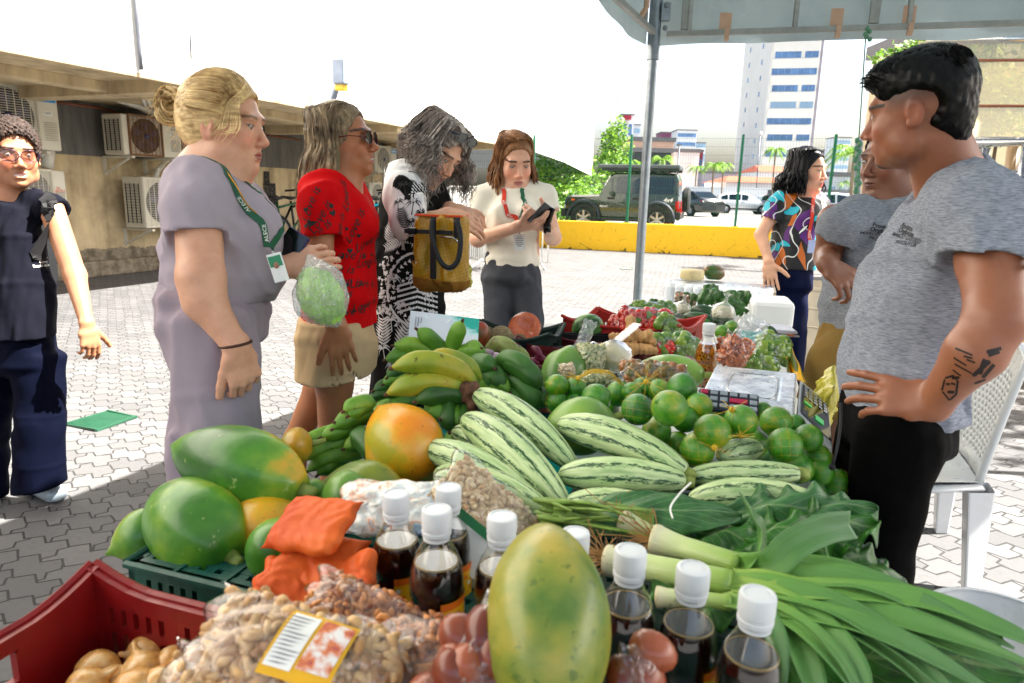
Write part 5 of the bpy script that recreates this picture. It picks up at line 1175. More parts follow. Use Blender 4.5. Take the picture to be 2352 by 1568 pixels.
def bunch(fs,t,label,R0=.021,m=PLG,crown=None,cm=PLD):
 A=thing('plantain_bunch',label,'plantain bunch',W(fs[0][0],fs[0][1],t),'bunches of green plantains')
 for i,f in enumerate(fs):
  bx,by,tx,ty=f[:4];bend=f[4]if len(f)>4 else .16;mm=f[5]if len(f)>5 else m;rr=f[6]if len(f)>6 else R0;dt=f[7]if len(f)>7 else 0
  a=W(bx,by,t+dt+.03);b=W(tx,ty,t+dt-.03);L=(b-a).length;d=(b-a).normalized();up=(UP-d*d.z+V3((0,-.3,0))*(1 if abs(d.z)>.6 else .2)).normalized();n=16
  pts=[a.lerp(b,k/n)+up*(bend*L*4*(k/n)*(1-k/n))for k in range(n+1)]
  rs=[rr*(.42+.58*min(1,(k/n)/.22))*(1 if k/n<.72 else max(.13,1-((k/n-.72)/.28)**1.7*.87))for k in range(n+1)]
  mb=MB();mb.tube(pts,rs,20,True,prof=lambda g,t_:1+.055*math.cos(5*g+.7));mb.build('plantain',mm,A,True)
  mb=MB();mb.tube([pts[-1]-d*.002,pts[-1]+(pts[-1]-pts[-2]).normalized()*.007],[rr*.20,rr*.15],8);mb.build('tip',CRW,A,True)
 if crown:
  c=W(crown[0],crown[1],t+crown[2]);g=[L_(c,(.022,.02,.028)),L_(c+V3((-.012,0,.01)),(.018,.015,.015)),L_(c+V3((.0,-.01,-.03)),(.013,.013,.02))];V_,F_=sdf_mesh([G(g)],.003,lambda P:(.004*sn(P,45,3)).astype(F32));o=bpy.data.objects.new('crown',np_mesh('crown',V_,F_,ORG[A],CRW));COL.objects.link(o);o.parent=A
bunch([(1026,822,958,756,.05),(1032,820,1062,737,.03),(1016,822,904,793,.10),(1063,820,1104,799,.1),(985,832,885,826,.12),(1043,830,1117,812,.15),(1000,835,920,838,.1),(1030,838,980,850,.1),(1050,842,1090,855,.1)],1.78,'plantain bunch with two upright fingers before the white notice',m=PLG,R0=.022)
bunch([(1090,884,900,845,.16,PLY,.026),(1100,872,975,824,.14,PLY,.024,.06),(1082,900,888,905,.14,PLY,.026),(1078,915,955,922,.12,PLD,.024)],1.50,'yellowing plantain bunch with bruised skin and brown crown',crown=(1087,905,.0))
bunch([(1145,836,1240,900,.22,PLD,.027),(1158,872,1236,945,.20,PLD,.027),(1083,838,1135,845,.1),(1118,846,1155,898,.15),(1097,880,1170,900,.15,PLG),(1215,905,1262,935,.15,PLD),(1100,860,1150,880,.1),(1130,900,1200,940,.15,PLD),(1140,830,1225,870,.2,PLD)],1.66,'dark green plantain bunch right of the yellowing one',R0=.024,m=PLD)
bunch([(1120,800,1190,828,.25,PLP,.024),(1136,812,1215,850,.25,PLP,.024),(1112,815,1130,850,.1,PLP)],1.92,'purple blotched plantains before the maroon crate',R0=.02)
bunch([(1022,908,1032,990,.06,PLD,.022),(1073,932,1058,985,.06,PLD,.018),(1045,930,1050,975,.05,PLG,.015),(990,930,1010,960,.05,PLG)],1.50,'small hand of plantains hanging down beside the orange papaya')
bunch([(812,988,672,1040,.10),(835,1012,692,1056,.10),(848,1042,706,1082,.14,PLG),(862,955,765,984,.12),(858,928,790,944,.1),(850,965,772,968,.1),(838,990,738,1004,.1),(812,995,872,1062,.12,PLD,.024,-.04),(800,1050,730,1090,.1),(850,940,800,955,.1),(870,1010,790,1030,.1)],1.44,'light green plantain bunch spilling over the left edge of the stall',R0=.019)
bunch([(950,902,845,917,.1,PLD),(935,885,858,897,.1,PLD),(950,868,880,882,.1),(930,930,862,936,.1),(960,920,880,950,.1),(940,850,890,866,.1,PLD)],1.68,'small dark plantain bunch at the edge behind the yellowing one',R0=.018)
bunch([(930,960,850,1000,.1),(980,950,900,1000,.1),(1010,1000,940,1060,.1),(1060,980,1030,1050,.1),(900,930,860,975,.1)],1.56,'plantains buried behind the orange papaya',R0=.022)
MEL=mat('melon_skin','9a8a6a',.8,var=.25,vs=60,bump=1.0,bs=110,bd=.004)
for x,y,q,t,lb in[(1151,775,29,2.35,'largest rough skinned melon in front'),(1121,764,22,2.5,'rough melon behind the largest, left'),(1125,796,24,2.35,'rough melon lowest at the left'),(1192,787,22,2.4,'rough melon right of the largest'),(1168,798,18,2.35,'rough melon lowest beside the maroon crate')]:
 mb=MB();mb.ball((0,0,0),(q*t/FP,)*2+(q*t/FP*.95,),24,16);inst(mb.mesh('cantaloupe',V3((0,0,0)),MEL,True),'cantaloupe',W(x,y,t),label=lb+' in the dark green crate',cat='melon',group='rough skinned melons')
c=W(1205,752,2.4);A=thing('cut_pumpkin','half pumpkin with orange flesh under cling film','pumpkin',c);nrm=V3((-.12,-.85,.5)).normalized();M=TM(V3((0,0,0)),frame(nrm));rr=.058
mb=MB();mb.lathe([(rr*math.sin(t_),-rr*.95*math.cos(t_))for t_ in[math.pi/2*i/10 for i in range(11)]],TM(c-ORG[A]+ORG[A],frame(nrm)),28);mb.build('rind',mat('pumpkin_rind','8a6a44',.6,var=.3,vs=40),A,True)
s=NT('pumpkin_flesh');v=s.coord();s.put(s.ramp(s.noise(v,45,5,.7,1),[(.35,'d9601a'),(.6,'ee8030'),(.75,'f0a060')]),.35,Coat_Weight=.6);s.bump(s.noise(v,60,4),.6,.004)
mb=MB();mb.lathe([(0,-.012),(rr*.45,-.010),(rr*.62,0),(rr*.93,.001),(rr,-.001)],TM(c,frame(nrm)),28);mb.build('flesh',s.m,A,True)
mb=MB();mb.lathe([(0,.004),(rr*.6,.006),(rr*1.03,0),(rr*1.02,-.02)],TM(c,frame(nrm)),28,lambda a,t_:1+.01*math.sin(a*9));mb.build('film',film('film_cling',haze=.0,amount=.2,hk=.05),A,True)
s=NT('watermelon_skin');v=s.coord();s.put(s.ramp(s.noise(s.n('Mapping',{0:v,3:(26,26,5)}).outputs[0],1.2,4,.6,.6),[(.4,'2c5a2a'),(.55,'6f9a5a'),(.7,'9cbc80')]),.35);WMS=s.m
mb=MB();mb.ball((0,0,0),(.052,.052,.062),24,16);inst(mb.mesh('watermelon',V3((0,0,0)),WMS,True),'watermelon',W(1350,752,2.55),frame((1,.3,.2)),None,'small striped watermelon in the maroon crate','watermelon')
MNG=fruit_mat('mango',[(.35,'4a6a24'),(.5,'8a5a34'),(.65,'b0502e')],12);mb=MB();mb.tube(catmull([(-.055,0,0),(-.04,0,.008),(0,0,.010),(.035,0,.0),(.055,0,-.006)],14),[.004,.018,.026,.031,.034,.036,.037,.037,.036,.034,.031,.026,.018,.010,.003],20);inst(mb.mesh('mango',V3((0,0,0)),MNG,True),'mango',W(1641,630,3.45),(0,0,.2),1.0,'red and green mango on top of the wrapped foam packs','mango')
mb=MB();mb.ball((0,0,0),(.032,.032,.042),20,14);inst(mb.mesh('mango',V3((0,0,0)),MNG,True),'mango',W(1103,768,2.15),(0,0,0),1,'blushed mango at the right edge of the white notice','mango')
PURP=mat('root_magenta','7a1a44',.45,var=.3,vs=40)
for i,(x0,y0,x1,y1,q)in enumerate([(1220,798,1244,822,.012),(1226,822,1256,832,.011),(1210,832,1240,836,.011)]):
 a=W(x0,y0,2.08);b=W(x1,y1,2.05);mb=MB();mb.tube(catmull([a,(a+b)/2+UP*.008,b],10),[q*(.2+.8*math.sin(math.pi*k/10)**.7)for k in range(11)],12);mb.solo('magenta_root',PURP,['upright','middle','lowest'][i]+' magenta root in the maroon crate','root','magenta roots',smooth=True)
EGP=fruit_mat('eggplant_white',[(.4,'b6a3b0'),(.55,'7a4a6a'),(.7,'c9c0c0')],14)
for i,(x,y)in enumerate([(1138,826),(1118,818)]):mb=MB();mb.ball((0,0,0),(.026,.024,.02),18,12);inst(mb.mesh('eggplant',V3((0,0,0)),EGP,True),'eggplant',W(x,y,1.82),None,1,['pale purple eggplant beside the blotched plantains','pale purple eggplant nearer the notice'][i],'eggplant','pale purple eggplants')
ONS=fruit_mat('onion_skin',[(.3,'b98a4c'),(.5,'dcae6c'),(.7,'e2cba4')],1.8,rough=.3,coat=.2);mb=MB();mb.lathe([(0,-.96),(.12,-.95),(.3,-.9)]+[(math.cos(t),math.sin(t)*.9)for t in[R(-55+i*12)for i in range(10)]]+[(.42,.86),(.2,.98),(.12,1.15),(.10,1.4),(.03,1.45)],None,24,lambda a,t:1+.015*math.sin(7*a));ONI=mb.mesh('onion',V3((0,0,0)),ONS,True)
opos=[(330,1545),(395,1528),(440,1548),(310,1590),(365,1580),(420,1590),(250,1580),(200,1585),(480,1570),(340,1505),(225,1545)]
for i,(x,y)in enumerate(sorted(opos)):p=WZ(x,y,.765-.01*(i%3));inst(ONI,'onion',p,frame((r.gauss(0,1),r.gauss(0,1),r.gauss(.3,1))),r.uniform(.027,.033),ORD[i]+' onion from the left in the red crate','onion','onions in the red crate')
def leaf2(name,c1,c2,vein='a8c080',rough=.4):
 s=NT(name);uv=s.n('TexCoord').outputs['UV'];sp=s.n('SeparateXYZ',{0:uv});av=s.math('ABSOLUTE',s.math('SUBTRACT',sp.outputs[1],.5))
 side=s.math('PINGPONG',s.math('SUBTRACT',s.math('MULTIPLY',sp.outputs[0],9),s.math('MULTIPLY',av,7)),.5);vn=s.math('MAXIMUM',s.math('LESS_THAN',av,.018),s.math('MULTIPLY',s.math('LESS_THAN',side,.035),s.math('LESS_THAN',av,.42)))
 col=s.mix(s.math('MULTIPLY',vn,.35),s.ramp(s.noise(s.coord(),22,5,.6),[(.35,c1),(.65,c2)]),lin(vein));s.put(col,rough,Coat_Weight=.15);tl=s.n('BsdfTranslucent',{0:col});mx=s.n('MixShader',{0:.25,1:s.b.outputs[0],2:tl});s.t.links.new(mx.outputs[0],s.out.inputs[0])
 s.bump(s.math('ADD',s.math('MULTIPLY',vn,.5),s.noise(s.coord(),60,4,.6)),.5,.004);return s.m
CHD=leaf2('chard_leaf','2c6422','559438');COLL=leaf2('collard_leaf','3a7040','5f945a','b4c99a',.5)
def leaf(a,b,w_,label,m=CHD,ruff=.01,up=UP,curl=.15,arch=.1,name='chard_leaf',seed=1,fr=5,cat='leaf',group='leafy greens of the stall',thick=True):
 a=V3(a);b=V3(b);L=(b-a).length;d=(b-a).normalized();s_=d.cross(V3(up)).normalized();n_=s_.cross(d)
 def fn(u,v):
  q=v*2-1;wd=w_*math.sin(math.pi*min(1,.06+u*.94))**.6*(1+.06*math.sin(u*19+seed))
  ed=abs(q)**2.5;z=arch*L*4*u*(1-u)-curl*w_*q*q*(1 if True else 0)+ruff*ed*math.sin(u*fr*6.28+seed+(2 if q>0 else 0))+.5*ruff*math.sin(u*14+q*5+seed)
  return a+d*(L*u)+s_*(q*wd+.3*ruff*ed*math.sin(u*31+seed))+n_*z
 mb=MB();mb.grid(fn,48,20);o=mb.solo(name,m,label,cat,group,smooth=True)
 md=o.modifiers.new('thick','SOLIDIFY');md.thickness=.0012;return o
leaf(W(1290,1190,1.10),W(1705,1182,1.06),.040,'large smooth collard leaf lying behind the leek bulbs',COLL,.006,V3((0,-.55,.8)),.3,.08,'collard_leaf',2,2)
leaf(W(1655,1175,1.12),W(2018,1165,1.04),.045,'ruffled chard leaf rolled toward the black trousers',COLL,.016,V3((0,-.6,.8)),.5,.05,'chard_leaf',3,6)
leaf(W(1700,1230,1.05),W(2022,1200,1.02),.05,'dark chard leaf under the ruffled one',CHD,.018,V3((0,-.35,.9)),.3,.02,'chard_leaf',4,6)
leaf(W(1860,1262,1.05),W(2100,1375,.98),.058,'broad dark chard leaf drooping over the right edge',CHD,.014,V3((.1,-.4,.9)),.4,.14,'chard_leaf',5,5)
leaf(W(1780,1260,1.06),W(1990,1330,1.0),.045,'bright chard leaf tucked under the drooping one',CHD,.012,V3((0,-.4,.9)),.3,.10,'chard_leaf',6,5)
leaf(W(1560,1215,1.08),W(1780,1255,1.02),.045,'chard leaf between the leek stem and the striped squash',CHD,.014,V3((0,-.4,.9)),.3,.06,'chard_leaf',7,6)
leaf(W(1500,1330,.93),W(1720,1400,.86),.04,'dark leaf under the leek stalks near the bottles',CHD,.01,V3((0,-.3,.9)),.3,.03,'chard_leaf',8,4)
for i,(x0,y0,x1,y1,t)in enumerate([(1600,690,1660,668,2.95),(1640,700,1705,672,2.95),(1655,690,1720,715,2.9),(1690,700,1722,668,3.0),(1560,700,1600,676,3.0),(1480,712,1530,696,2.9),(1620,680,1650,655,3.05)]):
 leaf(W(x0,y0,t),W(x1,y1,t),.04,ORD[i]+' green leaf of the clump before the foam packs',CHD,.01,V3((0,-.8,.5)),.4,.1,'green_leaf',i,5,group='small leaves before the foam packs')
s=NT('leek_stalk');uv=s.n('SeparateXYZ',{0:s.n('TexCoord').outputs['UV']});st=s.noise(s.n('CombineXYZ',{0:s.math('MULTIPLY',uv.outputs[0],40),1:s.math('MULTIPLY',uv.outputs[1],3)}),1.5,3)
s.put(s.mix(s.math('MULTIPLY',st,.35),s.ramp(uv.outputs[1],[(0,'d8cba8'),(.25,'dcd8c0'),(.6,'c5d49a'),(1,'8fb04a')]),lin('9aa868')),.35,Coat_Weight=.2);s.bump(st,.3,.003);LKS=s.m
s=NT('leek_leaf');uv=s.n('SeparateXYZ',{0:s.n('TexCoord').outputs['UV']});v_=s.n('CombineXYZ',{0:s.math('MULTIPLY',uv.outputs[0],1.5),1:s.math('MULTIPLY',uv.outputs[1],26)});st=s.noise(v_,2,3);r_=s.n('ObjectInfo').outputs['Random']
col=s.mix(s.math('MULTIPLY',st,.5),s.ramp(s.math('ADD',uv.outputs[0],s.math('MULTIPLY',s.math('SUBTRACT',r_,.5),.35)),[(0,'b0cc60'),(.25,'78b044'),(.6,'4f9040'),(1,'55885c')]),lin('a8c48c'));s.put(col,.42,Coat_Weight=.1);tl=s.n('BsdfTranslucent',{0:col});mx=s.n('MixShader',{0:.2,1:s.b.outputs[0],2:tl});s.t.links.new(mx.outputs[0],s.out.inputs[0]);s.bump(st,.35,.003);LKL=s.m
ROOTM=mat('leek_roots','b08a58',.8,var=.4)
def ribbon(pts,w_,fold_=.5,up=(0,-.3,1),n=40,tipw=.1,basew=.6,twist=0):
 p=catmull(pts,n);up=V3(up);mb=MB();vs=[];uvs=[];fs=[];K=6
 for i,q in enumerate(p):
  t=(p[min(i+1,n)]-p[max(i-1,0)]).normalized();s_=t.cross(up).normalized();n_=s_.cross(t);a=twist*i/n;s2=s_*math.cos(a)+n_*math.sin(a);n2=n_*math.cos(a)-s_*math.sin(a);u=i/n;ww=w_*(basew+(1-basew)*min(1,u*5))*(1 if u<.6 else tipw+(1-tipw)*max(0,1-((u-.6)/.4)**1.8))
  for k in range(K+1):v=k/K*2-1;vs.append(q+s2*v*ww+n2*(abs(v)*ww*fold_));uvs.append((u,k/K))
 for i in range(n):
  for k in range(K):a=i*(K+1)+k;fs.append((a,a+1,a+K+2,a+K+1))
 mb.add(vs,fs,None,uvs);return mb
def leek(bulb,mid,r0,r1,leaves,label,roots=True,seed=1):
 A=thing('leek',label,'leek',bulb[0],'leeks with long leaves');r=random.Random(seed);pts=catmull(bulb+mid,20);n=20
 mb=MB();mb.tube(pts,[r0*.55 if i==0 else(r0 if i<4 else r0+(r1-r0)*min(1,(i-4)/7))for i in range(n+1)],20,True);mb.build('stalk',LKS,A,True)
 if roots:
  mb=MB();b=pts[0];d=(pts[0]-pts[2]).normalized()
  for i in range(70):e=V3((r.gauss(0,1),r.gauss(0,1),r.gauss(0,1)))*.013;mb.tube(catmull([b-d*.002+e*.35,b+d*r.uniform(.005,.014)+e,b+d*r.uniform(.006,.026)+e*1.6+UP*r.uniform(-.008,.006)],5),.0007,3,False)
  mb.build('roots',ROOTM,A)
 for L in leaves:w_,pp=L[0],L[1];kw=L[2]if len(L)>2 else{};o=ribbon([pts[-1]-(pts[-1]-pts[-3])*.6]+pp,w_,**kw).build('leaf',LKL,A,True);md=o.modifiers.new('thick','SOLIDIFY');md.thickness=.001
leek([W(1498,1238,1.02),W(1525,1246,1.01)],[W(1600,1268,.98),W(1700,1300,.94)],.024,.017,[(.017,[W(1730,1285,.93),W(1742,1225,.95),W(1722,1180,.96),W(1698,1128,.98)],dict(up=(.8,-.5,.1),tipw=.08)),(.020,[W(1760,1300,.91),W(1820,1250,.91),W(1890,1215,.92),W(1952,1205,.93)],dict(up=(-.2,-.8,.4),tipw=.9)),(.020,[W(1800,1330,.90),W(1960,1335,.88),W(2130,1400,.84),W(2330,1490,.78)],{}),(.019,[W(1790,1345,.90),W(1960,1380,.86),W(2150,1470,.80),W(2352,1545,.75)],{}),(.018,[W(1780,1360,.88),W(1930,1430,.83),W(2080,1530,.77),W(2180,1640,.72)],{})],'thickest leek with a hooked upright leaf',seed=2)
leek([W(1432,1196,1.07),W(1452,1205,1.06)],[W(1530,1236,1.04),W(1600,1262,1.02)],.019,.012,[(.013,[W(1700,1290,.98),W(1900,1300,.95),W(2060,1350,.92),W(2200,1400,.88)],{}),(.012,[W(1700,1300,.97),W(1850,1310,.95),W(1980,1330,.93)],{})],'small leek whose bulb points up at the top of the heap',seed=3)
leek([W(1392,1285,.98),W(1420,1290,.97)],[W(1540,1312,.93),W(1680,1340,.89)],.022,.018,[(.019,[W(1780,1380,.86),W(1880,1440,.82),W(1960,1540,.76),W(1985,1640,.72)],{}),(.018,[W(1760,1380,.86),W(1820,1450,.82),W(1862,1560,.76),W(1880,1640,.72)],{}),(.020,[W(1790,1360,.87),W(1920,1400,.84),W(2080,1500,.78),W(2230,1640,.71)],{}),(.018,[W(1770,1345,.88),W(1950,1395,.85),W(2160,1455,.80),W(2400,1540,.72)],{})],'leek with brown roots behind the bottles',seed=4)
leek([W(1505,1370,.90),W(1530,1372,.895)],[W(1600,1375,.88),W(1680,1385,.86)],.014,.010,[(.014,[W(1740,1400,.84),W(1780,1470,.80),W(1800,1600,.75)],{}),(.016,[W(1800,1420,.83),W(1900,1500,.78),W(1990,1620,.72)],{}),(.017,[W(1900,1420,.83),W(2050,1470,.79),W(2300,1600,.72)],{}),(.017,[W(1850,1360,.87),W(2100,1380,.85),W(2300,1450,.80),W(2420,1500,.78)],{})],'thin leek lying lowest beside the bottle caps',False,seed=5)
leaf(W(1800,1500,.86),W(2400,1540,.80),.10,'wide dark leaf spread under the leek leaves at the lower right',CHD,.01,V3((0,-.2,1)),.2,.03,'chard_leaf',12,4)
leaf(W(1750,1440,.90),W(2300,1440,.90),.09,'dark leaf in shadow below the leeks at the right edge',CHD,.012,V3((0,-.2,1)),.2,.03,'chard_leaf',13,4)
LGR=mat('lemongrass','7f9a4a',.55,var=.35,vs=40,bump=.3,bs=150);r=random.Random(31)
A=thing('lemongrass_bundle','bundle of green and straw coloured stalks between the peanuts and the leeks','herbs',W(1350,1200,1.08))
for i in range(26):x0=1225+r.uniform(0,90);y0=1165+r.uniform(-25,35);dx=r.uniform(60,230);t0=1.13-r.uniform(0,.06);mb=MB();mb.tube(catmull([W(x0,y0,t0),W(x0+dx*.5,y0+dx*.06+r.uniform(-8,8),t0-.02),W(x0+dx,y0+dx*.16+r.uniform(-14,14),t0-.05)],8),[.0045,.0042,.004,.0035,.003,.003,.0025,.002,.0015],7);mb.build('stalk',LGR,A,True)
for i in range(7):y0=1158+i*7;mb=MB();mb.tube(catmull([W(1395+i*3,y0,1.08),W(1440,y0+8,1.07),W(1500,y0+20,1.05)],6),.005,7);mb.build('stalk',LGR,A,True)
mb=MB();mb.tube(catmull([W(1587,1108,1.09),W(1560,1135,1.07),W(1540,1165,1.05),W(1545,1190,1.03)],14),[.0016]*15,6);mb.solo('string',WHT,'loose white string curling up from the leek roots','string',smooth=True)
YP=mat('bag_yellow','b9b24a',.3,var=.15,vs=20,bump=.6,bs=40,bd=.01);BLK_=0
s=NT('pet_clear');tr=s.n('BsdfTransparent',{0:(.93,.95,.95,1)});gl=s.n('BsdfGlossy',{0:(1,1,1,1),1:.04});mx=s.n('MixShader',{0:s.math('ADD',.05,s.math('MULTIPLY',s.math('POWER',s.n('LayerWeight',{0:.5}).outputs[1],3),.8)),1:tr,2:gl});s.t.links.new(mx.outputs[0],s.out.inputs[0]);PET=s.m
CAPW=mat('cap_white','d5d8da',.35,var=.02,bump=0);SYR=mat('syrup_dark','2a1208',.12,var=.2,bump=0,coat=.5);FOAM_=mat('syrup_foam','a08a60',.4,bump=0);LBY=mat('label_yellow','dfb21a',.45,bump=0);LBO=mat('label_orange','d9771a',.45,bump=0)
s=NT('sauce');v=s.coord();sd=s.n('TexVoronoi',{'Vector':v,'Scale':150}).outputs[0];s.put(s.mix(s.math('LESS_THAN',sd,.36),s.ramp(s.noise(v,60,3),[(.4,'a8620a'),(.65,'c98a1e')]),lin('1c140a')),.15,Coat_Weight=.5);SAU=s.m
CR_=[(0,0),(.030,.0),(.0345,.006),(.0345,.068),(.0325,.074),(.0325,.078),(.035,.084),(.0355,.100),(.033,.120),(.027,.138),(.019,.152),(.0145,.162),(.0145,.172)]
def bottle(px,py,t,label,liq=SYR,lev=.128,name='syrup_bottle',group='bottles of dark syrup with white caps',sc=1.0,lab=True,tilt=(0,0)):
 top=W(px,py,t);base=top-UP*.192*sc;A=thing(name,label,'bottle',base,group);M=TM(base,frame(V3((tilt[0],tilt[1],1))),sc)
 mb=MB();mb.lathe(CR_,M,32);mb.build('shell',PET,A,True)
 li=[(max(0,a-.0022)if a>0 else 0,b+.002)for a,b in CR_ if b<lev];rl=np.interp(lev,[b for a,b in CR_],[a for a,b in CR_])-.0022
 mb=MB();mb.lathe(li+[(rl,lev),(0,lev)],M,32);mb.build('liquid',liq,A,True,angle=50)
 if liq is SYR:mb=MB();mb.lathe([(rl-.0012,lev+.0006),(rl,lev+.0012),(rl+.0006,lev-.0012),(rl-.0003,lev-.003)],M,32);mb.build('foam_ring',FOAM_,A,True)
 mb=MB();pc=[(.0150,.166),(.0188,.166),(.0190,.171),(.0182,.1715),(.0182,.176),(.0192,.177),(.0192,.196),(.0180,.199),(.0150,.200),(.0145,.1985),(0,.1985)];mb.lathe(pc,M,36,lambda a,t_:1+.008*math.cos(a*36)*(1 if .3<t_<.75 else 0));mb.lathe([(.0148,.158),(.0172,.159),(.0172,.162),(.0148,.163)],M,30);mb.build('cap',CAPW,A,True,angle=40)
 if lab:
  mb=MB();a0=-2.3+(px%7)*.1
  def band(z0,z1,m,off,a1=a0,a2=a0+2.0):
   mb.use(m);mb.add([M@V3((math.cos(a1+(a2-a1)*i/16)*(.0348+off),math.sin(a1+(a2-a1)*i/16)*(.0348+off),z))for i in range(17)for z in(z0,z1)],[(2*i,2*i+2,2*i+3,2*i+1)for i in range(16)])
  band(.032,.086,LBY,.0012);band(.076,.086,LBO,.0016);
  for i in range(10):
   aa=a0+.15+.19*i;zz=.068-.011*(i%3);mb.use(LBO if i%2 else WHT);hx=[M@V3((math.cos(aa+.10*math.cos(k))*.0360,math.sin(aa+.10*math.cos(k))*.0372,zz+.0038*math.sin(k)))for k in[math.pi/3*j for j in range(6)]];mb.add(hx,[tuple(range(6))])
  mb.use(BLK);aa=a0+1.25
  for dz,w_ in((.058,.05),(.054,.06),(.050,.05)):mb.add([M@V3((math.cos(aa+q)*.0378,math.sin(aa+q)*.0378,dz+e))for q,e in((-w_,-.0014),(w_,-.0014),(w_,.0014),(-w_,.0014))],[(0,1,2,3)])
  mb.use(WHT);mb.add([M@V3((math.cos(aa+q)*.0364,math.sin(aa+q)*.0368,.061+e))for q,e in((-.10,0),(0,-.003),(.1,.002),(0,.003))],[(0,1,2,3)])
  mb.build('label',None,A)
for a in[(910,1143,.96,'syrup bottle leftmost beside the orange packets'),(1030,1128,1.00,'syrup bottle standing farthest back against the peanut bag'),(1003,1180,.86,'syrup bottle in front of the farthest one, with a bee on its label'),(1153,1196,.87,'syrup bottle directly left of the huge yellowish papaya'),(1322,1232,.92,'syrup bottle of which only the cap shows behind the huge papaya'),(1448,1275,.80,'syrup bottle directly right of the huge yellowish papaya'),(1592,1316,.78,'syrup bottle between two others right of the huge papaya'),(1740,1376,.72,'syrup bottle rightmost, in front of the leek leaves')]:bottle(*a)
bottle(1629,748,2.08,'bottle of yellow passion fruit sauce with black seeds and a white cap',SAU,.138,'sauce_bottle',None,1.0,False)
def pillow(X,Y,N,c,sx,sy,h_,nu=26,wr=.004,seed=1,seal=.0,e=2.4):
 X=V3(X).normalized();N=V3(N);N=(N-X*N.dot(X)).normalized();Y=N.cross(X);c=V3(c);mb=MB()
 for sg in(1,-1):
  def fn(u,v,sg=sg):
   a,b=u*2-1,v*2-1;th=max(0,(1-abs(a)**e)*(1-abs(b)**e))**.6;k=wr*(math.sin(a*7+seed+4*math.sin(b*3+seed))*math.sin(b*5+seed*2+3*math.sin(a*4))+.35*math.sin(a*19+b*23+seed+4*math.sin(b*5)))
   fr=1-.06*(1-th)*math.sin(a*b*8+seed);return c+X*(a*sx*fr)+Y*(b*sy*fr)+N*(sg*(h_*th)+k*(.3+.7*th))
  o=len(mb.f);mb.grid(fn,nu,nu)
  if sg<0:mb.f[o:]=[f[::-1]for f in mb.f[o:]]
 return mb
def on_pillow(c,X,N,sx,sy,h_,r,e=2.4):
 X=V3(X).normalized();N=V3(N);N=(N-X*N.dot(X)).normalized();Y=N.cross(X);a,b=r.uniform(-.93,.93),r.uniform(-.93,.93);th=max(0,(1-abs(a)**e)*(1-abs(b)**e))**.6
 return V3(c)+X*a*sx+Y*b*sy+N*(h_*th*r.uniform(.55,.92)),N,X,Y,th
def nut_shapes(kind,m):
 mb=MB()
 if kind=='cashew':mb.tube(catmull([(-.8,0,.25),(-.55,0,-.25),(0,0,-.45),(.55,0,-.2),(.75,0,.35)],9),[.08,.30,.38,.36,.34,.36,.38,.34,.26,.08],8)
 elif kind=='bean':mb.ball((0,0,0),(1,.62,.55),8,6)
 elif kind=='egg':mb.lathe([(0,-1.0),(.35,-.93),(.62,-.70),(.76,-.3),(.78,0),(.72,.35),(.56,.68),(.3,.93),(0,1.02)],None,20)
 else:mb.ball((0,0,0),1,12,8)
 return mb
def food_mat(name,c1,c2,rough=.45):
 s=NT(name);r_=s.n('NewGeometry').outputs['Random Per Island'];s.put(s.ramp(s.math('ADD',s.math('MULTIPLY',r_,.7),s.math('MULTIPLY',s.noise(s.coord(),90,3),.5)),[(.3,c1),(.85,c2)]),rough,Coat_Weight=.15);return s.m
CSH=food_mat('cashew_pale','a87842','d9b684');CSR=food_mat('cashew_roast','8a4a1c','cf8f4a');BNS=food_mat('beans','7f8f50','d8cfa0');PNT=food_mat('peanut_pale','b89870','dcc8a4');EGG=food_mat('egg_brown','7a3a26','a45f40',.3);OLV=food_mat('olive_fruit','6f6a2c','9c6a34',.35);SHR=food_mat('shrimp_orange','9c4a20','d98850');TOM=food_mat('tomato','a81a10','d1402a',.2);TGR=food_mat('tomato_green','4f7a28','86a040',.25)
FLB=film('film_bag',haze=.0,amount=.7,bs=26,hk=.03,bp_=.6,hc=(.5,.5,.5));FLC=film('film_bag_cloudy',haze=.10,amount=.8,bs=30,hk=.16,bp_=.6)
def bag(c,X,N,sx,sy,h_,label,items,group=None,film_=FLB,seed=1,name='food_bag',cat='bag',wr=.003,filler=True):
 """clear bag: small goods (one mesh per kind) inside a wrinkled film"""
 A=thing(name,label,cat,c,group);r=random.Random(seed)
 for nm,kind,m,n,sz in items:
  sh=nut_shapes(kind,m);mb=MB()
  for i in range(n):
   p,N_,X_,Y_,th=on_pillow(c,X,N,sx*.93,sy*.93,h_,r)
   if th<.15:continue
   R3=frame((r.gauss(0,1),r.gauss(0,1),r.gauss(0,1)),(r.gauss(0,1),r.gauss(0,1),r.gauss(0,1)));mb.add(sh.v,sh.f,TM(p-N_*sz*.5,R3,sz*r.uniform(.85,1.12)))
  o=mb.build(nm,m,A,True)
  if n>90:o['kind']='stuff'
 if filler:pillow(X,0,N,c,sx*.86,sy*.86,h_*.62,14,.001).build('filling',items[0][2],A,True)
 pillow(X,0,N,c,sx,sy,h_*1.04,40,wr,seed).build('film',film_,A,True)
 return A
n0=V3((0,-.45,.9))
c=W(690,1520,.70);A=bag(c,(.97,-.10,-.22),(.05,-.62,.78),.112,.054,.034,'large clear bag of pale cashews with a white and yellow printed label',[('cashews','cashew',CSH,420,.0155)],'bags of cashews',seed=2)
X=V3((.97,-.10,-.22)).normalized();N=V3((.05,-.62,.78));N=(N-X*N.dot(X)).normalized();Y=N.cross(X)
def onp(a,b,off=.0385):th=max(0,(1-abs(a/.112)**2.4)*(1-abs(b/.054)**2.4))**.6;return c+X*a+Y*b+N*(.0354*th+off-.0354)
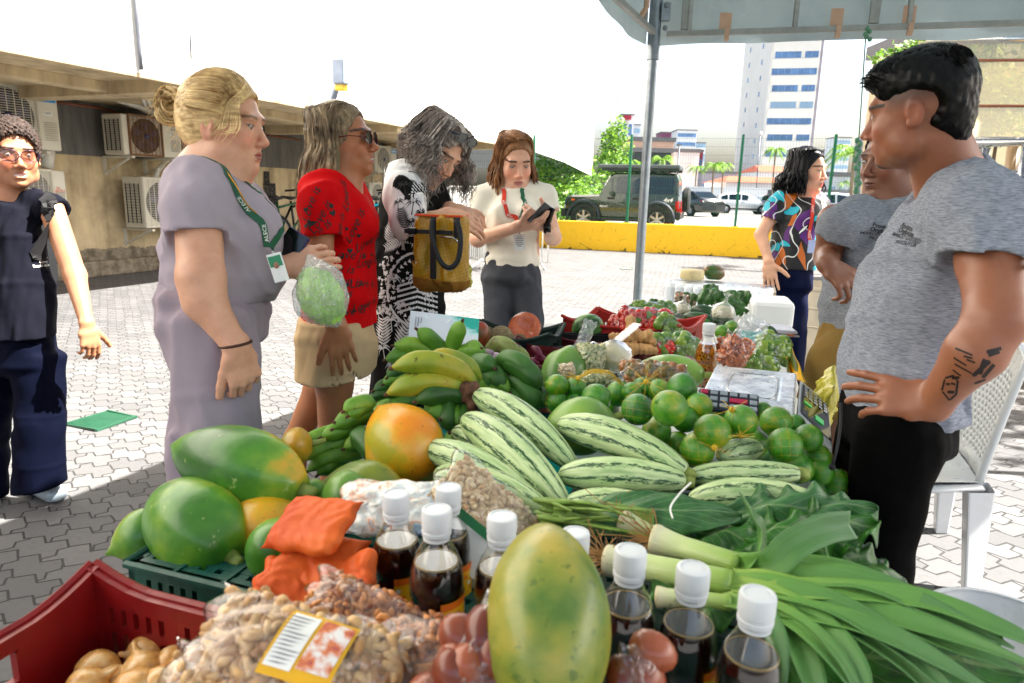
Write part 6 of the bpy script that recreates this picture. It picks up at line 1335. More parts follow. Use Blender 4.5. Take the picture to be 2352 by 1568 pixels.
def lab(mb,a0,a1,b0,b1,off):
 mb.grid(lambda u,v:onp(a0+(a1-a0)*u+(.010*(v-.5)),b0+(b1-b0)*v,off),8,8)
mb=MB();lab(mb,-.026,.046,-.026,.040,.039);lb=mb.build('label',LBY,A,True);mb=MB();lab(mb,-.022,.006,-.018,.037,.0398);mb.build('label_text_field',WHT,lb,True);mb=MB();lab(mb,.010,.043,-.014,.037,.0398);mb.build('label_picture',fruit_mat('label_pic',[(.4,'e8e4e0'),(.55,'d98a5a'),(.7,'b0506a')],60),lb,True)
mb=MB()
for i in range(12):lab(mb,-.020,.002-(i%4)*.003,.032-.0042*i,.0334-.0042*i,.0404)
mb.build('printed_lines',mat('ink_grey2','8a8a92',.6,bump=0),lb)
bag(W(850,1418,.83),(.93,-.2,-.3),(.1,-.55,.8),.085,.036,.022,'clear bag of roasted cashews lying on the larger bag',[('cashews','cashew',CSR,260,.013)],'bags of cashews',seed=5)
bag(W(950,1520,.74),(.9,-.1,.1),(0,-.55,.8),.075,.05,.024,'bag of roasted cashews lying lowest between the other bags',[('cashews','cashew',CSR,240,.012)],'bags of cashews',seed=6)
bag(W(560,1600,.70),(.9,0,0),(0,-.4,.9),.09,.06,.03,'bag of pale cashews cut by the lower edge of the picture',[('cashews','cashew',CSH,200,.015)],'bags of cashews',seed=7)
bag(W(1065,1560,.66),(.50,.30,.68),(-.3,-.85,.5),.080,.030,.026,'clear film pack of brown eggs left of the huge papaya',[('eggs','egg',EGG,20,.026)],'film packs of brown eggs',seed=8,filler=False)
bag(W(1450,1575,.66),(.2,.1,.9),(.1,-.9,.4),.04,.022,.018,'small film pack of brown eggs right of the huge papaya',[('eggs','egg',EGG,8,.024)],'film packs of brown eggs',seed=9,filler=False)
A=bag(W(1112,1172,1.10),(.70,-.2,-.55),(.1,-.8,.6),.095,.055,.022,'clear bag of pale peanuts leaning on the striped squashes',[('peanuts','bean',PNT,520,.0085)],seed=10)
c=W(1062,1238,1.02);mb=MB();mb.box(c,(.10,.002,.07),ax=(V3((.72,-.2,-.5)).normalized(),V3((.1,-.9,.4)).normalized(),V3((.5,.2,.72)).normalized()));o=mb.solo('leaflet',WHT,'white leaflet with a green heading strip behind the syrup bottles','leaflet')
mb=MB();mb.box(W(1090,1205,1.016),(.09,.002,.014),ax=(V3((.72,-.2,-.5)).normalized(),V3((.1,-.9,.4)).normalized(),V3((.5,.2,.72)).normalized()));p=mb.build('heading',mat('strip_green','1f7a4a',.5,bump=0),o);
s=NT('print_pack');v=s.coord();s.put(s.ramp(s.noise(v,22,3,.5,1.2),[(.35,'cfd9dc'),(.5,'e6e0d8'),(.56,'d8a88c'),(.62,'b9cfdc'),(.72,'3a6a9a')]),.2,Coat_Weight=.6);s.bump(s.noise(v,50,5,.6,1),.6,.01)
pillow((.9,-.2,.1),0,(0,-.6,.8),W(885,1165,1.10),.085,.05,.02,30,.005,3).solo('printed_pack',s.m,'shiny printed food pack behind the leftmost syrup bottle','packet',smooth=True)
s=NT('annatto_pack');v=s.coord();s.put(s.ramp(s.noise(v,9,3),[(.35,'c95a28'),(.65,'dc7a3c')]),.5);s.b.inputs['Specular IOR Level'].default_value=.2;s.bump(s.noise(v,14,4,.55,1.2),.5,.010);ANN=s.m
for i,(x,y,t,ax,nn,sx,sy,h_,lb)in enumerate([(718,1205,.98,(.80,-.35,.12),(-.18,-.42,.88),.062,.047,.012,'topmost orange powder packet of the stack'),(730,1292,.97,(.85,-.3,.05),(.1,-.5,.85),.062,.045,.015,'second orange powder packet from the top'),(715,1330,.95,(.8,-.2,-.3),(.2,-.6,.8),.060,.042,.012,'third orange powder packet, sloping to the left'),(680,1372,.94,(.85,-.1,-.3),(.1,-.5,.85),.062,.04,.011,'lowest orange powder packet touching the green crate'),(800,1345,.93,(.7,-.3,.5),(-.3,-.6,.7),.05,.04,.013,'orange powder packet leaning against the leftmost bottle')]):
 pillow(ax,0,nn,W(x,y,t),sx,sy,h_,34,.0016,i+2,e=8).solo('powder_packet',ANN,lb,'packet','orange powder packets',smooth=True)
bag(W(1356,822,1.80),(.05,.1,1),(0,-1,.15),.042,.040,.034,'clear knotted bag of green and cream beans standing upright',[('beans','bean',BNS,420,.0085)],seed=12)
pillow((.3,0,.9),0,(.2,-1,.3),W(1345,768,1.80),.040,.018,.006,24,.005,5).solo('bag_neck',FLC,'twisted clear neck sticking up from the bag of beans','bag',smooth=True)
mb=MB();mb.box(W(1418,782,2.0),(.16,.05,.004),ax=(V3((.75,.3,.6)).normalized(),V3((-.3,.9,-.1)).normalized(),V3((-.6,-.1,.75)).normalized()));mb.solo('plastic_sleeve',FLC,'folded clear plastic sleeve lying across the black crate','bag')
bag(W(1302,850,1.70),(1,0,.1),(0,-.9,.4),.022,.018,.014,'tiny bag of pale beans left of the upright bean bag',[('beans','bean',PNT,90,.006)],seed=13)
bag(W(1372,868,1.70),(1,0,0),(0,-.9,.4),.040,.018,.016,'low bag of beans under the upright bean bag',[('beans','bean',BNS,200,.008)],seed=14)
CHS=mat('cheese','d6c79c',.5,var=.08,vs=30,bump=.3,bs=60,bd=.003)
def wheel(c,r_,h_,nn,label,wrap=True):
 A=thing('cheese_wheel',label,'cheese',c,'wheels of white cheese');M=TM(V3(c),frame(nn));mb=MB();mb.lathe([(0,-h_),(r_*.9,-h_),(r_,-h_*.8),(r_*1.01,0),(r_,h_*.8),(r_*.9,h_),(0,h_)],M,32);mb.build('cheese',CHS,A,True,angle=50)
 if wrap:mb=MB();mb.lathe([(0,-h_*1.1),(r_*.95,-h_*1.1),(r_*1.08,0),(r_*.95,h_*1.1),(0,h_*1.12)],M,32,lambda a,t_:1+.03*math.sin(a*11)+.02*math.sin(a*23));mb.build('film',FLC,A,True)
wheel(W(1412,818,1.84),.042,.022,(.2,-.5,.8),'film wrapped cheese wheel beside the bean bag');wheel(W(1590,630,3.40),.058,.024,(0,0,1),'bare cheese wheel on top of the wrapped foam packs',False)
bag(W(1500,858,1.62),(1,-.05,-.03),(0,-.7,.7),.080,.030,.022,'film tray of olive brown fruits behind the limes',[('fruits','ball',OLV,60,.0125)],seed=15,filler=False)
bag(W(1485,735,2.52),(1,0,-.05),(0,-.75,.65),.10,.050,.035,'clear bag of small red tomatoes behind the ginger',[('tomatoes','ball',TOM,60,.019),('green_tomatoes','ball',TGR,16,.018)],'bags of vegetables',seed=16,filler=False)
bag(W(1435,745,2.60),(1,0,.2),(0,-.75,.65),.05,.045,.03,'clear bag of red peppers left of the tomatoes',[('peppers','egg',TOM,24,.022)],'bags of vegetables',seed=17,filler=False)
bag(W(1500,712,2.75),(1,0,0),(0,-.8,.6),.10,.035,.025,'clear bag of mixed green fruit behind the tomatoes',[('fruit','ball',TGR,50,.018)],'bags of vegetables',seed=18,filler=False)
bag(W(1515,790,2.30),(1,0,-.1),(0,-.75,.65),.065,.035,.028,'clear bag of green and red tomatoes right of the ginger',[('tomatoes','ball',TGR,34,.019),('red_tomatoes','ball',TOM,10,.018)],'bags of vegetables',seed=19,filler=False)
bag(W(1575,795,2.30),(1,0,-.1),(0,-.75,.65),.050,.040,.03,'clear bag of green peppers left of the sauce bottle',[('peppers','egg',TGR,16,.027)],'bags of vegetables',seed=20,filler=False)
bag(W(1538,752,2.45),(.7,0,-.6),(.1,-.75,.65),.05,.035,.025,'clear bag of green limes left of the cucumbers',[('fruit','ball',TGR,26,.018)],'bags of vegetables',seed=21,filler=False)
bag(W(1688,808,2.02),(.35,0,.9),(0,-.95,.3),.050,.045,.030,'tall clear bag of orange dried shrimp behind the scale',[('shrimp','cashew',SHR,260,.0105)],seed=22)
pillow((.4,.1,.9),0,(-.3,-.9,.2),W(1722,765,2.04),.050,.042,.008,30,.008,8).solo('bag_neck',FLC,'wide open clear bag top standing above the dried shrimp','bag',smooth=True)
bag(W(1665,800,2.1),(.1,0,.9),(0,-.95,.3),.035,.026,.022,'smaller bag of dried shrimp touching the sauce bottle',[('shrimp','cashew',SHR,120,.010)],seed=23)
bag(W(1775,798,2.25),(.9,0,-.3),(0,-.7,.7),.060,.050,.032,'clear bag of green tomatoes at the right edge above the scale',[('tomatoes','ball',TGR,40,.021)],'bags of vegetables',seed=24,filler=False)
bag(W(1752,835,2.12),(.9,0,-.1),(0,-.7,.7),.055,.028,.022,'clear bag of pale green peppers just behind the scale plate',[('peppers','egg',TGR,20,.024)],'bags of vegetables',seed=25,filler=False)
CAU=mat('cauliflower','cdc7a8',.7,var=.12,vs=30,bump=1.0,bs=90,bd=.01);CUC=fruit_mat('cucumber',[(.35,'1f4a20'),(.6,'35692c'),(.75,'5a8a3c')],12,'a0b070',.72,120)
def caul(px,py,t,r_,label):
 c=W(px,py,t);A=thing('cauliflower',label,'cauliflower',c,'film wrapped cauliflowers');V_,F_=sdf_mesh([G([L_(c,(r_,r_*.9,r_*.85))])],.004,lambda P:(.006*np.abs(sn(P,45,3))).astype(F32));o=bpy.data.objects.new('head',np_mesh('head',V_,F_,c,CAU));COL.objects.link(o);o.parent=A
 mb=MB();mb.ball(c-UP*r_*.5,(r_*1.1,r_*1.0,r_*.6),14,8);mb.build('leaves',LF2,A,True);mb=MB();mb.lathe([(0,-r_*1.1),(r_*.9,-r_*.9),(r_*1.18,0),(r_*.8,r_*.8),(r_*.2,r_*1.15),(r_*.1,r_*1.6),(r_*.35,r_*1.9)],TM(c,frame((.1,-.1,1))),24,lambda a,t_:1+.05*math.sin(a*7)+.03*math.sin(a*13));mb.build('film',FLC,A,True)
caul(1567,712,2.9,.035,'cauliflower in film left of the cucumbers');caul(1660,722,2.75,.045,'cauliflower in film with gathered top right of the cucumbers')
pillow((1,0,-.3),0,(.1,-.8,.6),W(1575,688,3.0),.05,.03,.012,24,.006,9).solo('herb_bag',fruit_mat('herb_print',[(.4,'3a4a2c'),(.5,'b8a890'),(.62,'c0643a')],30),'small bag of dark herbs with orange print before the foam packs','bag',smooth=True)
for i,(x0,y0,x1,y1,t,q)in enumerate([(1585,712,1648,722,2.85,.027),(1568,728,1640,736,2.75,.024),(1650,700,1690,708,2.95,.024),(1752,752,1784,776,2.4,.020),(1768,775,1796,790,2.35,.018)]):
 a=W(x0,y0,t);b=W(x1,y1,t-.05);n=14;mb=MB();mb.tube(catmull([a,(a+b)/2+UP*.004,b],n),[max(.002,q*math.sin(math.pi*min(1,max(0,k/n)))**.35)for k in range(n+1)],18);mb.solo('cucumber',CUC,['plump cucumber lying uppermost by the cauliflower','cucumber below the uppermost one','cucumber behind the wrapped cauliflower','cucumber by the stack of papers','short cucumber above the bagged green tomatoes'][i],'cucumber','cucumbers',smooth=True)
GNG=mat('ginger','c39c6c',.7,var=.14,vs=40,bump=.8,bs=110,bd=.003)
def gin(pts,label,t):
 g=[]
 for a,b,q in pts:g.append(E(W(a[0],a[1],t),W(b[0],b[1],t-.02),q,q*.85,k=.012))
 V_,F_=sdf_mesh([G(g)],.003,lambda P:(.0016*sn(P,80,3)+.0012*np.sin(P[:,0]*420)).astype(F32));c=V_.mean(0);o=bpy.data.objects.new('ginger_root',np_mesh('ginger_root',V_,F_,tuple(c),GNG));o.location=c;COL.objects.link(o);tag(o,label,'ginger','ginger roots')
gin([((1448,735),(1452,760),.017),((1452,760),(1440,775),.022),((1440,775),(1412,775),.016),((1412,775),(1406,772),.012),((1452,768),(1478,775),.020),((1478,775),(1492,765),.016),((1480,778),(1500,785),.015),((1448,782),(1455,790),.013)],'upper ginger root with a finger pointing up',2.22)
gin([((1430,795),(1460,800),.018),((1460,800),(1490,802),.019),((1490,802),(1505,806),.014),((1445,805),(1450,812),.012)],'lower ginger root under the first',2.2)
q=[WZ(1643,838,.93),WZ(1831,856,.93),WZ(1826,945,.93),WZ(1608,906,.93)];cc=sum(q,V3((0,0,0)))/4;A=thing('scale','electronic scale with worn steel plate and black slanted display','scale',cc-UP*.1)
s=NT('scale_steel');v=s.coord();s.put(s.ramp(s.noise(v,26,6,.7),[(.40,'b4bcc6'),(.5,'d4dae0'),(.62,'e8ecf0')]),s.n('MapRange',{0:s.noise(v,30,5,.7),3:.12,4:.5}).outputs[0],Metallic=.35);s.bump(s.noise(v,20,4),.1,.004);SST=s.m
mb=MB();
def qp(u,v):return q[0].lerp(q[1],u).lerp(q[3].lerp(q[2],u),v)
def plate(u,v):
 e=min(u,1-u,v,1-v);w_=.004*(1 if e>.05 else 0)-.012*(1 if e<=0 else 0);d=math.hypot((u-.52)/.30,(v-.50)/.32);
 return qp(u,v)-UP*((.003 if .92<max(abs(u-.52)/.30,abs(v-.5)/.33)<1.0 else 0)+(.014 if e<=0 else 0))
mb.grid(plate,60,60);mb.build('plate',SST,A,True)
mb=MB();mb.tube([qp(.52+.27*math.copysign(abs(math.cos(a))**.45,math.cos(a)),.5+.33*math.copysign(abs(math.sin(a))**.45,math.sin(a)))-UP*.0005 for a in[R(i*6)for i in range(61)]],.0022,6,False);mb.build('pressed_ring',SS,A,True)
x1=(q[1]-q[0]).normalized();y1=(q[0]-q[3]).normalized()
mb=MB();b0=qp(.5,.5)-UP*.058;mb.box(b0,((q[1]-q[0]).length*.93,(q[0]-q[3]).length*.90,.075),ax=(x1,y1,UP));mb.build('base',CAPW,A,bevel=.012)
hd=[W(1838,872,1.90),W(1902,925,1.84),W(1913,1030,1.55),W(1830,962,1.60)]
mb=MB();lo=[V3((p.x,p.y,ZT+.10))for p in hd];lf=[qp(1.0,.05)-UP*.03,qp(1.0,.98)-UP*.03];mb.add(hd+[V3((p.x,p.y,.815))for p in hd],[(0,3,2,1),(0,1,5,4),(1,2,6,5),(2,3,7,6),(3,0,4,7),(4,5,6,7)]);hb_=mb.build('display_housing',CAPW,A,bevel=.004)
def hq(u,v,off=.003):p=hd[0].lerp(hd[1],u).lerp(hd[3].lerp(hd[2],u),v);n_=(hd[1]-hd[0]).cross(hd[3]-hd[0]).normalized();n_=n_ if n_.dot(CAM-p)>0 else-n_;return p+n_*off
mb=MB();mb.add([hq(.08,.08),hq(.95,.06),hq(.95,.90),hq(.08,.80)],[(0,1,2,3)]);mb.build('display_panel',mat('panel_black','0b0c0f',.08,bump=0,coat=.5),hb_)
mb=MB()
for i in range(5):
 for j in range(4):u=.14+.16*i;v=.12+.07*j;mb.add([hq(u,v,.005),hq(u+.10,v,.005),hq(u+.10,v+.045,.005),hq(u,v+.045,.005)],[(0,1,2,3)])
mb.build('keys',mat('key_grey','9aa2aa',.4,bump=0),hb_)
s=NT('led_green');s.put(lin('0a4a2a'),.3);s.set(s.b.inputs['Emission Color'],lin('22e070'));s.b.inputs['Emission Strength'].default_value=.10;LED=s.m
mb=MB();mb.add([hq(.15,.5,.005),hq(.4,.49,.005),hq(.4,.54,.005),hq(.15,.55,.005)],[(0,1,2,3)]);mb.add([hq(.5,.62,.005),hq(.75,.61,.005),hq(.75,.72,.005),hq(.5,.73,.005)],[(0,1,2,3)]);mb.build('digits',LED,hb_)
c=W(1672,925,1.52);X=V3((.96,-.26,-.02)).normalized();N=V3((-.1,-.55,.83));N=(N-X*N.dot(X)).normalized();Y=N.cross(X);A=thing('calculator','dark calculator with grey and magenta keys in front of the scale','calculator',c)
mb=MB();mb.box(c,(.13,.06,.014),ax=(X,Y,N));mb.build('case',mat('calc_dark','2a3042',.4),A,bevel=.005)
for j in range(3):
 for i in range(6):
  if j==1 and i==4:continue
  w_=.038 if(j==1 and i==3)else .016;col=mat('key_magenta','b8305a',.4,bump=0)if(w_>.02 or(i==0 and j==0))else mat('key_grey','9aa2aa',.4,bump=0);mb=MB();mb.box(c+X*(-.052+.021*i+(.0105 if w_>.02 else 0))+Y*(.018-.018*j)+N*.009,(w_,.012,.006),ax=(X,Y,N));mb.build('key',col,A,bevel=.0015)
q4=[W(943,713,1.98),W(1101,732,1.98),W(1097,800,1.92),W(936,795,1.92)];A=thing('notice','white notice with teal watercolour corner standing behind the plantains','sign',sum(q4,V3((0,0,0)))/4)
def nq(u,v,off=0):n_=(q4[3]-q4[0]).cross(q4[1]-q4[0]).normalized();return q4[0].lerp(q4[1],u).lerp(q4[3].lerp(q4[2],u),v)+n_*off
s=NT('notice_paper');uv=s.n('TexCoord').outputs['UV'];sp=s.n('SeparateXYZ',{0:uv});wn=s.noise(uv,4,4,.6);f=s.math('ADD',s.math('MULTIPLY',sp.outputs[0],1.0),s.math('SUBTRACT',s.math('MULTIPLY',wn,.7),s.math('MULTIPLY',sp.outputs[1],.75)))
s.put(s.ramp(f,[(.72,'dfe3ea'),(.86,'cfe6e8'),(.98,'8fd0cf'),(1.0,'35b5a8')]),.5);mb=MB();mb.grid(lambda u,v:nq(u,v),4,4);sgn=-1
o=mb.build('sheet',s.m,A);md=o.modifiers.new('t','SOLIDIFY');md.thickness=.002
mb=MB();U_=(q4[1]-q4[0]).normalized();V_=-(q4[3]-q4[0]).normalized();
for i in range(9):a=nq(.05+.012*i,.25+.02*(i%3),-.003 if U_.cross(V_).dot(CAM-q4[0])<0 else .003)
off=.004 if((q4[3]-q4[0]).cross(q4[1]-q4[0])).dot(CAM-q4[0])>0 else-.004
for k,x in enumerate((.09,.13,.17)):
 a=nq(x,.18,off);b=nq(x-.005,.55-.1*k,off);mb.bar(a,b,.0018,.0008)
mb.build('small_print',mat('ink_grey2','8a8a92'),A)
mb=MB()
for a,b in(((.60,.10),(.54,.26)),((.54,.26),(.57,.20)),((.54,.26),(.51,.20)),((.22,.12),(.26,.22))):mb.bar(nq(*a,off),nq(*b,off),.003,.0008)
mb.build('arrow',mat('arrow_pale','eaf6f6',.5,bump=0),A)
FOM=mat('foam_tray','f4f6f6',.6,var=.02,bump=.05);A=thing('foam_pack','row of white foam trays wrapped in clear film at the far end of the stall','foam packs',W(1650,690,3.35))
a=W(1552,672,3.45);b=W(1752,690,3.15)
for i in range(10):
 p=a.lerp(b,i/9);z=p.z;mb=MB();d=(b-a).normalized();mb.box(p,(.043,.16,.115),ax=(d,V3((-d.y,d.x,0)),UP));mb.build('tray',FOM,A,bevel=.018)
mb=MB();d=(b-a).normalized();mb.box(a.lerp(b,.5),((b-a).length+.07,.18,.135),ax=(d,V3((-d.y,d.x,0)),UP));mb.build('film',FLB,A,bevel=.03)
mb=MB();mb.box(W(1660,722,3.2),(.44,.2,.10),ax=(d,V3((-d.y,d.x,0)),UP));mb.solo('foam_pack',FOM,'second white foam pack below the wrapped row','foam packs',bevel=.02)
c=W(1768,716,2.95);d2=V3((.97,-.24,0));mb=MB();mb.box(c,(.17,.22,.12),ax=(d2,V3((.24,.97,0)),UP));mb.solo('foam_box',FOM,'bright white foam box in the sun at the far right of the stall','box',bevel=.02)
for i in range(6):mb=MB();mb.box(W(1786,752+2.6*i,2.55)+V3((.004*(i%2),0,0)),(.105,.12,.004),ax=(V3((math.cos(-.2+.05*i),math.sin(-.2+.05*i),0)),V3((-math.sin(-.2+.05*i),math.cos(-.2+.05*i),0)),UP));mb.solo('paper_sheet',mat('paper','c9cbd6',.7,bump=0)if i!=3 else mat('paper_dark','5a4a48',.6,bump=0),['uppermost handwritten sheet of the paper stack','second sheet of the paper stack by the foam box','third sheet of the paper stack by the foam box','dark folder inside the paper stack','sheet just under the dark folder','lowest sheet of the paper stack'][i],'paper','stack of papers by the foam box')
mb=MB();mb.tube([W(1800,768,2.5),W(1824,771,2.48)],.004,8);mb.solo('pencil',mat('wood_pencil','a8683a',.5,bump=0),'brown pencil poking out from the stack of papers','pencil')
s=NT('striped_plastic');v=s.coord();wv=s.n('TexWave',{'Vector':s.n('Mapping',{0:v,2:(0,R(28),0)}).outputs[0],'Scale':11,'Distortion':.8},bands_direction='Z').outputs[1];s.put(s.mix(s.math('GREATER_THAN',wv,.5),lin('e8b81c'),lin('66702a')),.4);s.bump(s.noise(v,15,4),.5,.01)
c=W(1812,830,2.18);mb=MB();mb.grid(lambda u,v:W(1800+8*u+40*v*(.4+.6*u),780+80*u+20*v+3*math.sin(u*9),2.35-.25*u+.05*math.sin(v*6))-UP*.0,24,16);o=mb.solo('striped_bag',s.m,'yellow and olive striped plastic bag hanging over the right edge of the stall','bag',smooth=True);md=o.modifiers.new('t','SOLIDIFY');md.thickness=.006
pillow((.1,-.2,.95),0,(.9,-.4,.1),W(1888,935,1.90),.10,.09,.03,30,.010,4).solo('yellow_bag',YP,'crumpled translucent yellow bag between the scale and the khaki shorts','bag',smooth=True)
PLC=mat('chair_white','d3d5d6',.3,var=.03,vs=4,bump=.03,coat=.2);nf_=V3((1.37,2.28,0));F_=V3((-1,-.05,0)).normalized();Sx=V3((.36,.93,0)).normalized();SW,SD,SH=.47,.32,.43
A=thing('plastic_chair','white plastic chair with lattice back behind the young man','chair',nf_-F_*SD/2+Sx*SW/2);o_=nf_
def cp(s_,d_,z):return o_+Sx*(s_*SW)-F_*(d_*SD)+UP*z
mb=MB()
for sg in(0,.022):mb.grid(lambda u,v:cp(u,v,SH-sg-.018*math.sin(math.pi*u)*math.sin(math.pi*min(1,v*1.1))+(-.03*(1-v/.12)**2 if v<.12 else 0)),16,16)
mb.build('seat',PLC,A,True)
mb=MB();mb.tube([cp(0,.03,SH-.03),cp(1,.03,SH-.03),cp(1,.97,SH-.02),cp(0,.97,SH-.02),cp(0,.03,SH-.03)],[(.012,.03)]*5,8,side=UP);mb.build('apron',PLC,A,True)
for s_,d_ in((0,0),(1,0),(0,1),(1,1)):
 ox=(-.06 if s_==0 else .06);oy=(-.05 if d_==0 else .10);t0=cp(s_,d_,SH-.02);b0=cp(s_+ox,d_+oy,.0);mb=MB();e=(b0-t0).normalized()
 mb.add([p for k in(0,1)for p in[(t0.lerp(b0,k))+F_*(w_*a)+Sx*(w_*b)for w_ in((.050,.030)[k],)for a,b in((1,1),(1,-1),(-1,-1),(-1,1))]],[(0,1,5,4),(1,2,6,5),(2,3,7,6),(3,0,4,7),(4,5,6,7)]);mb.build('leg',PLC,A,bevel=.008)
def bp(u,v):return cp(u*.94+.03,1.0+.30*v*(.8+.2*v)+.06*math.sin(math.pi*u),SH-.02+.50*v*(1-.06*(2*u-1)**2))
mb=MB();nu,nv=44,44;vs=[bp(i/nu,j/nv)for i in range(nu+1)for j in range(nv+1)];fs=[]
for i in range(nu):
 for j in range(nv):
  u,v=(i+.5)/nu,(j+.5)/nv;inside=.12<u<.88 and .12<v<.86 and(v<.84-.3*abs(u-.5)**1.5)
  if inside and(i+j)%4 in(0,1)and(i-j)%4 in(0,1):continue
  a=i*(nv+1)+j;fs.append((a,a+1,a+nv+2,a+nv+1))
mb.add(vs,fs);o=mb.build('backrest',PLC,A,True);md=o.modifiers.new('t','SOLIDIFY');md.thickness=.010
mb=MB();mb.tube([bp(0,v/10)for v in range(11)]+[bp(u/10,1)for u in range(1,11)]+[bp(1,1-v/10)for v in range(1,11)],.014,8);mb.build('back_frame',PLC,A,True)
def tub(c,r0,r1,h_,m,label,name,cat,z=0):
 A=thing(name,label,cat,(c.x,c.y,z));M=TM((c.x,c.y,z));mb=MB();mb.lathe([(0,.0),(r0,0),(r1,h_),(r1+.012,h_),(r1+.012,h_-.02),(r1+.002,h_-.025),(r1-.006,h_-.004),(r0-.004,.006),(0,.006)],M,40);mb.build('body',m,A,True,angle=40)
 for zz in(.62,.80):mb=MB();mb.tube([V3((c.x,c.y,z))+V3(((r0+(r1-r0)*zz+.003)*math.cos(a),(r0+(r1-r0)*zz+.003)*math.sin(a),h_*zz))for a in[R(i*10)for i in range(37)]],.006,6,False);mb.build('rib',m,A,True)
 return A
c=W(1885,760,5.3);A=tub(c,.22,.26,.78,mat('bin_white','cfc6b4',.5,var=.15,vs=5),'large grimy white plastic drum behind the older vendor','plastic_drum','drum')
mb=MB();v2,f2=text2d('M',.11,bold=.02);flat(mb,v2,f2,V3((c.x-.06,c.y-.262,.50)),(1,0,0),UP);mb.build('lettering',mat('ink_green','2a3f30',.6),A)
tub(WZ(2310,1440,.33),.14,.175,.33,PLC,'round white plastic bucket under the leek leaves at the lower right','bucket','bucket')
def person(label,foot):return thing('person',label,'person',(foot.x,foot.y,0))
def gd(p,z=0.0):return V3((p.x,p.y,z))
def nails(tips,col,c,V,r=.0065):
 for p,d in tips:
  m_=(np.linalg.norm(V-np.array(p),axis=1)<r);c[m_]=np.array(lin(col)[:3])
 return c
SHOE=mat('shoe_dark','2a2522',.5);GRNL=mat('lanyard_green','0f6a4c',.6,bump=0);ORL=mat('lanyard_orange','d9482a',.6,bump=0)
PHB=mat('phone_black','101216',.1,bump=0);BADGE=mat('badge_white','e8ecec',.3,bump=0);GOLD=mat('gold','c79a4b',.3,1,bump=0)
def strap(parent,pts,bvh,w_,m,name='lanyard',up=None,n=40,off=.003,text=None,cen=None,tm=None,parts=True):
 """a flat strap laid on a garment through pts (pushed out of the mesh)"""
 p=catmull(pts,n);mb=MB();vs=[];L=0;cen=V3(cen)if cen is not None else None;pr=[]
 for i,q in enumerate(p):
  loc,nn,_,dist=bvh.find_nearest(q)
  q=loc+nn*off;nz_=nn
  pr.append((q,nz_))
 for i,(q,nz_)in enumerate(pr):
  t=(pr[min(i+1,n)][0]-pr[max(i-1,0)][0]).normalized();s_=t.cross(nz_).normalized()
  vs+=[q+s_*w_/2,q-s_*w_/2,q-s_*w_/2-nz_*.0015,q+s_*w_/2-nz_*.0015]
 fs=[]
 for i in range(n):
  a=i*4;b=a+4;fs+=[(a,a+1,b+1,b),(a+1,a+2,b+2,b+1),(a+2,a+3,b+3,b+2),(a+3,a,b,b+3)]
 mb.add(vs,fs);o=mb.build(name,m,parent,True,angle=40)
 if text:
  mb=MB();k=0
  for st_ in text[1]:
   i=int(st_*n);q,nz_=pr[i];t=(pr[min(i+1,n)][0]-pr[i-1][0]).normalized();s_=nz_.cross(t)
   v2,f2=text2d(text[0],w_*.85,bold=.01);flat(mb,v2,f2,q,t*text[2],(s_*text[2]),.0012)
  mb.build('lettering',tm or WHT,o)
 return o
def phone(c,up,n,w_,h_,label,m=PHB,edge='3c3470'):
 up=V3(up).normalized();n=V3(n).normalized();n=(n-up*n.dot(up)).normalized();s_=up.cross(n);A=thing('phone',label,'phone',c)
 mb=MB();mb.box(c,(w_,h_,.009),ax=(s_,up,n));mb.build('case',mat('phone_edge'+edge,edge,.4,bump=0),A,bevel=.003)
 mb=MB();mb.box(c+n*.0052,(w_*.93,h_*.95,.001),ax=(s_,up,n));mb.build('screen',m,A)
t=2.85;A=person('smiling woman with glasses in a navy polo shirt and backpack at the left edge',WZ(90,1140,0))
h=hframe(W(30,356,t),(.72,-.68,-.06),(0.02,0,1),1.12)
body=G(head_prims(h,mouth=.008,eye=.0032)+[E(W(20,400,t+.02),W(12,470,t+.06),.058,.070,k=.03),E(W(10,480,t+.06),W(25,640,t+.06),.12,.14,.09,.1,(1,-.3,0),.04)]+chain([W(118,478,t+.02),W(172,632,t),W(198,738,t-.06)],[.052,.047,.029],side=(1,0,0))+hand_prims(W(200,748,t-.07),(.12,-.05,-1),(.8,-.5,0),-1,(.5,.7,.7,.8),1.0,thumb=(.6,.6,-.2))[0])
def teeth(l,c,blend):
 x,y,z=l[:,0],l[:,1],l[:,2];m_=(np.abs(x)<.019)*(z<-.0625)*(z>-.071)*(y>.07)*(y<.104);return blend(c,m_*1.0,np.array([.75,.7,.65]))
sdfobj('body',[body],.0042,skin_mat('skin'),A,head_color(h,'c49474','a86458','2a1a12',teeth));add_eyes(h,A)
g=cap_groups(h,.016,z0=-.03);V,Fc=sdf_mesh([g],.004,lambda P:(.006*sn(P,55,2)+.004*sn(P,95,3)).astype(F32));o=bpy.data.objects.new('hair',np_mesh('hair',V,Fc,ORG[A],hair_mat('hair_curly_dark','1d1512','5a4a42',.6)));COL.objects.link(o);o.parent=A
glasses(h,A,'3a2a50','dccfd2')
sd_=V3((.86,-.5,0));sd1=sd_
NAVY=cloth('cloth_navy_polo','23242f',.85)
f1=folds(.010,(8,8,3.5),11,.005,(1,0,.5),8)
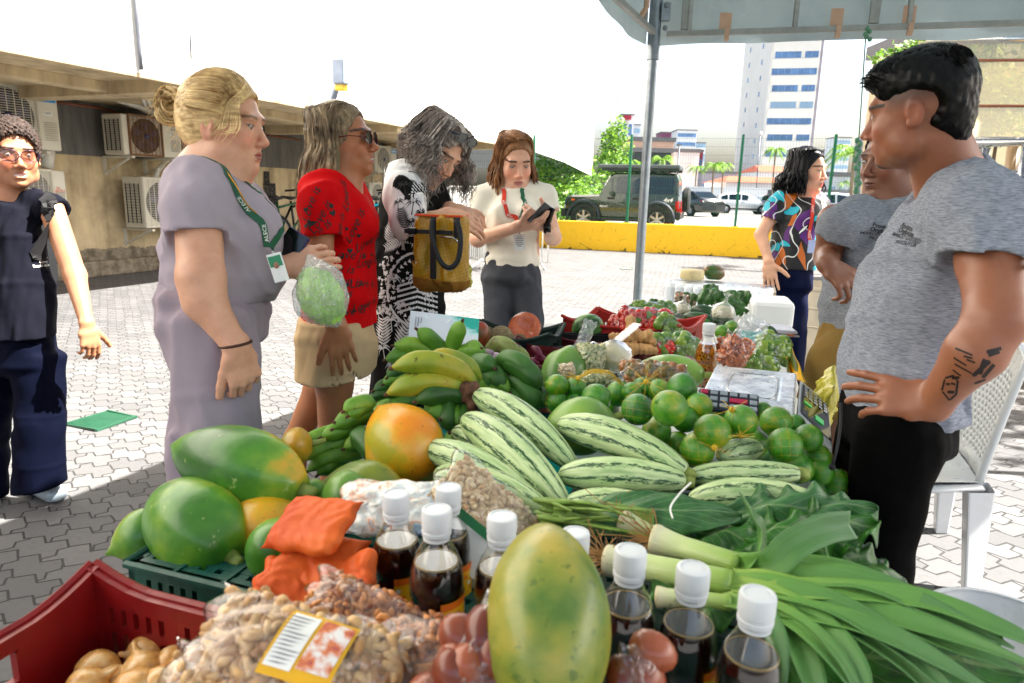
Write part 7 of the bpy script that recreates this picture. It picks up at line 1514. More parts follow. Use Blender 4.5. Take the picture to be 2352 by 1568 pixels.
sh=[G(tors([(W(15,458,t+.05),.09,.07),(W(18,482,t+.06),.165,.10),(W(22,560,t+.05),.185,.125),(W(32,660,t+.05),.20,.14),(W(38,800,t+.05),.215,.15)],sd_,.05)+[E(W(16,425,t+.02),W(17,470,t+.05),.061,k=.004,neg=True,cf=.35)],[(W(30,773,t),(0,0,-1)),(W(15,456,t),(0.30,-.25,1))]),sleeve(0,[W(80,468,t+.05),W(118,478,t+.03),W(150,500,t+.01)],[.07,.064,.066],(W(141,480,t),(.85,0,-.5))),sleeve(0,[W(-40,470,t+.1),W(-95,500,t+.1),W(-110,540,t+.1)],[.07,.064,.066],(W(-110,520,t+.1),(-.5,0,-.85)))]
o,bv1=sdfobj('polo_shirt',sh,.007,NAVY,A,post=f1)
mb=MB();n_=sd_.cross(UP)*-1;u_=V3((1,-.35,0)).normalized()
def dec(mb,prm,px,py,bv,tt=0,off=.002):v2,f2=prm;project(mb,v2,f2,px,py,bv,off)
q=[(-.062,.07),(.062,.07),(.062,-.045),(.0,-.07),(-.062,-.045)];w_=.0025
edge=[];fs_=[]
for i in range(5):
 a=V3((*q[i],0));b=V3((*q[(i+1)%5],0));d=(b-a).normalized();nn=V3((-d.y,d.x,0))*w_;k=len(edge);edge+=[tuple((a+nn).xy),tuple((b+nn).xy),tuple((b-nn).xy),tuple((a-nn).xy)];fs_.append((k,k+1,k+2,k+3))
dec(mb,(edge,fs_),101,585,bv1,t);mb.build('pocket',cloth('cloth_navy_dark','14151c'),A)
mb=MB();dec(mb,([(-.02,.022),(.02,.022),(.022,-.008),(0,-.026),(-.022,-.008)],[(0,1,2,3,4)]),111,572,bv1,t,off=.004);cr=mb.build('crest',mat('crest','a8d8d8',.6,bump=0),A)
mb=MB();dec(mb,([(-.012,.016),(.012,.016),(.012,-.004),(0,-.016),(-.012,-.004)],[(0,1,2,3,4)]),111,572,bv1,t,off=.006);mb.build('crest_centre',mat('crest_green','2f8f6a',.6,bump=0),cr)
mb=MB()
for k,tx in enumerate(('Assembleia Legislativa','Governo','Estado do Ceará')):dec(mb,text2d(tx,.016 if k else .009,bold=.02),103,592+8.5*k,bv1,t,off=.003)
mb.build('lettering',WHT,A)
BPK=mat('strap_black','131418',.7);strap(A,[W(95,437,t-.05),W(108,455,t-.09),W(122,510,t-.13),W(132,560,t-.12),W(138,590,t-.06)],bv1,.055,BPK,'backpack_strap',off=.008)
mb=MB();mb.box(W(60,560,t+.27),(.3,.14,.42),ax=(sd_,V3((.5,.86,0)),UP));mb.solo('backpack',BPK,'black backpack on the back of the woman in the navy polo','backpack',bevel=.05)
TRN=cloth('cloth_navy_trousers','12182e',.8);f2_=folds(.009,(5,5,2),21,.006,(.5,0,1),7)
tr=[G(tors([(W(42,760,t+.06),.18,.13),(W(42,840,t+.06),.19,.13)],sd_,.04),k=.03),G(tors([(W(90,820,t+.05),.105,.115),(W(92,950,t+.06),.095,.105),(W(90,1060,t+.09),.10,.11),(W(92,1150,t+.13),.105,.12)],sd_,.03),[(W(92,1116,t+.12),(.1,0,-1))]),G(tors([(W(-10,820,t+.10),.105,.115),(W(-35,960,t+.1),.09,.10),(W(-45,1180,t+.2),.10,.11)],sd_,.03),[(W(-40,1140,t+.2),(0,0,-1))])]
sdfobj('trousers',tr,.008,TRN,A,post=f2_)
CLG=mat('clog_silver','aab6bd',.3,.2,bump=0);f0=WZ(85,1145,0);sdfobj('shoe',[G([E(f0+V3((-.03,.06,.045)),f0+V3((.10,-.02,.035)),.05,.046,k=.03),E(f0+V3((-.03,.06,.04)),f0+V3((-.03,.06,.09)),.05,.045,k=.02)],[(V3((0,0,.012)),V3((0,0,-1)))])],.005,CLG,A)
sdfobj('shoe',[G([E(W(-70,1150,t+.2),W(-30,1160,t+.15),.05,k=.03)],[])],.006,CLG,A)
t=1.82;A=person('older blond woman with a bun in a lavender blouse and matching trousers',gd(W(500,900,t)))
h=hframe(W(516,288,t),(1,-.06,-.10),(.1,0,1),1.03)
hr=W(558,828,t-.2);hp,tp1=hand_prims(W(545,796,t-.20),(.16,.05,-1),(.75,-.75,0),1,(1.0,1.25,1.3,1.3),1.02,thumb=(.8,.35,-.35))
hp2,tp2=hand_prims(W(662,612,t-.03),(.93,-.1,.28),(.2,-.9,.25),1,(.75,.9,.95,.9),.95,thumb=(.35,.75,-.5))
body=G(head_prims(h,fat=.012,eye=.0024,nose=.95)+[E(W(500,345,t+.01),W(478,425,t+.02),.066,.078,k=.03),E(W(530,372,t+.01),W(515,415,t),.045,.055,k=.04),E(W(480,430,t+.03),W(500,600,t+.03),.10,.12,.10,.12,k=.04)]+chain([W(455,470,t-.16),W(462,640,t-.20),W(470,690,t-.20),W(543,796,t-.20)],[.060,.058,.052,.031],k=.03)+hp+chain([W(560,470,t+.18),W(600,590,t+.14),W(662,612,t-.03)],[.05,.042,.030])+hp2)
fc=head_color(h,'deb298','b87a70','9a7e66')
sdfobj('body',[body],.0036,skin_mat('skin'),A,lambda V:nails([(p,d)for p,d in tp2[:4]],'7a1030',fc(V),V,.0075));add_eyes(h,A,'2b3a30',(0,-.2))
HB=hair_mat('hair_blond','9a7648','f0d8a8',.45,(16,130,130));mb=MB();r=random.Random(4);bun=W(400,246,t)
V,Fc=sdf_mesh([cap_groups(h,.010,z0=-.06)],.0045,lambda P:(.002*sn(P,(30,30,90),2)).astype(F32));mb.add([tuple(v)for v in V],[tuple(f)for f in Fc])
root=HP(h,0,-.112,.045)
for i in range(520):
 a=R(r.uniform(-97,97));s0=HP(h,.074*math.sin(a),.070+r.uniform(-.010,.006)-.035*abs(math.sin(a))**2,.026+.058*math.cos(a)+r.uniform(-.008,.008));k=1+r.uniform(0,.045)
 p=[s0,HP(h,.088*math.sin(a)*k,.02,.034+.098*math.cos(a)*k),HP(h,.084*math.sin(a*.95)*k,-.055,.038+.084*math.cos(a)*k),root+V3((0,r.uniform(-.015,.015),r.uniform(-.02,.02)))]
 p=catmull(p,12);(lock(mb,p,.006*r.uniform(.6,1.3),taper=False)if i%3 else strand(mb,p,.0008))
for i in range(22):
 a=r.uniform(-1,1);s_=-1 if HP(h,-1,0,0).y<HP(h,1,0,0).y else 1
 p=[HP(h,s_*r.uniform(.0,.03),.066,.108+r.uniform(-.01,.008)),HP(h,s_*.058,.068,.085),HP(h,s_*.079,.055-.02*a,.045),HP(h,s_*.085,.052-.03*a,-.005+r.uniform(-.01,.01)),HP(h,s_*.086,.025-.03*a,-.035+r.uniform(-.02,.02))];p=catmull(p,12);lock(mb,p,.0022)
for i in range(230):
 a=r.uniform(0,6.28);rr=r.uniform(.022,.040);tl=r.uniform(-1,1);u=V3((math.cos(a)*.3,math.sin(a),0)).normalized()if i%3 else V3((0,1,0));v=V3((0,0,1))if i%2 else V3((.8,0,.6));ph=r.uniform(0,6.28)
 cc=bun+V3((r.uniform(-.008,.008),r.uniform(-.02,.02),r.uniform(-.012,.012)));e1=V3((1,tl*.3,0)).normalized();e2=V3((0,tl*.5,1)).normalized()
 p=[cc+e1*rr*math.cos(ph+j*.5)+e2*rr*1.1*math.sin(ph+j*.5)for j in range(10)];lock(mb,p,.005 if i%3 else .0015,taper=False)
for i in range(80):mb_p=[root+V3((0,r.uniform(-.02,.02),r.uniform(-.02,.02))),(root+bun)/2+V3((0,r.uniform(-.015,.015),r.uniform(-.016,.016))),bun+V3((r.uniform(-.02,.02),r.uniform(-.03,.03),r.uniform(-.03,.03)))];lock(mb,catmull(mb_p,6),.005,taper=False)
for i in range(130):
 s0=HP(h,r.uniform(-.05,.05),-.085,r.uniform(-.06,.0))if i%2 else bun+V3((r.uniform(-.03,.03),0,r.uniform(-.03,.03)));d=V3((-r.uniform(.2,1),r.uniform(-1,1),r.uniform(-.9,.5)if i%2 else r.uniform(-.6,.9))).normalized();L=r.uniform(.02,.06)
 strand(mb,catmull([s0,s0+d*L*.5+V3((0,0,.01)),s0+d*L+V3((r.uniform(-.01,.01),0,r.uniform(-.02,.01)))],6),.0005)
mb.build('hair',HB,A,True)
mb=MB();mb.tube([HP(h,.02*math.cos(x),-.118,.045+.02*math.sin(x))for x in[R(i*30)for i in range(13)]],.006,6,False);mb.build('hair_tie',BPK,A,True)
LAV=cloth('cloth_lavender','b0a7b0',.8,var=.04);LV2=cloth('cloth_lavender_trousers','aa9fa8',.8,var=.04);sd_=V3((0.05,-1,0))
f2=folds(.009,(8,8,4.5),31,.006,(.6,0,1),6)
sh=[G(tors([(W(468,385,t+.01),.09,.07),(W(480,425,t+.01),.16,.095),(W(506,500,t),.175,.135),(W(508,570,t),.18,.150),(W(505,640,t),.18,.142),(W(497,720,t),.18,.138)],sd_,.05)+[E(W(560,500,t-.07),W(585,520,t-.07),.075,k=.06),E(W(560,500,t+.07),W(585,520,t+.07),.075,k=.06),E(W(545,590,t),W(555,600,t),.11,k=.08),E(W(498,330,t+.01),W(490,425,t+.01),.072,.082,k=.01,neg=True,cf=.35)],[(W(495,672,t),(-.14,0,-1)),(W(490,372,t),(.55,0,1))]),sleeve(0,[W(458,440,t-.11),W(452,480,t-.16),W(452,575,t-.19)],[.085,.082,.078],(W(452,550,t-.19),(.05,-.05,-1)),k=.05),sleeve(0,[W(500,440,t+.11),W(560,480,t+.17),W(580,560,t+.17)],[.08,.075,.07],(W(580,540,t+.17),(.1,0,-1)),k=.05)]
o,bv2=sdfobj('blouse',sh,.0065,LAV,A,post=f2)
tr=[G(tors([(W(495,640,t),.175,.132),(W(488,700,t),.19,.145),(W(486,760,t),.19,.142)],sd_,.05),[(W(490,640,t),(0,0,1))],k=.04),G(tors([(W(478,740,t-.09),.115,.135),(W(500,900,t-.09),.105,.118),(W(520,1040,t-.09),.10,.105),(gd(W(520,1040,t-.09),.05),.10,.11)],sd_,.04),[(V3((0,0,.06)),(0,0,-1))]),G(tors([(W(500,740,t+.09),.115,.13),(W(478,900,t+.09),.10,.10),(W(462,1040,t+.09),.09,.09),(gd(W(450,1040,t+.09),.05),.095,.10)],sd_,.04),[(V3((0,0,.06)),(0,0,-1))])]
sdfobj('trousers',tr,.008,LV2,A,post=folds(.012,(8,8,1.4),33,.005,(1,0,.25),5))
shoe(A,W(510,1040,t-.09),W(620,1040,t-.12),m=SHOE);shoe(A,W(445,1040,t+.09),W(560,1040,t+.09),m=SHOE)
strap(A,[W(455,330,t-.06),W(468,352,t-.085),W(500,385,t-.11),W(535,430,t-.14),W(570,475,t-.155),W(600,500,t-.15),W(622,540,t-.13),W(628,572,t-.12)],bv2,.018,GRNL,text=('ALECE',(.2,.55,.85),-1),n=50)
strap(A,[W(500,330,t+.06),W(545,400,t+.02),W(575,440,t-.02),W(605,490,t-.05),W(625,540,t-.08),W(628,570,t-.1)],bv2,.018,GRNL,n=40)
mb=MB();mb.tube(catmull([W(515,385,t-.12),W(545,430,t-.15),W(568,470,t-.16),W(590,490,t-.155)],16),.0018,6);mb.build('necklace',GOLD,A,True)
B=thing('id_badge','identity card in a clear holder hanging from the green lanyard of the woman in lavender','badge',W(638,612,t-.16));cb=W(638,614,t-.16);u_=V3((1,-.2,.28)).normalized();v_=V3((-.28,0,1)).normalized();v_=(v_-u_*v_.dot(u_)).normalized();n_=u_.cross(v_)
mb=MB();mb.box(cb,(.040,.070,.003),ax=(u_,v_,n_));o=mb.build('card',BADGE,B,bevel=.001)
mb=MB();mb.box(cb+v_*.016+n_*.001,(.034,.026,.003),ax=(u_,v_,n_));mb.build('green_panel',mat('badge_green','3f9a78',.4,bump=0),o)
mb=MB();mb.ball(cb+v_*.006+n_*.003,(.007,.003,.008),10,8);mb.build('photo',mat('badge_photo','a8826e',.5,bump=0),o);mb=MB();mb.tube([W(628,572,t-.12),cb+v_*.037],.003,6);mb.build('clip',SS,B,True)
phone(W(672,562,t-.04),(.55,.1,.9),(-.25,-1,.1),.066,.075,'black phone in a violet case held by the woman in lavender')
mb=MB();mb.tube([W(541,786,t-.2)+V3((math.cos(x)*.036,math.sin(x)*.034,.006*math.cos(x)-.004))for x in[R(i*20)for i in range(19)]],.0035,6,False);o=mb.build('bracelet',mat('bracelet_brown','5b3d2a',.5,.3),A,True)
bc=W(738,668,t-.12)
BG=thing('vegetable_bag','clear plastic bag of green vegetables hanging from the hand of the woman in lavender','bag',bc)
FLM=film('film_clear',haze=.26,amount=.5,hk=.4);CHAY=mat('chayote','a4cc5c',.5,var=.35,vs=30,bump=.5,bs=70,bd=.01)
g=G([L_(bc+V3((0,0,-.015)),(.050,.045,.062),k=.03),E(W(750,700,t-.12),W(765,722,t-.12),.035,.022,k=.03),E(W(720,660,t-.12),W(712,640,t-.12),.036,.025,k=.03)]);V_,F_=sdf_mesh([g],.003,lambda P:(.004*sn(P,(60,60,25),3)+.003*sn(P,90,6)).astype(F32));o=bpy.data.objects.new('greens',np_mesh('greens',V_,F_,ORG[BG],CHAY));COL.objects.link(o);o.parent=BG
g=G([L_(bc+V3((0,0,-.015)),(.064,.056,.072),k=.03),E(W(755,705,t-.12),W(772,738,t-.12),.045,.010,k=.03),E(W(735,640,t-.12),W(712,592,t-.12),.042,.010,k=.04),E(W(700,690,t-.12),W(685,680,t-.12),.03,.012,k=.03)]);V_,F_=sdf_mesh([g],.0035,lambda P:(.003*sn(P,(50,50,22),4)+.0025*sn(P,(90,90,40),7)).astype(F32));o=bpy.data.objects.new('plastic',np_mesh('plastic',V_,F_,ORG[BG],FLM));COL.objects.link(o);o.parent=BG
t=2.25;A=person('woman with long greying hair and sunglasses in a red shirt and beige shorts',gd(W(760,900,t)))
h=hframe(W(787,326,t),(1,-.16,.13),(-.13,0,1),1.0)
hp,tp=hand_prims(W(773,748,t-.25),(.16,0,-1),(.3,-1,0),1,(.35,.45,.45,.5),.98,spread=.08,thumb=(.7,.5,-.2))
body=G(head_prims(h,mouth=.004,eye=.003,nose=1.0)+[E(W(785,375,t),W(770,425,t),.052,.062,k=.03),E(W(770,440,t+.02),W(778,600,t+.02),.09,.11,k=.04)]+chain([W(735,455,t-.15),W(733,640,t-.22),W(773,748,t-.25)],[.05,.045,.027],k=.025)+hp+chain([W(810,455,t+.16),W(830,600,t+.15),W(850,700,t+.1)],[.048,.04,.026])+chain([W(768,800,t-.08),W(768,880,t-.08),gd(W(757,990,t-.08),.12)],[.075,.062,.036],k=.03)+chain([W(758,800,t+.09),W(736,890,t+.09),W(680,1010,t+.12),gd(W(660,1030,t+.12),.12)],[.075,.058,.045,.034],k=.03)+[E(gd(W(757,990,t-.08),.05),gd(W(810,990,t-.10),.03),.04,k=.04),E(gd(W(660,1030,t+.12),.05),gd(W(710,1030,t+.1),.03),.04,k=.04)])
sdfobj('body',[body],.0042,skin_mat('skin'),A,head_color(h,'b88460','a8645a','3a2a20',lambda l,c,b:b(c,(np.abs(l[:,0])<.018)*(l[:,2]<-.0625)*(l[:,2]>-.0675)*(l[:,1]>.085)*(l[:,1]<.102)*1.0,np.array([.6,.55,.5]))));add_eyes(h,A)
HG=hair_mat('hair_grey_brown','3a3029','a8977c',.4);mb=MB();V,Fc=sdf_mesh([cap_groups(h,.009,z0=-.06)],.0045,lambda P:(.002*sn(P,(30,30,90),2)).astype(F32));mb.add([tuple(v)for v in V],[tuple(f)for f in Fc])
long_hair(mb,h,.32,330,openf=74,seed=3,w=.007,wave=.012,nf=420,flare=.04,wr=.0007,fr=.08)
mb.build('hair',HG,A,True);glasses(h,A,'7a1020','2b3440',w=.025,hh=.022,dark=True,name='sunglasses',y=.106)
mb=MB();mb.tube([HP(h,-.083,-.004,-.038)+V3((.006*math.cos(x),0,-.008+.008*math.sin(x)))for x in[R(i*40)for i in range(10)]],.0012,6,False);mb.build('earring',GOLD,A,True)
REDC=cloth('cloth_red','cc161e',.75,var=.05);sd_=V3((.05,-1,0));f3=folds(.009,(6,6,4),41,.005,(.4,0,1),5)
sh=[G(tors([(W(760,415,t+.01),.09,.06),(W(763,440,t+.01),.14,.09),(W(775,500,t),.15,.125),(W(778,600,t),.155,.128),(W(780,690,t),.165,.130),(W(780,780,t),.17,.130)],sd_,.05)+[E(W(800,490,t-.07),W(818,510,t-.07),.07,k=.06),E(W(800,490,t+.07),W(818,510,t+.07),.07,k=.06),E(W(785,350,t),W(775,420,t),.06,.072,k=.01,neg=True,cf=.35)],[(W(780,743,t),(0.03,0,-1))]),sleeve(0,[W(742,440,t-.10),W(738,475,t-.16),W(738,590,t-.20)],[.075,.074,.070],(W(738,557,t-.20),(.1,0,-1)),k=.05),sleeve(0,[W(800,440,t+.11),W(815,480,t+.16),W(830,560,t+.17)],[.07,.07,.066],(W(826,545,t+.17),(.1,0,-1)),k=.05)]
o,bv3=sdfobj('shirt',sh,.0065,REDC,A,post=f3)
INK=mat('print_black','14090c',.7,bump=0);mb=MB();r=random.Random(8);u3=V3((.995,-.08,0))
for k,(px,py,rot)in enumerate([(712,470,75),(735,500,60),(728,540,50),(795,448,70),(815,520,62),(800,585,0),(770,615,-5),(845,600,5),(790,645,-3),(835,650,3),(765,672,-3),(840,700,8),(800,715,3),(745,700,-4),(850,470,70),(780,530,65),(720,640,10),(710,690,-6),(845,555,20)]):
 v2,f2=text2d('Love is',.040,shear=.4);project(mb,v2,f2,px,py,bv3,.002,R(rot))
for i in range(26):px=r.uniform(700,862);py=r.uniform(440,735);v2,f2=poly2('heart',r.uniform(.007,.014),r.uniform(-.4,.4));project(mb,v2,f2,px,py,bv3)
mb.build('print',INK,A)
SHT=cloth('cloth_beige','cdb796',.85);sdfobj('shorts',[G(tors([(W(772,715,t),.18,.122),(W(772,780,t),.195,.138),(W(770,900,t),.195,.135)],sd_,.05)+[E(W(768,862,t-.08),W(768,900,t-.08),.082,k=.004,neg=True),E(W(755,862,t+.09),W(750,900,t+.09),.08,k=.004,neg=True)],[(W(770,856,t),(.06,0,-1)),(W(772,725,t),(0,0,1))])],.007,SHT,A,post=folds(.008,(7,7,2),43))
t=2.62;A=person('curly grey haired woman in a black and white palm print dress bending over',gd(W(940,900,t)))
h=hframe(W(1003,348,t-.04),(.60,-.44,-.52),(.58,-.12,.78),.98)
hp,tpa=hand_prims(W(1030,494,t-.22),(.85,-.1,-.25),(0,-.8,.6),1,(.5,.6,.7,.8),.95)
hp2,tpb=hand_prims(W(1035,478,t-.02),(.75,-.35,-.2),(.2,-.4,.9),-1,(.6,.7,.8,.8),.95)
body=G(head_prims(h,eye=.0018)+[E(HP(h,0,-.02,-.05),W(958,405,t+.02),.052,.060,k=.03),E(W(950,410,t+.03),W(940,560,t+.03),.09,.1,k=.04)]+chain([W(930,430,t-.12),W(948,515,t-.2),W(1030,494,t-.22)],[.05,.042,.027])+hp+chain([W(985,430,t+.12),W(1000,510,t+.1),W(1035,478,t-.02)],[.046,.038,.026])+hp2+chain([gd(W(920,900,t),.3),gd(W(920,900,t),.1),gd(W(940,900,t-.1),.04)],[.05,.04,.035])+chain([gd(W(960,900,t+.1),.3),gd(W(960,900,t+.1),.1),gd(W(980,900,t),.04)],[.05,.04,.035]))
fc4=head_color(h,'e2b89e','9a3a40','5a4a40');sdfobj('body',[body],.0042,skin_mat('skin'),A,lambda V:nails(tpb[:4]+tpa[:4],'8a1420',fc4(V),V,.007));add_eyes(h,A,'2b2018',(0,-.3))
HC=hair_mat('hair_grey_curly','4a423f','cfc5bd',.45);mb=MB();r=random.Random(12)
V,Fc=sdf_mesh([cap_groups(h,.018,z0=-.05)],.005,lambda P:(.007*sn(P,30,2)).astype(F32));mb.add([tuple(v)for v in V],[tuple(f)for f in Fc])
for i in range(900):
 ph=r.uniform(50,180)*r.choice((-1,1));a=R(ph);k=1.02+r.uniform(0,.28);ln=r.uniform(.05,.19);fine=i%3
 p=[HP(h,.01*math.sin(a),r.uniform(-.08,.07),.12),HP(h,.07*math.sin(a)*k,-.012+.08*math.cos(a)*k,.10*k),HP(h,.090*math.sin(a)*k,-.012+.11*math.cos(a)*k,.02+r.uniform(-.03,.03))]
 o_=p[-1]-HP(h,0,0,0);o_=V3((o_.x,o_.y,0));o_=o_.normalized()if o_.length>1e-3 else V3((1,0,0));w0=r.uniform(.006,.013);fr_=r.uniform(1.5,3.2);ph0=r.uniform(0,6);b=p[-1];q=catmull(p,8)
 for j in range(1,13):u=j/12;q.append(b+V3((0,0,-ln*u*(.5+.5*u)))+o_*(.035*math.sin(u*2.4)*r.uniform(.9,1.1))+V3((w0*math.sin(ph0+fr_*j*.8),w0*math.cos(ph0+fr_*j*.8),w0*.5*math.sin(ph0*2+fr_*j)))*min(1,u*3))
 (strand(mb,q,.0008)if fine else lock(mb,q,.0045))
mb.build('hair',HC,A,True)
h2=dict(h);h2['c']=HP(h,0,.0,0)
g_=MB();m1=mat('frame_grey','7d7c80',.2,.5,bump=0)
for q in(-1,1):
 cpt=[HP(h,q*.034+.027*math.cos(x),.085+.0*math.cos(x),.112+.019*math.sin(x))for x in[2*math.pi*i/16 for i in range(17)]];g_.use(m1);g_.tube(cpt,.003,6,False);g_.use(mat_lens('2a3a38',True));g_.add([sum(cpt[:-1],V3((0,0,0)))/16]+cpt[:-1],[(0,1+i,1+(i+1)%16)for i in range(16)])
 g_.use(mat('temple_blue','15304f',.3,bump=0));g_.tube([HP(h,q*.062,.085,.116),HP(h,q*.092,.03,.095),HP(h,q*.100,-.05,.045)],.003,6)
g_.use(m1);g_.tube([HP(h,-.008,.086,.115),HP(h,.008,.086,.115)],.003,6);g_.build('sunglasses',None,A,True)
s=NT('dress_black');s.put(s.n('Attribute',attribute_name='Col').outputs[0],.8);s.b.inputs['Specular IOR Level'].default_value=.08;DRS=s.m
sd_=V3((.55,.83,0));f4=folds(.010,(6,6,2),51,.007,(1,.4,.1),6)
dr=[G(tors([(W(958,388,t+.02),.08,.06),(W(952,415,t+.02),.13,.095),(W(940,480,t+.02),.135,.115),(W(940,550,t+.02),.155,.12),(W(940,620,t),.165,.135),(W(938,700,t),.165,.14),(W(935,800,t),.155,.135),(gd(W(930,860,t),.12),.18,.16)],sd_,.05)+[E(W(985,370,t),W(962,398,t+.01),.058,.068,k=.01,neg=True,cf=.35)],[(V3((0,0,.15)),(0,0,-1))]),sleeve(0,[W(935,405,t-.06),W(928,455,t-.16),W(938,505,t-.22),W(1015,478,t-.24)],[.08,.083,.080,.068],(W(985,486,t-.21),(1,.0,.25)),k=.05),sleeve(0,[W(975,410,t+.1),W(995,470,t+.12),W(1000,510,t+.1)],[.08,.078,.07],(W(1000,495,t+.1),(.1,0,-1)),k=.05)]
def dcol(P):
 d=np.full(len(P),9.);sg_=[W(940,385,t-.05),W(925,440,t-.15),W(938,505,t-.22),W(1015,478,t-.24)]
 for a,b in zip(sg_,sg_[1:]):
  a=np.array(a);b=np.array(b);u=np.clip(((P-a)@(b-a))/((b-a)@(b-a)),0,1);d=np.minimum(d,np.linalg.norm(P-a-u[:,None]*(b-a),axis=1))
 w_=(d<.098)&(P[:,1]<W(935,450,t-.06).y)&~((d>.078)&(d<.084));u=(P[:,2]*70+2*np.sin(P[:,0]*40));w_=w_&~((np.sin(u)>.55)&(P[:,0]>W(965,450,t-.2).x)&(P[:,2]>W(965,432,t-.2).z))
 return np.where(w_[:,None],.78,.006)
o,bv4=sdfobj('dress',dr,.0055,DRS,A,dcol,f4);mb=MB();r=random.Random(5);u4=V3((.97,-.25,0)).normalized()
PW=mat('print_white','d6d6da',.75,bump=0)
def dp(kind,px,py,s_,rot=0):v2,f2=poly2(kind,s_,rot);project(mb,v2,f2,px,py,bv4,.002)
for px,py,s_,rt_ in[(975,400,.026,0),(905,640,.032,0),(898,735,.035,.1),(985,680,.032,-.1),(955,640,.04,.1),(920,700,.03,0),(880,800,.034,.2),(900,840,.03,0),(870,720,.03,.1),(915,800,.03,0),(990,720,.03,0),(930,385,.024,0),(1000,640,.028,0)]:dp('palm',px,py,s_,rt_)
for px,py,s_,rt_ in[(897,530,.04,-.2),(925,555,.045,.6),(950,525,.035,-.5),(880,760,.05,.1),(930,770,.055,-.3),(905,560,.04,2.0),(965,560,.035,1.2),(950,800,.05,.4)]:dp('leaf',px,py,s_,rt_)
for px,py,s_ in[(882,600,.022),(880,680,.024),(985,430,.018),(990,650,.018)]:dp('moon',px,py,s_,-.6)
for i in range(70):dp('star',r.choice((r.uniform(872,900),r.uniform(872,1005))),r.uniform(590,740),r.uniform(.006,.011),r.uniform(0,1))
for k in range(3):
 for i in range(17):
  a=R(100+k*3+i*11);rr=.135-.022*k;x,y=rr*math.cos(a),rr*math.sin(a)*1.25
  (v2,f2)=poly2('tri',.0085,a+1.57*(k%2))if k!=1 else([(x_-.0,y_)for x_,y_ in[(-.004,-.016),(.004,-.016),(.004,.016),(-.004,.016)]],[(0,1,2,3)])
  if k==1:c_,s_=math.cos(a),math.sin(a);v2=[(x_*c_-y_*s_,x_*s_+y_*c_)for x_,y_ in v2]
  project(mb,v2,f2,958+x*600,665-y*600,bv4,.002)
for k in range(6):
 for i in range(14):x0=-.075+i*.011;yy_=lambda x:-.03-.020*k+.022*(1-abs(x)/.08);sl_=.27*(1 if x0<0 else-1);v2=[(-.0057,-.004-.0057*sl_),(.0057,-.004+.0057*sl_),(.0057,.004+.0057*sl_),(-.0057,.004-.0057*sl_)];project(mb,v2,[(0,1,2,3)],958+600*(x0+.0055),640-600*yy_(x0+.0055),bv4,.002)
for k in range(5):
 for i in range(16):x0=.012*k;y0=.07-i*.011;project(mb,[(-.003,-.0065),(.003,-.0065),(.003,.0065),(-.003,.0065)],[(0,1,2,3)],958+600*(x0+.02*math.sin(y0*20)),405-600*y0,bv4,.0022,.3*math.cos(y0*20))
mb.build('print',PW,A)
mb=MB()
for k_,px,py,s_,ro in[('palm',928,425,.034,.2),('palm',950,465,.036,-.1),('leaf',925,500,.036,.3),('palm',968,490,.030,.1),('palm',915,465,.03,.3),('leaf',950,425,.028,-.4),('palm',990,478,.024,0),('palm',945,510,.026,.2),('palm',945,395,.022,.3)]:dp(k_,px,py,s_,ro)
mb.build('print',INK,A)
tb=t-.34;bc=W(1014,574,tb);u_=V3((.96,-.26,0));n_=V3((-.26,-.96,0));BGG=thing('tote_bag','mustard yellow nylon tote bag with black straps hanging before the patterned dress','bag',bc)
s=NT('nylon_mustard');uv=s.coord('Object');ch=s.n('TexBrick',{'Vector':s.n('Mapping',{0:uv,2:(R(90),0,R(15))}).outputs[0],'Color1':lin('c9a012'),'Color2':lin('c0960e'),'Mortar':lin('a8820c'),'Scale':1,'Mortar Size':.0008,'Brick Width':.011,'Row Height':.011},offset=0)
s.put(s.mix(s.math('MULTIPLY',s.noise(uv,12,4),.5),ch.outputs[0],lin('9a7806')),.38);s.bump(s.noise(uv,22,5,.6,.5),.5,.01);MUS=s.m
fb=folds(.009,(12,12,8),61,.003,(.3,0,1),10)
def rbox(c,hx,hy,hz,r_,ax=(u_,n_,UP)):
 c=V3(c);return[E(c+ax[0]*x*(hx-r_)-ax[2]*(hz-r_)+ax[1]*0,c+ax[0]*x*(hx-r_)+ax[2]*(hz-r_),r_,b0=hy,side=ax[0],k=.02)for x in(-1,-.33,.33,1)]
sdfobj('bag_body',[G(rbox(bc+V3((0,0,-.005)),.098,.062,.135,.045),[(bc+V3((0,0,.118)),(0,0,1))])],.0045,MUS,BGG,post=fb)
sdfobj('base_panel',[G(rbox(bc+V3((0,0,-.005)),.100,.065,.138,.045),[(bc+V3((0,0,-.092)),(0.05,0,1))])],.0045,cloth('cloth_tan','96703a',.7),BGG,post=fb)
mb=MB();mb.box(bc+UP*.114,(.16,.08,.006),ax=(u_,n_,UP));mb.build('lining',mat('lining_orange','d9541e',.7),BGG)
WEB=mat('webbing_black','15171f',.7,bump=.3,bs=400)
mb=MB();mb.box(bc-u_*.004+n_*.064+UP*.01,(.021,.006,.20),ax=(u_,n_,UP));mb.build('strap',WEB,BGG,bevel=.002);mb=MB();mb.box(bc+u_*.075+n_*.058+UP*.078,(.021,.008,.065),ax=(u_,n_,UP));mb.build('strap',WEB,BGG,bevel=.002)
mb=MB();mb.box(bc-u_*.02+n_*.066+UP*.062,(.17,.004,.014),ax=(u_,n_,UP));mb.build('side_strap',WEB,BGG,bevel=.001)
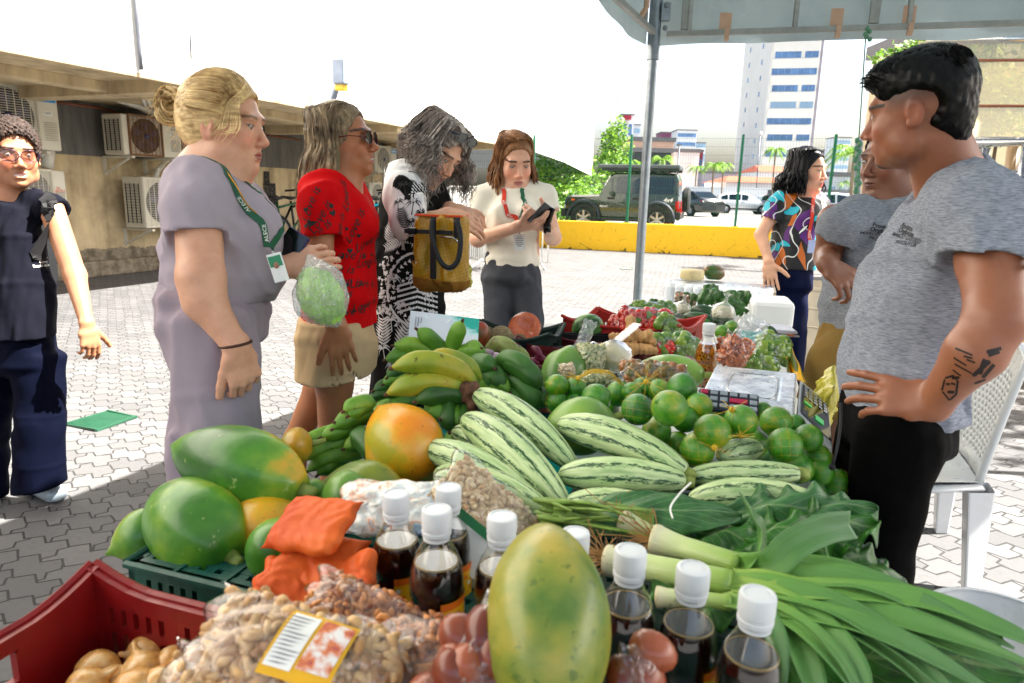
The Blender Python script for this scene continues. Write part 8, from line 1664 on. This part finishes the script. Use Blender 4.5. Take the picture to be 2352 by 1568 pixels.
mb=MB();mb.tube(catmull([bc-u_*.004+n_*.07+UP*.105,bc+u_*.005+n_*.095+UP*.05,bc+u_*.035+n_*.11-UP*.02,bc+u_*.068+n_*.11-UP*.045,bc+u_*.095+n_*.10-UP*.02,bc+u_*.098+n_*.085+UP*.05,bc+u_*.078+n_*.068+UP*.105],30),.0085,10);mb.build('handle',WEB,BGG,True)
mb=MB();mb.box(bc+u_*.055+n_*.066-UP*.052,(.014,.003,.016),ax=(u_,n_,UP));mb.build('tag',mat('tag_grey','b6bcc0',.4,bump=0),BGG);mb=MB();mb.box(bc-u_*.075+n_*.068+UP*.063,(.03,.01,.022),ax=(u_,n_,UP));mb.build('buckle',PHB,BGG,bevel=.003)
mb=MB();mb.tube([bc+u_*.02+n_*.064+UP*.048,bc+u_*.065+n_*.062+UP*.048,bc+u_*.082+n_*.058+UP*.03],.003,6);mb.build('zip',SS,BGG,True)
yb=W(1042,650,tb+.05);g=G([L_(yb,(.055,.04,.032)),E(yb+V3((.03,0,.02)),yb+V3((.04,0,.05)),.03,.02)]);V_,F_=sdf_mesh([g],.0035,lambda P:(.006*sn(P,35,6)).astype(F32))
o=bpy.data.objects.new('yellow_bag',np_mesh('yellow_bag',V_-np.array(yb),F_,(0,0,0),YP));o.location=yb;COL.objects.link(o);tag(o,'crumpled yellow plastic bag hanging under the mustard tote','bag')
t=3.15;A=person('woman with shoulder length brown hair in a white tee and grey jeans',gd(W(1180,900,t)))
h=hframe(W(1181,370,t),(.26,-.88,-.34),(.03,-.25,1),1.04)
hp,tp=hand_prims(W(1192,519,t-.26),(.9,-.3,.15),(.2,-.6,-.8),-1,(.5,.6,.7,.7),.9);hp2,tp2=hand_prims(W(1258,518,t-.24),(-.75,-.25,.35),(.4,-.6,-.4),1,(.7,.8,.9,.9),.9)
body=G(head_prims(h,eye=.0022)+[E(W(1180,410,t+.01),W(1180,450,t+.03),.050,.058,k=.03),E(W(1180,450,t+.04),W(1180,600,t+.04),.12,.12,.08,.08,(1,0,0),k=.03)]+chain([W(1112,450,t+.04),W(1098,548,t),W(1192,519,t-.26)],[.046,.042,.026])+hp+chain([W(1246,448,t+.04),W(1270,545,t),W(1258,518,t-.24)],[.046,.042,.026])+hp2)
sdfobj('body',[body],.0042,skin_mat('skin'),A,head_color(h,'e4baa2','c89088','4a3224'));add_eyes(h,A,'2b2a24',(0,-.3))
HBR=hair_mat('hair_brown','5c3c2a','b08660',.42);mb=MB();V,Fc=sdf_mesh([cap_groups(h,.008,z0=-.05)],.0045,lambda P:(.002*sn(P,(30,30,90),2)).astype(F32));mb.add([tuple(v)for v in V],[tuple(f)for f in Fc])
long_hair(mb,h,.155,300,openf=54,seed=6,w=.0075,wave=.005,nf=200,flare=.03,wr=.0007,fr=.05);mb.build('hair',HBR,A,True)
TEE=cloth('cloth_offwhite','ece8dc',.85,var=.03);sd_=V3((1,.1,0));f5=folds(.008,(6,6,3),71,.004,(1,0,.4),6)
sh=[G(tors([(W(1180,422,t+.04),.085,.06),(W(1180,445,t+.04),.13,.085),(W(1178,500,t+.03),.135,.115),(W(1178,560,t+.03),.128,.11),(W(1174,600,t+.03),.135,.115),(W(1172,680,t+.03),.14,.12)],sd_,.05)+[E(W(1150,490,t-.06),W(1152,496,t-.06),.055,k=.05),E(W(1208,490,t-.06),W(1206,496,t-.06),.055,k=.05),E(W(1180,380,t),W(1180,428,t+.03),.055,.066,k=.01,neg=True,cf=.35)],[(W(1172,611,t),(.0,0,-1))]),sleeve(0,[W(1135,440,t+.04),W(1108,455,t+.03),W(1092,530,t+.01)],[.066,.064,.062],(W(1098,500,t),(-.25,0,-1))),sleeve(0,[W(1222,438,t+.04),W(1248,452,t+.03),W(1268,520,t+.01)],[.066,.064,.062],(W(1262,492,t),(.25,0,-1)))]
o,bv5=sdfobj('tee_shirt',sh,.007,TEE,A,post=f5)
JNS=cloth('cloth_grey_denim','5e6066',.8,var=.15);tr=[G(tors([(W(1173,585,t+.03),.125,.10),(W(1173,640,t+.03),.142,.12)],sd_,.04),[(W(1173,575,t),(0,0,1))]),G(chain([W(1144,640,t+.03),W(1144,760,t),gd(W(1144,800,t),.05)],[.085,.075,.075]),[(V3((0,0,.06)),(0,0,-1))]),G(chain([W(1206,640,t+.03),W(1216,740,t+.0),gd(W(1225,800,t-.1),.05)],[.085,.075,.075]),[(V3((0,0,.06)),(0,0,-1))])]
sdfobj('jeans',tr,.008,JNS,A,post=folds(.007,(7,7,4),73,.004,(.3,0,1),6));shoe(A,gd(W(1144,800,t)),gd(W(1144,800,t-.16)),m=SHOE);shoe(A,gd(W(1225,800,t-.1)),gd(W(1235,800,t-.26)),m=SHOE)
strap(A,[W(1152,424,t-.07),W(1160,455,t-.12),W(1175,490,t-.15),W(1186,520,t-.13)],bv5,.018,ORL,text=('ALECE',(.3,.7),1),n=30);strap(A,[W(1205,424,t-.07),W(1204,455,t-.12),W(1198,490,t-.15),W(1190,520,t-.13)],bv5,.018,GRNL,text=('ALECE',(.35,.75),1),n=30)
B=thing('id_badge','white paper badge hanging at the belly of the woman in the white tee','badge',W(1193,558,t-.15));mb=MB();bb=W(1193,556,t-.17);mb.box(bb,(.05,.068,.003),ax=(V3((1,0,.1)),V3((0,-1,0)).cross(V3((1,0,.1))),V3((0,-1,0))));o=mb.build('card',BADGE,B);mb=MB();mb.tube([W(1188,520,t-.14),bb+UP*.036],.003,6);mb.build('clip',SS,B,True)
mb=MB()
for i,ln in enumerate((.02,.034,.034,.03,.034,.02)):mb.box(bb+V3((0,-.0022,.024-.008*i)),(ln,.0008,.002))
mb.build('printed_lines',mat('ink_grey','55585e',.6,bump=0),o)
phone(W(1238,490,t-.32),(.55,-.1,.6),(-.5,.5,.5),.050,.105,'dark edged phone held by the woman in the white tee',edge='3a3d42')
mb=MB();mb.box(W(1257,494,t-.28),(.05,.015,.075),ax=(V3((.8,-.5,-.3)).normalized(),V3((.5,.8,0)).normalized(),V3((.3,0,.95))));mb.solo('wallet',PHB,'black wallet behind the phone of the woman in the white tee','wallet',bevel=.004)
mb=MB();wc=W(1258,518,t-.24);mb.tube([wc+V3((.012*math.cos(x),.029*math.sin(x),.03*math.cos(x)))for x in[R(i*20)for i in range(19)]],[(.004,.008)]*19,6,False);mb.box(W(1257,524,t-.275),(.03,.01,.034));mb.build('watch',PHB,A,True)
t=3.85;A=person('black haired woman in a colourful patterned blouse and navy trousers',gd(W(1820,800,t)))
h=hframe(W(1853,393,t),(.66,-.74,-.04),(0,0,1),1.04)
hp,tp=hand_prims(W(1766,603,t-.06),(.12,-.2,-1),(-.5,-.8,.1),-1,(.15,.2,.25,.3),.98,spread=.08,thumb=(.55,.8,0))
body=G(head_prims(h,eye=.0026)+[E(W(1850,425,t+.02),W(1840,470,t+.03),.052,.058,k=.03),E(W(1838,470,t+.04),W(1830,590,t+.04),.11,.11,.08,.08,(1,-.4,0),k=.03)]+chain([W(1785,470,t+.02),W(1748,538,t),W(1766,600,t-.05)],[.046,.038,.025])+hp+chain([W(1885,468,t+.05),W(1908,512,t),W(1882,545,t-.05)],[.045,.04,.028]))
fc6=head_color(h,'e2b69c','b05654','1a1412');sdfobj('body',[body],.0042,skin_mat('skin'),A,lambda V:nails(tp,'8a1018',fc6(V),V,.008));add_eyes(h,A)
HBK=hair_mat('hair_black','08080a','26242a',.35);mb=MB();V,Fc=sdf_mesh([cap_groups(h,.008,z0=-.05)],.0045,lambda P:(.002*sn(P,(30,30,90),2)).astype(F32));mb.add([tuple(v)for v in V],[tuple(f)for f in Fc])
long_hair(mb,h,.13,300,openf=60,seed=9,w=.008,wave=.008,nf=250,flare=.05,wr=.0009,fr=.08);mb.build('hair',HBK,A,True)
s=NT('blouse_print');v=s.coord();wv=s.n('Mapping',{0:v,3:(1,1,.8)}).outputs[0];ns_=s.n('TexNoise',{'Vector':wv,'Scale':3.5,'Detail':1}).outputs[1];vv=s.mix(.22,wv,ns_)
vo=s.n('TexVoronoi',{'Vector':vv,'Scale':21});c1=s.ramp(s.n('SeparateColor',{0:vo.outputs[1]}).outputs[0],[(0,'0b0b0f'),(.33,'f0eeec'),(.47,'c8741a'),(.64,'672080'),(.75,'1ab8cc'),(.90,'0b0b0f')],'CONSTANT')
vd=s.n('TexVoronoi',{'Vector':vv,'Scale':21},feature='DISTANCE_TO_EDGE').outputs[0];col=s.mix(s.math('LESS_THAN',vd,.03),c1,lin('0b0b0f'));wt=s.n('TexWave',{'Vector':v,'Scale':4.5,'Distortion':14,'Detail':1,'Detail Scale':1.2}).outputs[1]
col=s.mix(s.math('GREATER_THAN',wt,.985),col,lin('dddddd'));s.put(col,.6);BLS=s.m;sd_=V3((.9,-.45,0))
sh=[G(tors([(W(1842,440,t+.03),.085,.06),(W(1838,462,t+.03),.13,.09),(W(1832,510,t+.03),.145,.12),(W(1822,560,t+.03),.135,.115),(W(1818,640,t+.03),.155,.125)],sd_,.05)+[E(W(1855,490,t-.06),W(1857,496,t-.06),.06,k=.05),E(W(1852,410,t-.03),W(1852,448,t-.02),.045,.05,k=.01,neg=True,cf=.35)],[(W(1818,617,t),(.02,0,-1))]),sleeve(0,[W(1800,458,t+.03),W(1782,475,t+.02),W(1758,540,t)],[.066,.064,.070],(W(1768,512,t),(-.35,0,-1))),sleeve(0,[W(1868,456,t+.04),W(1884,470,t+.05),W(1902,540,t)],[.06,.06,.06],(W(1896,515,t),(.3,0,-1)))]
o,bv6=sdfobj('blouse',sh,.008,BLS,A,post=folds(.006,(6,6,3),81))
sdfobj('trousers',[G(tors([(W(1816,600,t+.03),.125,.105),(W(1812,660,t+.03),.14,.115)],sd_,.04)),G(chain([W(1795,660,t+.03),W(1806,760,t+.05),gd(W(1810,850,t),.05)],[.082,.072,.08]),[(V3((0,0,.05)),(0,0,-1))]),G(chain([W(1828,660,t+.03),W(1828,760,t-.02),gd(W(1826,850,t-.1),.05)],[.082,.066,.075]),[(V3((0,0,.05)),(0,0,-1))])],.009,cloth('cloth_navy_trousers2','1a2142',.7),A,post=folds(.007,(7,7,1.5),83))
shoe(A,gd(W(1810,850,t)),gd(W(1815,850,t-.16)),m=SHOE);shoe(A,gd(W(1826,850,t-.1)),gd(W(1840,850,t-.25)),m=SHOE)
strap(A,[W(1872,440,t-.05),W(1870,480,t-.14),W(1866,530,t-.12),W(1865,552,t-.1)],bv6,.018,ORL,text=('ALECE',(.3,.75),1),n=30)
B=thing('id_badge','small pale badge on the orange lanyard of the black haired woman','badge',W(1865,565,t-.13));mb=MB();mb.box(W(1865,566,t-.15),(.045,.004,.07));o=mb.build('card',mat('badge_blue','b5bfe0',.3,bump=0),B,bevel=.002);mb=MB();mb.tube([W(1865,550,t-.12),W(1865,555,t-.15)],.003,6);mb.build('clip',SS,B,True)
GT1=tshirt_mat('tee_heather','8b8f97','6c7079','a4a8b0');INKT=mat('tee_ink','33343c',.8,bump=0)
t=2.32;A=person('older man in a grey vendor tee and khaki shorts half hidden behind the young man',gd(W(1990,900,t)))
h=hframe(W(2050,370,t),(-.94,-.33,-.10),(-.05,0,1),1.05)
hp,tp=hand_prims(W(1900,607,t-.16),(.50,-.45,-.55),(.15,-.85,.5),-1,(.9,.55,1.0,1.1),1.05,thumb=(.8,.55,-.1),spread=.06)
body=G(head_prims(h,jaw=1.12,nose=.95,eye=.003)+[E(W(2062,410,t+.01),W(2062,465,t+.04),.062,.068,k=.03),E(W(2050,480,t+.04),W(2020,620,t+.04),.11,.11,k=.03),E(W(2020,620,t+.04),W(1985,850,t+.04),.11,.11,k=.03)]+chain([W(1915,505,t-.04),W(1902,590,t+.03),W(1900,607,t-.16)],[.058,.047,.031],k=.03)+hp+chain([W(1930,860,t),gd(W(1920,900,t),.45),gd(W(1915,900,t),.1),gd(W(1890,900,t-.1),.03)],[.08,.065,.045,.04])+chain([W(2040,860,t+.1),gd(W(2060,900,t+.1),.45),gd(W(2060,900,t+.1),.1),gd(W(2030,900,t),.03)],[.08,.065,.045,.04]))
sdfobj('body',[body],.0042,skin_mat('skin'),A,head_color(h,'8e644e','7a5044','0f0c0b'));add_eyes(h,A)
V,Fc=sdf_mesh([cap_groups(h,.007,z0=-.045)],.0045,lambda P:(.002*sn(P,60,2)).astype(F32));o=bpy.data.objects.new('hair',np_mesh('hair',V,Fc,ORG[A],HBK));COL.objects.link(o);o.parent=A
sd_=V3((.35,-.94,0));f7=folds(.009,(6,6,4),91,.005,(.5,0,1),5)
sh=[G(tors([(W(2058,445,t+.03),.10,.07),(W(2050,484,t+.03),.150,.098),(W(2020,560,t+.03),.18,.145),(W(1998,650,t+.03),.175,.150),(W(1985,730,t+.03),.17,.135),(W(1985,800,t+.03),.17,.135)],sd_,.05)+[E(W(2062,405,t),W(2060,452,t+.02),.068,.078,k=.01,neg=True,cf=.35)],[(W(1960,766,t),(.06,0,-1))]),sleeve(0,[W(1968,492,t-.03),W(1930,515,t-.06),W(1900,590,t-.02)],[.076,.074,.072],(W(1905,560,t-.02),(-.25,0,-1)),k=.04)]
o,bv7=sdfobj('tee_shirt',sh,.007,GT1,A,post=f7)
mb=MB()
for tx,px,py,sz,bo in(('Produtos',2030,521,.018,.03),('Orgânicos',2028,531,.018,.03),('MÁRCIO CÂNDIDO',2028,541,.014,.008),('PRODUTOR',2026,551,.014,.008)):v2,f2=text2d(tx,sz,bold=bo);project(mb,v2,f2,px,py,bv7,.002,R(-8))
mb.build('lettering',INKT,A)
sdfobj('shorts',[G(tors([(W(1985,755,t+.03),.165,.13),(W(1975,820,t+.03),.175,.14)],sd_,.04)),G(chain([W(1925,830,t-.02),W(1908,930,t-.04)],[.115,.12]),[(W(1908,935,t),(0,0,-1))]),G(chain([W(2030,830,t+.08),W(2040,930,t+.06)],[.115,.12]),[(W(2040,935,t),(0,0,-1))])],.007,cloth('cloth_khaki','8a7448',.85),A,post=folds(.007,(6,6,2),93))
t=1.42;A=person('young man with black undercut hair in a grey tee and black trousers, hand on hip',gd(W(2060,900,t)))
h=hframe(W(2104,258,t),(-.76,.58,-.17),(-.16,.05,1),.905)
hp,tp=hand_prims(W(2142,928,t-.17),(-.86,.50,.06),(-.40,-.75,.52),1,(.35,.5,.55,.7),.98,thumb=(.45,.25,-.95),spread=.10,tc=.3)
body=G(head_prims(h,jaw=1.05,nose=.92,eye=.003)+[E(W(2142,322,t+.0),W(2180,415,t+.03),.056,.068,k=.014),E(W(2168,320,t),W(2192,400,t+.03),.046,.052,k=.02),E(W(2195,490,t+.06),W(2100,800,t+.06),.075,.09,k=.03),E(W(2255,480,t-.10),W(2150,495,t+.24),.045,k=.03)]+chain([W(2262,470,t-.13),W(2280,600,t-.19),W(2288,735,t-.25)],[.066,.060,.050],k=.03)+chain([W(2288,735,t-.25),W(2240,810,t-.24),W(2142,928,t-.17)],[.050,.050,.031],k=.03)+hp+chain([W(2150,490,t+.26),W(2130,700,t+.28),W(2110,850,t+.25)],[.06,.045,.03]))
sk8=head_color(h,'a8755a','9c6658','0d0a09',lambda l,c,b:b(b(c,np.clip((l[:,2]-.002)/.03,0,1)*(l[:,1]<.055)*np.clip((.06-l[:,1])/.02,0,1)*(np.abs(l[:,0])>.045)*.72,np.array([.03,.022,.02])),(1-((l[:,0]/.020)**2+((l[:,2]+.108)/.020)**2+((l[:,1]-.078)/.03)**2))*2,np.array([.012,.009,.008])))
sdfobj('body',[body],.0036,skin_mat('skin'),A,sk8);add_eyes(h,A)
mb=MB();r=random.Random(21)
g=G([L_(HP(h,0,-.014,.060),[.076,.097,.076],h['rot']),L_(HP(h,0,-.056,.022),[.071,.058,.080],h['rot'],.03),L_(HP(h,0,.055,.090),[.054,.036,.030],h['rot'],.03),L_(HP(h,0,-.076,-.033),[.046,.032,.050],h['rot'],.02),L_(HP(h,.105,.012,-.005),[.055,.080,.052],h['rot'],.01,True),L_(HP(h,-.105,.012,-.005),[.055,.080,.052],h['rot'],.01,True),L_(HP(h,0,.10,-.01),[.08,.055,.072],h['rot'],.012,True)])
V,Fc=sdf_mesh([g],.0036,lambda P:(.002*sn(P,(70,70,26),5)+.001*sn(P,120,6)).astype(F32));mb.add([tuple(v)for v in V],[tuple(f)for f in Fc])
for i in range(1100):
 a=r.uniform(-1.25,1.25);y=r.uniform(-.115,.085);s0=HP(h,.070*math.sin(a),y,.050+.082*math.cos(a)*math.sqrt(max(.05,1-((y+.02)/.115)**2)));front=max(0,(y+.02)/.105)
 d=(h['x']*math.sin(a)*.6+h['z']*(.6-.1*front)+h['y']*(.25+.35*front)).normalized();L=.014+.016*front*r.uniform(.5,1.2)
 p=catmull([s0-d*.006,s0+d*L*.5,s0+d*L-h['z']*L*.35*front+h['x']*r.uniform(-.004,.004)],5);lock(mb,p,.0028 if i%3==0 else .0012,flat_=.5,seg=4)
mb.build('hair',hair_mat('hair_jet','040506','0a0c10',.4),A,True)
GT2=tshirt_mat('tee_heather_near','9a9ea8','757a86','b4b8c2');sd_=V3((.40,.92,0));f8=folds(.009,(6,6,4),101,.006,(.5,0,1),5)
sh=[G(tors([(W(2192,392,t+.05),.085,.075),(W(2205,435,t+.05),.16,.092),(W(2185,520,t+.06),.18,.118),(W(2130,640,t+.06),.175,.135),(W(2095,760,t+.06),.165,.140),(W(2075,860,t+.06),.165,.138),(W(2075,950,t+.06),.16,.130),(W(2075,1010,t+.06),.16,.13)],sd_,.05)+[E(W(2120,330,t),W(2165,400,t+.03),.074,.084,k=.008,neg=True,cf=.3)],[(W(2100,962,t),(.05,0,-1)),(W(2170,372,t),(-.42,.0,1))]),sleeve(0,[W(2225,446,t-.04),W(2250,492,t-.14),W(2256,650,t-.21)],[.080,.086,.080],(W(2250,612,t-.20),(-.02,-.1,-1)),k=.05),G(chain([W(2180,450,t+.2),W(2150,520,t+.26),W(2135,600,t+.28)],[.075,.07,.065]))]
o,bv8=sdfobj('tee_shirt',sh,.0055,GT2,A,post=f8)
mb=MB()
for tx,px,py,sz,bo in(('Produtos',2085,522,.014,.03),('Orgânicos',2083,534,.014,.03),('MÁRCIO CÂNDIDO',2084,547,.012,.008),('PRODUTOR',2080,559,.012,.008)):v2,f2=text2d(tx,sz,bold=bo);project(mb,v2,f2,px,py,bv8,.0016,R(-14))
mb.build('lettering',INKT,A)
BKT=cloth('cloth_black','08080a',.8,var=.1)
sdfobj('trousers',[G(tors([(W(2066,920,t+.07),.145,.12),(W(2052,1010,t+.07),.15,.122)],sd_,.04)),G(chain([W(2062,1010,t-.02),W(2040,1130,t-.02),W(2026,1290,t),gd(W(2026,1290,t),.06)],[.102,.084,.068,.065]),[(V3((0,0,.05)),(0,0,-1))]),G(chain([W(2020,1010,t+.15),W(1995,1150,t+.15),W(1990,1290,t+.12),gd(W(1990,1290,t+.12),.06)],[.11,.09,.075,.07]),[(V3((0,0,.05)),(0,0,-1))])],.0065,BKT,A,post=folds(.006,(8,8,3),103,.004,(.4,0,1),7))
mb=MB();mb.tube(catmull([W(1932,925,t-.05),W(1930,980,t-.07),W(1922,1030,t-.08),W(1912,1068,t-.08)],12),.0032,6);mb.ball(W(1911,1072,t-.08),.007,8,6);mb.build('drawstring',BPK,A,True)
shoe(A,gd(W(2030,1290,t)),gd(W(1930,1290,t)),m=SHOE);shoe(A,gd(W(1990,1290,t+.12)),gd(W(1890,1290,t+.12)),m=SHOE)
bo=[o_ for o_ in A.children if o_.name.startswith('body')][0];me=bo.data;bvb=BVHTree.FromPolygons([tuple(v.co+ORG[A])for v in me.vertices],[tuple(p.vertices)for p in me.polygons])
TAT=mat('tattoo_ink','2e211c',.6,bump=0);mb=MB();r=random.Random(3)
def stroke(x0,y0,x1,y1,w_=.002):
 n=max(2,int(math.hypot(x1-x0,y1-y0)/2.5))
 for i in range(n):
  u=(i+.5)/n;project(mb,[(-.0022,-w_/2),(.0022,-w_/2),(.0022,w_/2),(-.0022,w_/2)],[(0,1,2,3)],x0+(x1-x0)*u,y0+(y1-y0)*u+1.2*math.sin(i*1.9)*(w_<.003),bvb,.0006,-math.atan2(y1-y0,x1-x0),lean=.15)
for x0,y0,x1,y1,w_ in[(2196,800,2232,815,.003),(2215,818,2232,822,.003),(2192,822,2218,838,.003),(2222,826,2238,832,.003),(2194,836,2230,856,.003),(2190,850,2206,862,.003),(2236,862,2272,830,.007),(2250,858,2262,826,.007),(2258,866,2282,838,.007),(2268,808,2298,800,.006),(2272,815,2294,808,.006),(2240,880,2262,872,.006),(2172,868,2190,862,.003),(2190,862,2200,875,.003),(2200,875,2196,905,.003),(2170,872,2164,895,.003),(2166,900,2180,918,.003),(2182,918,2196,905,.003),(2174,882,2181,881,.004),(2186,880,2193,882,.004),(2178,900,2190,900,.006),(2188,868,2202,866,.005)]:stroke(x0,y0,x1,y1,w_)
mb.build('tattoo',TAT,A)
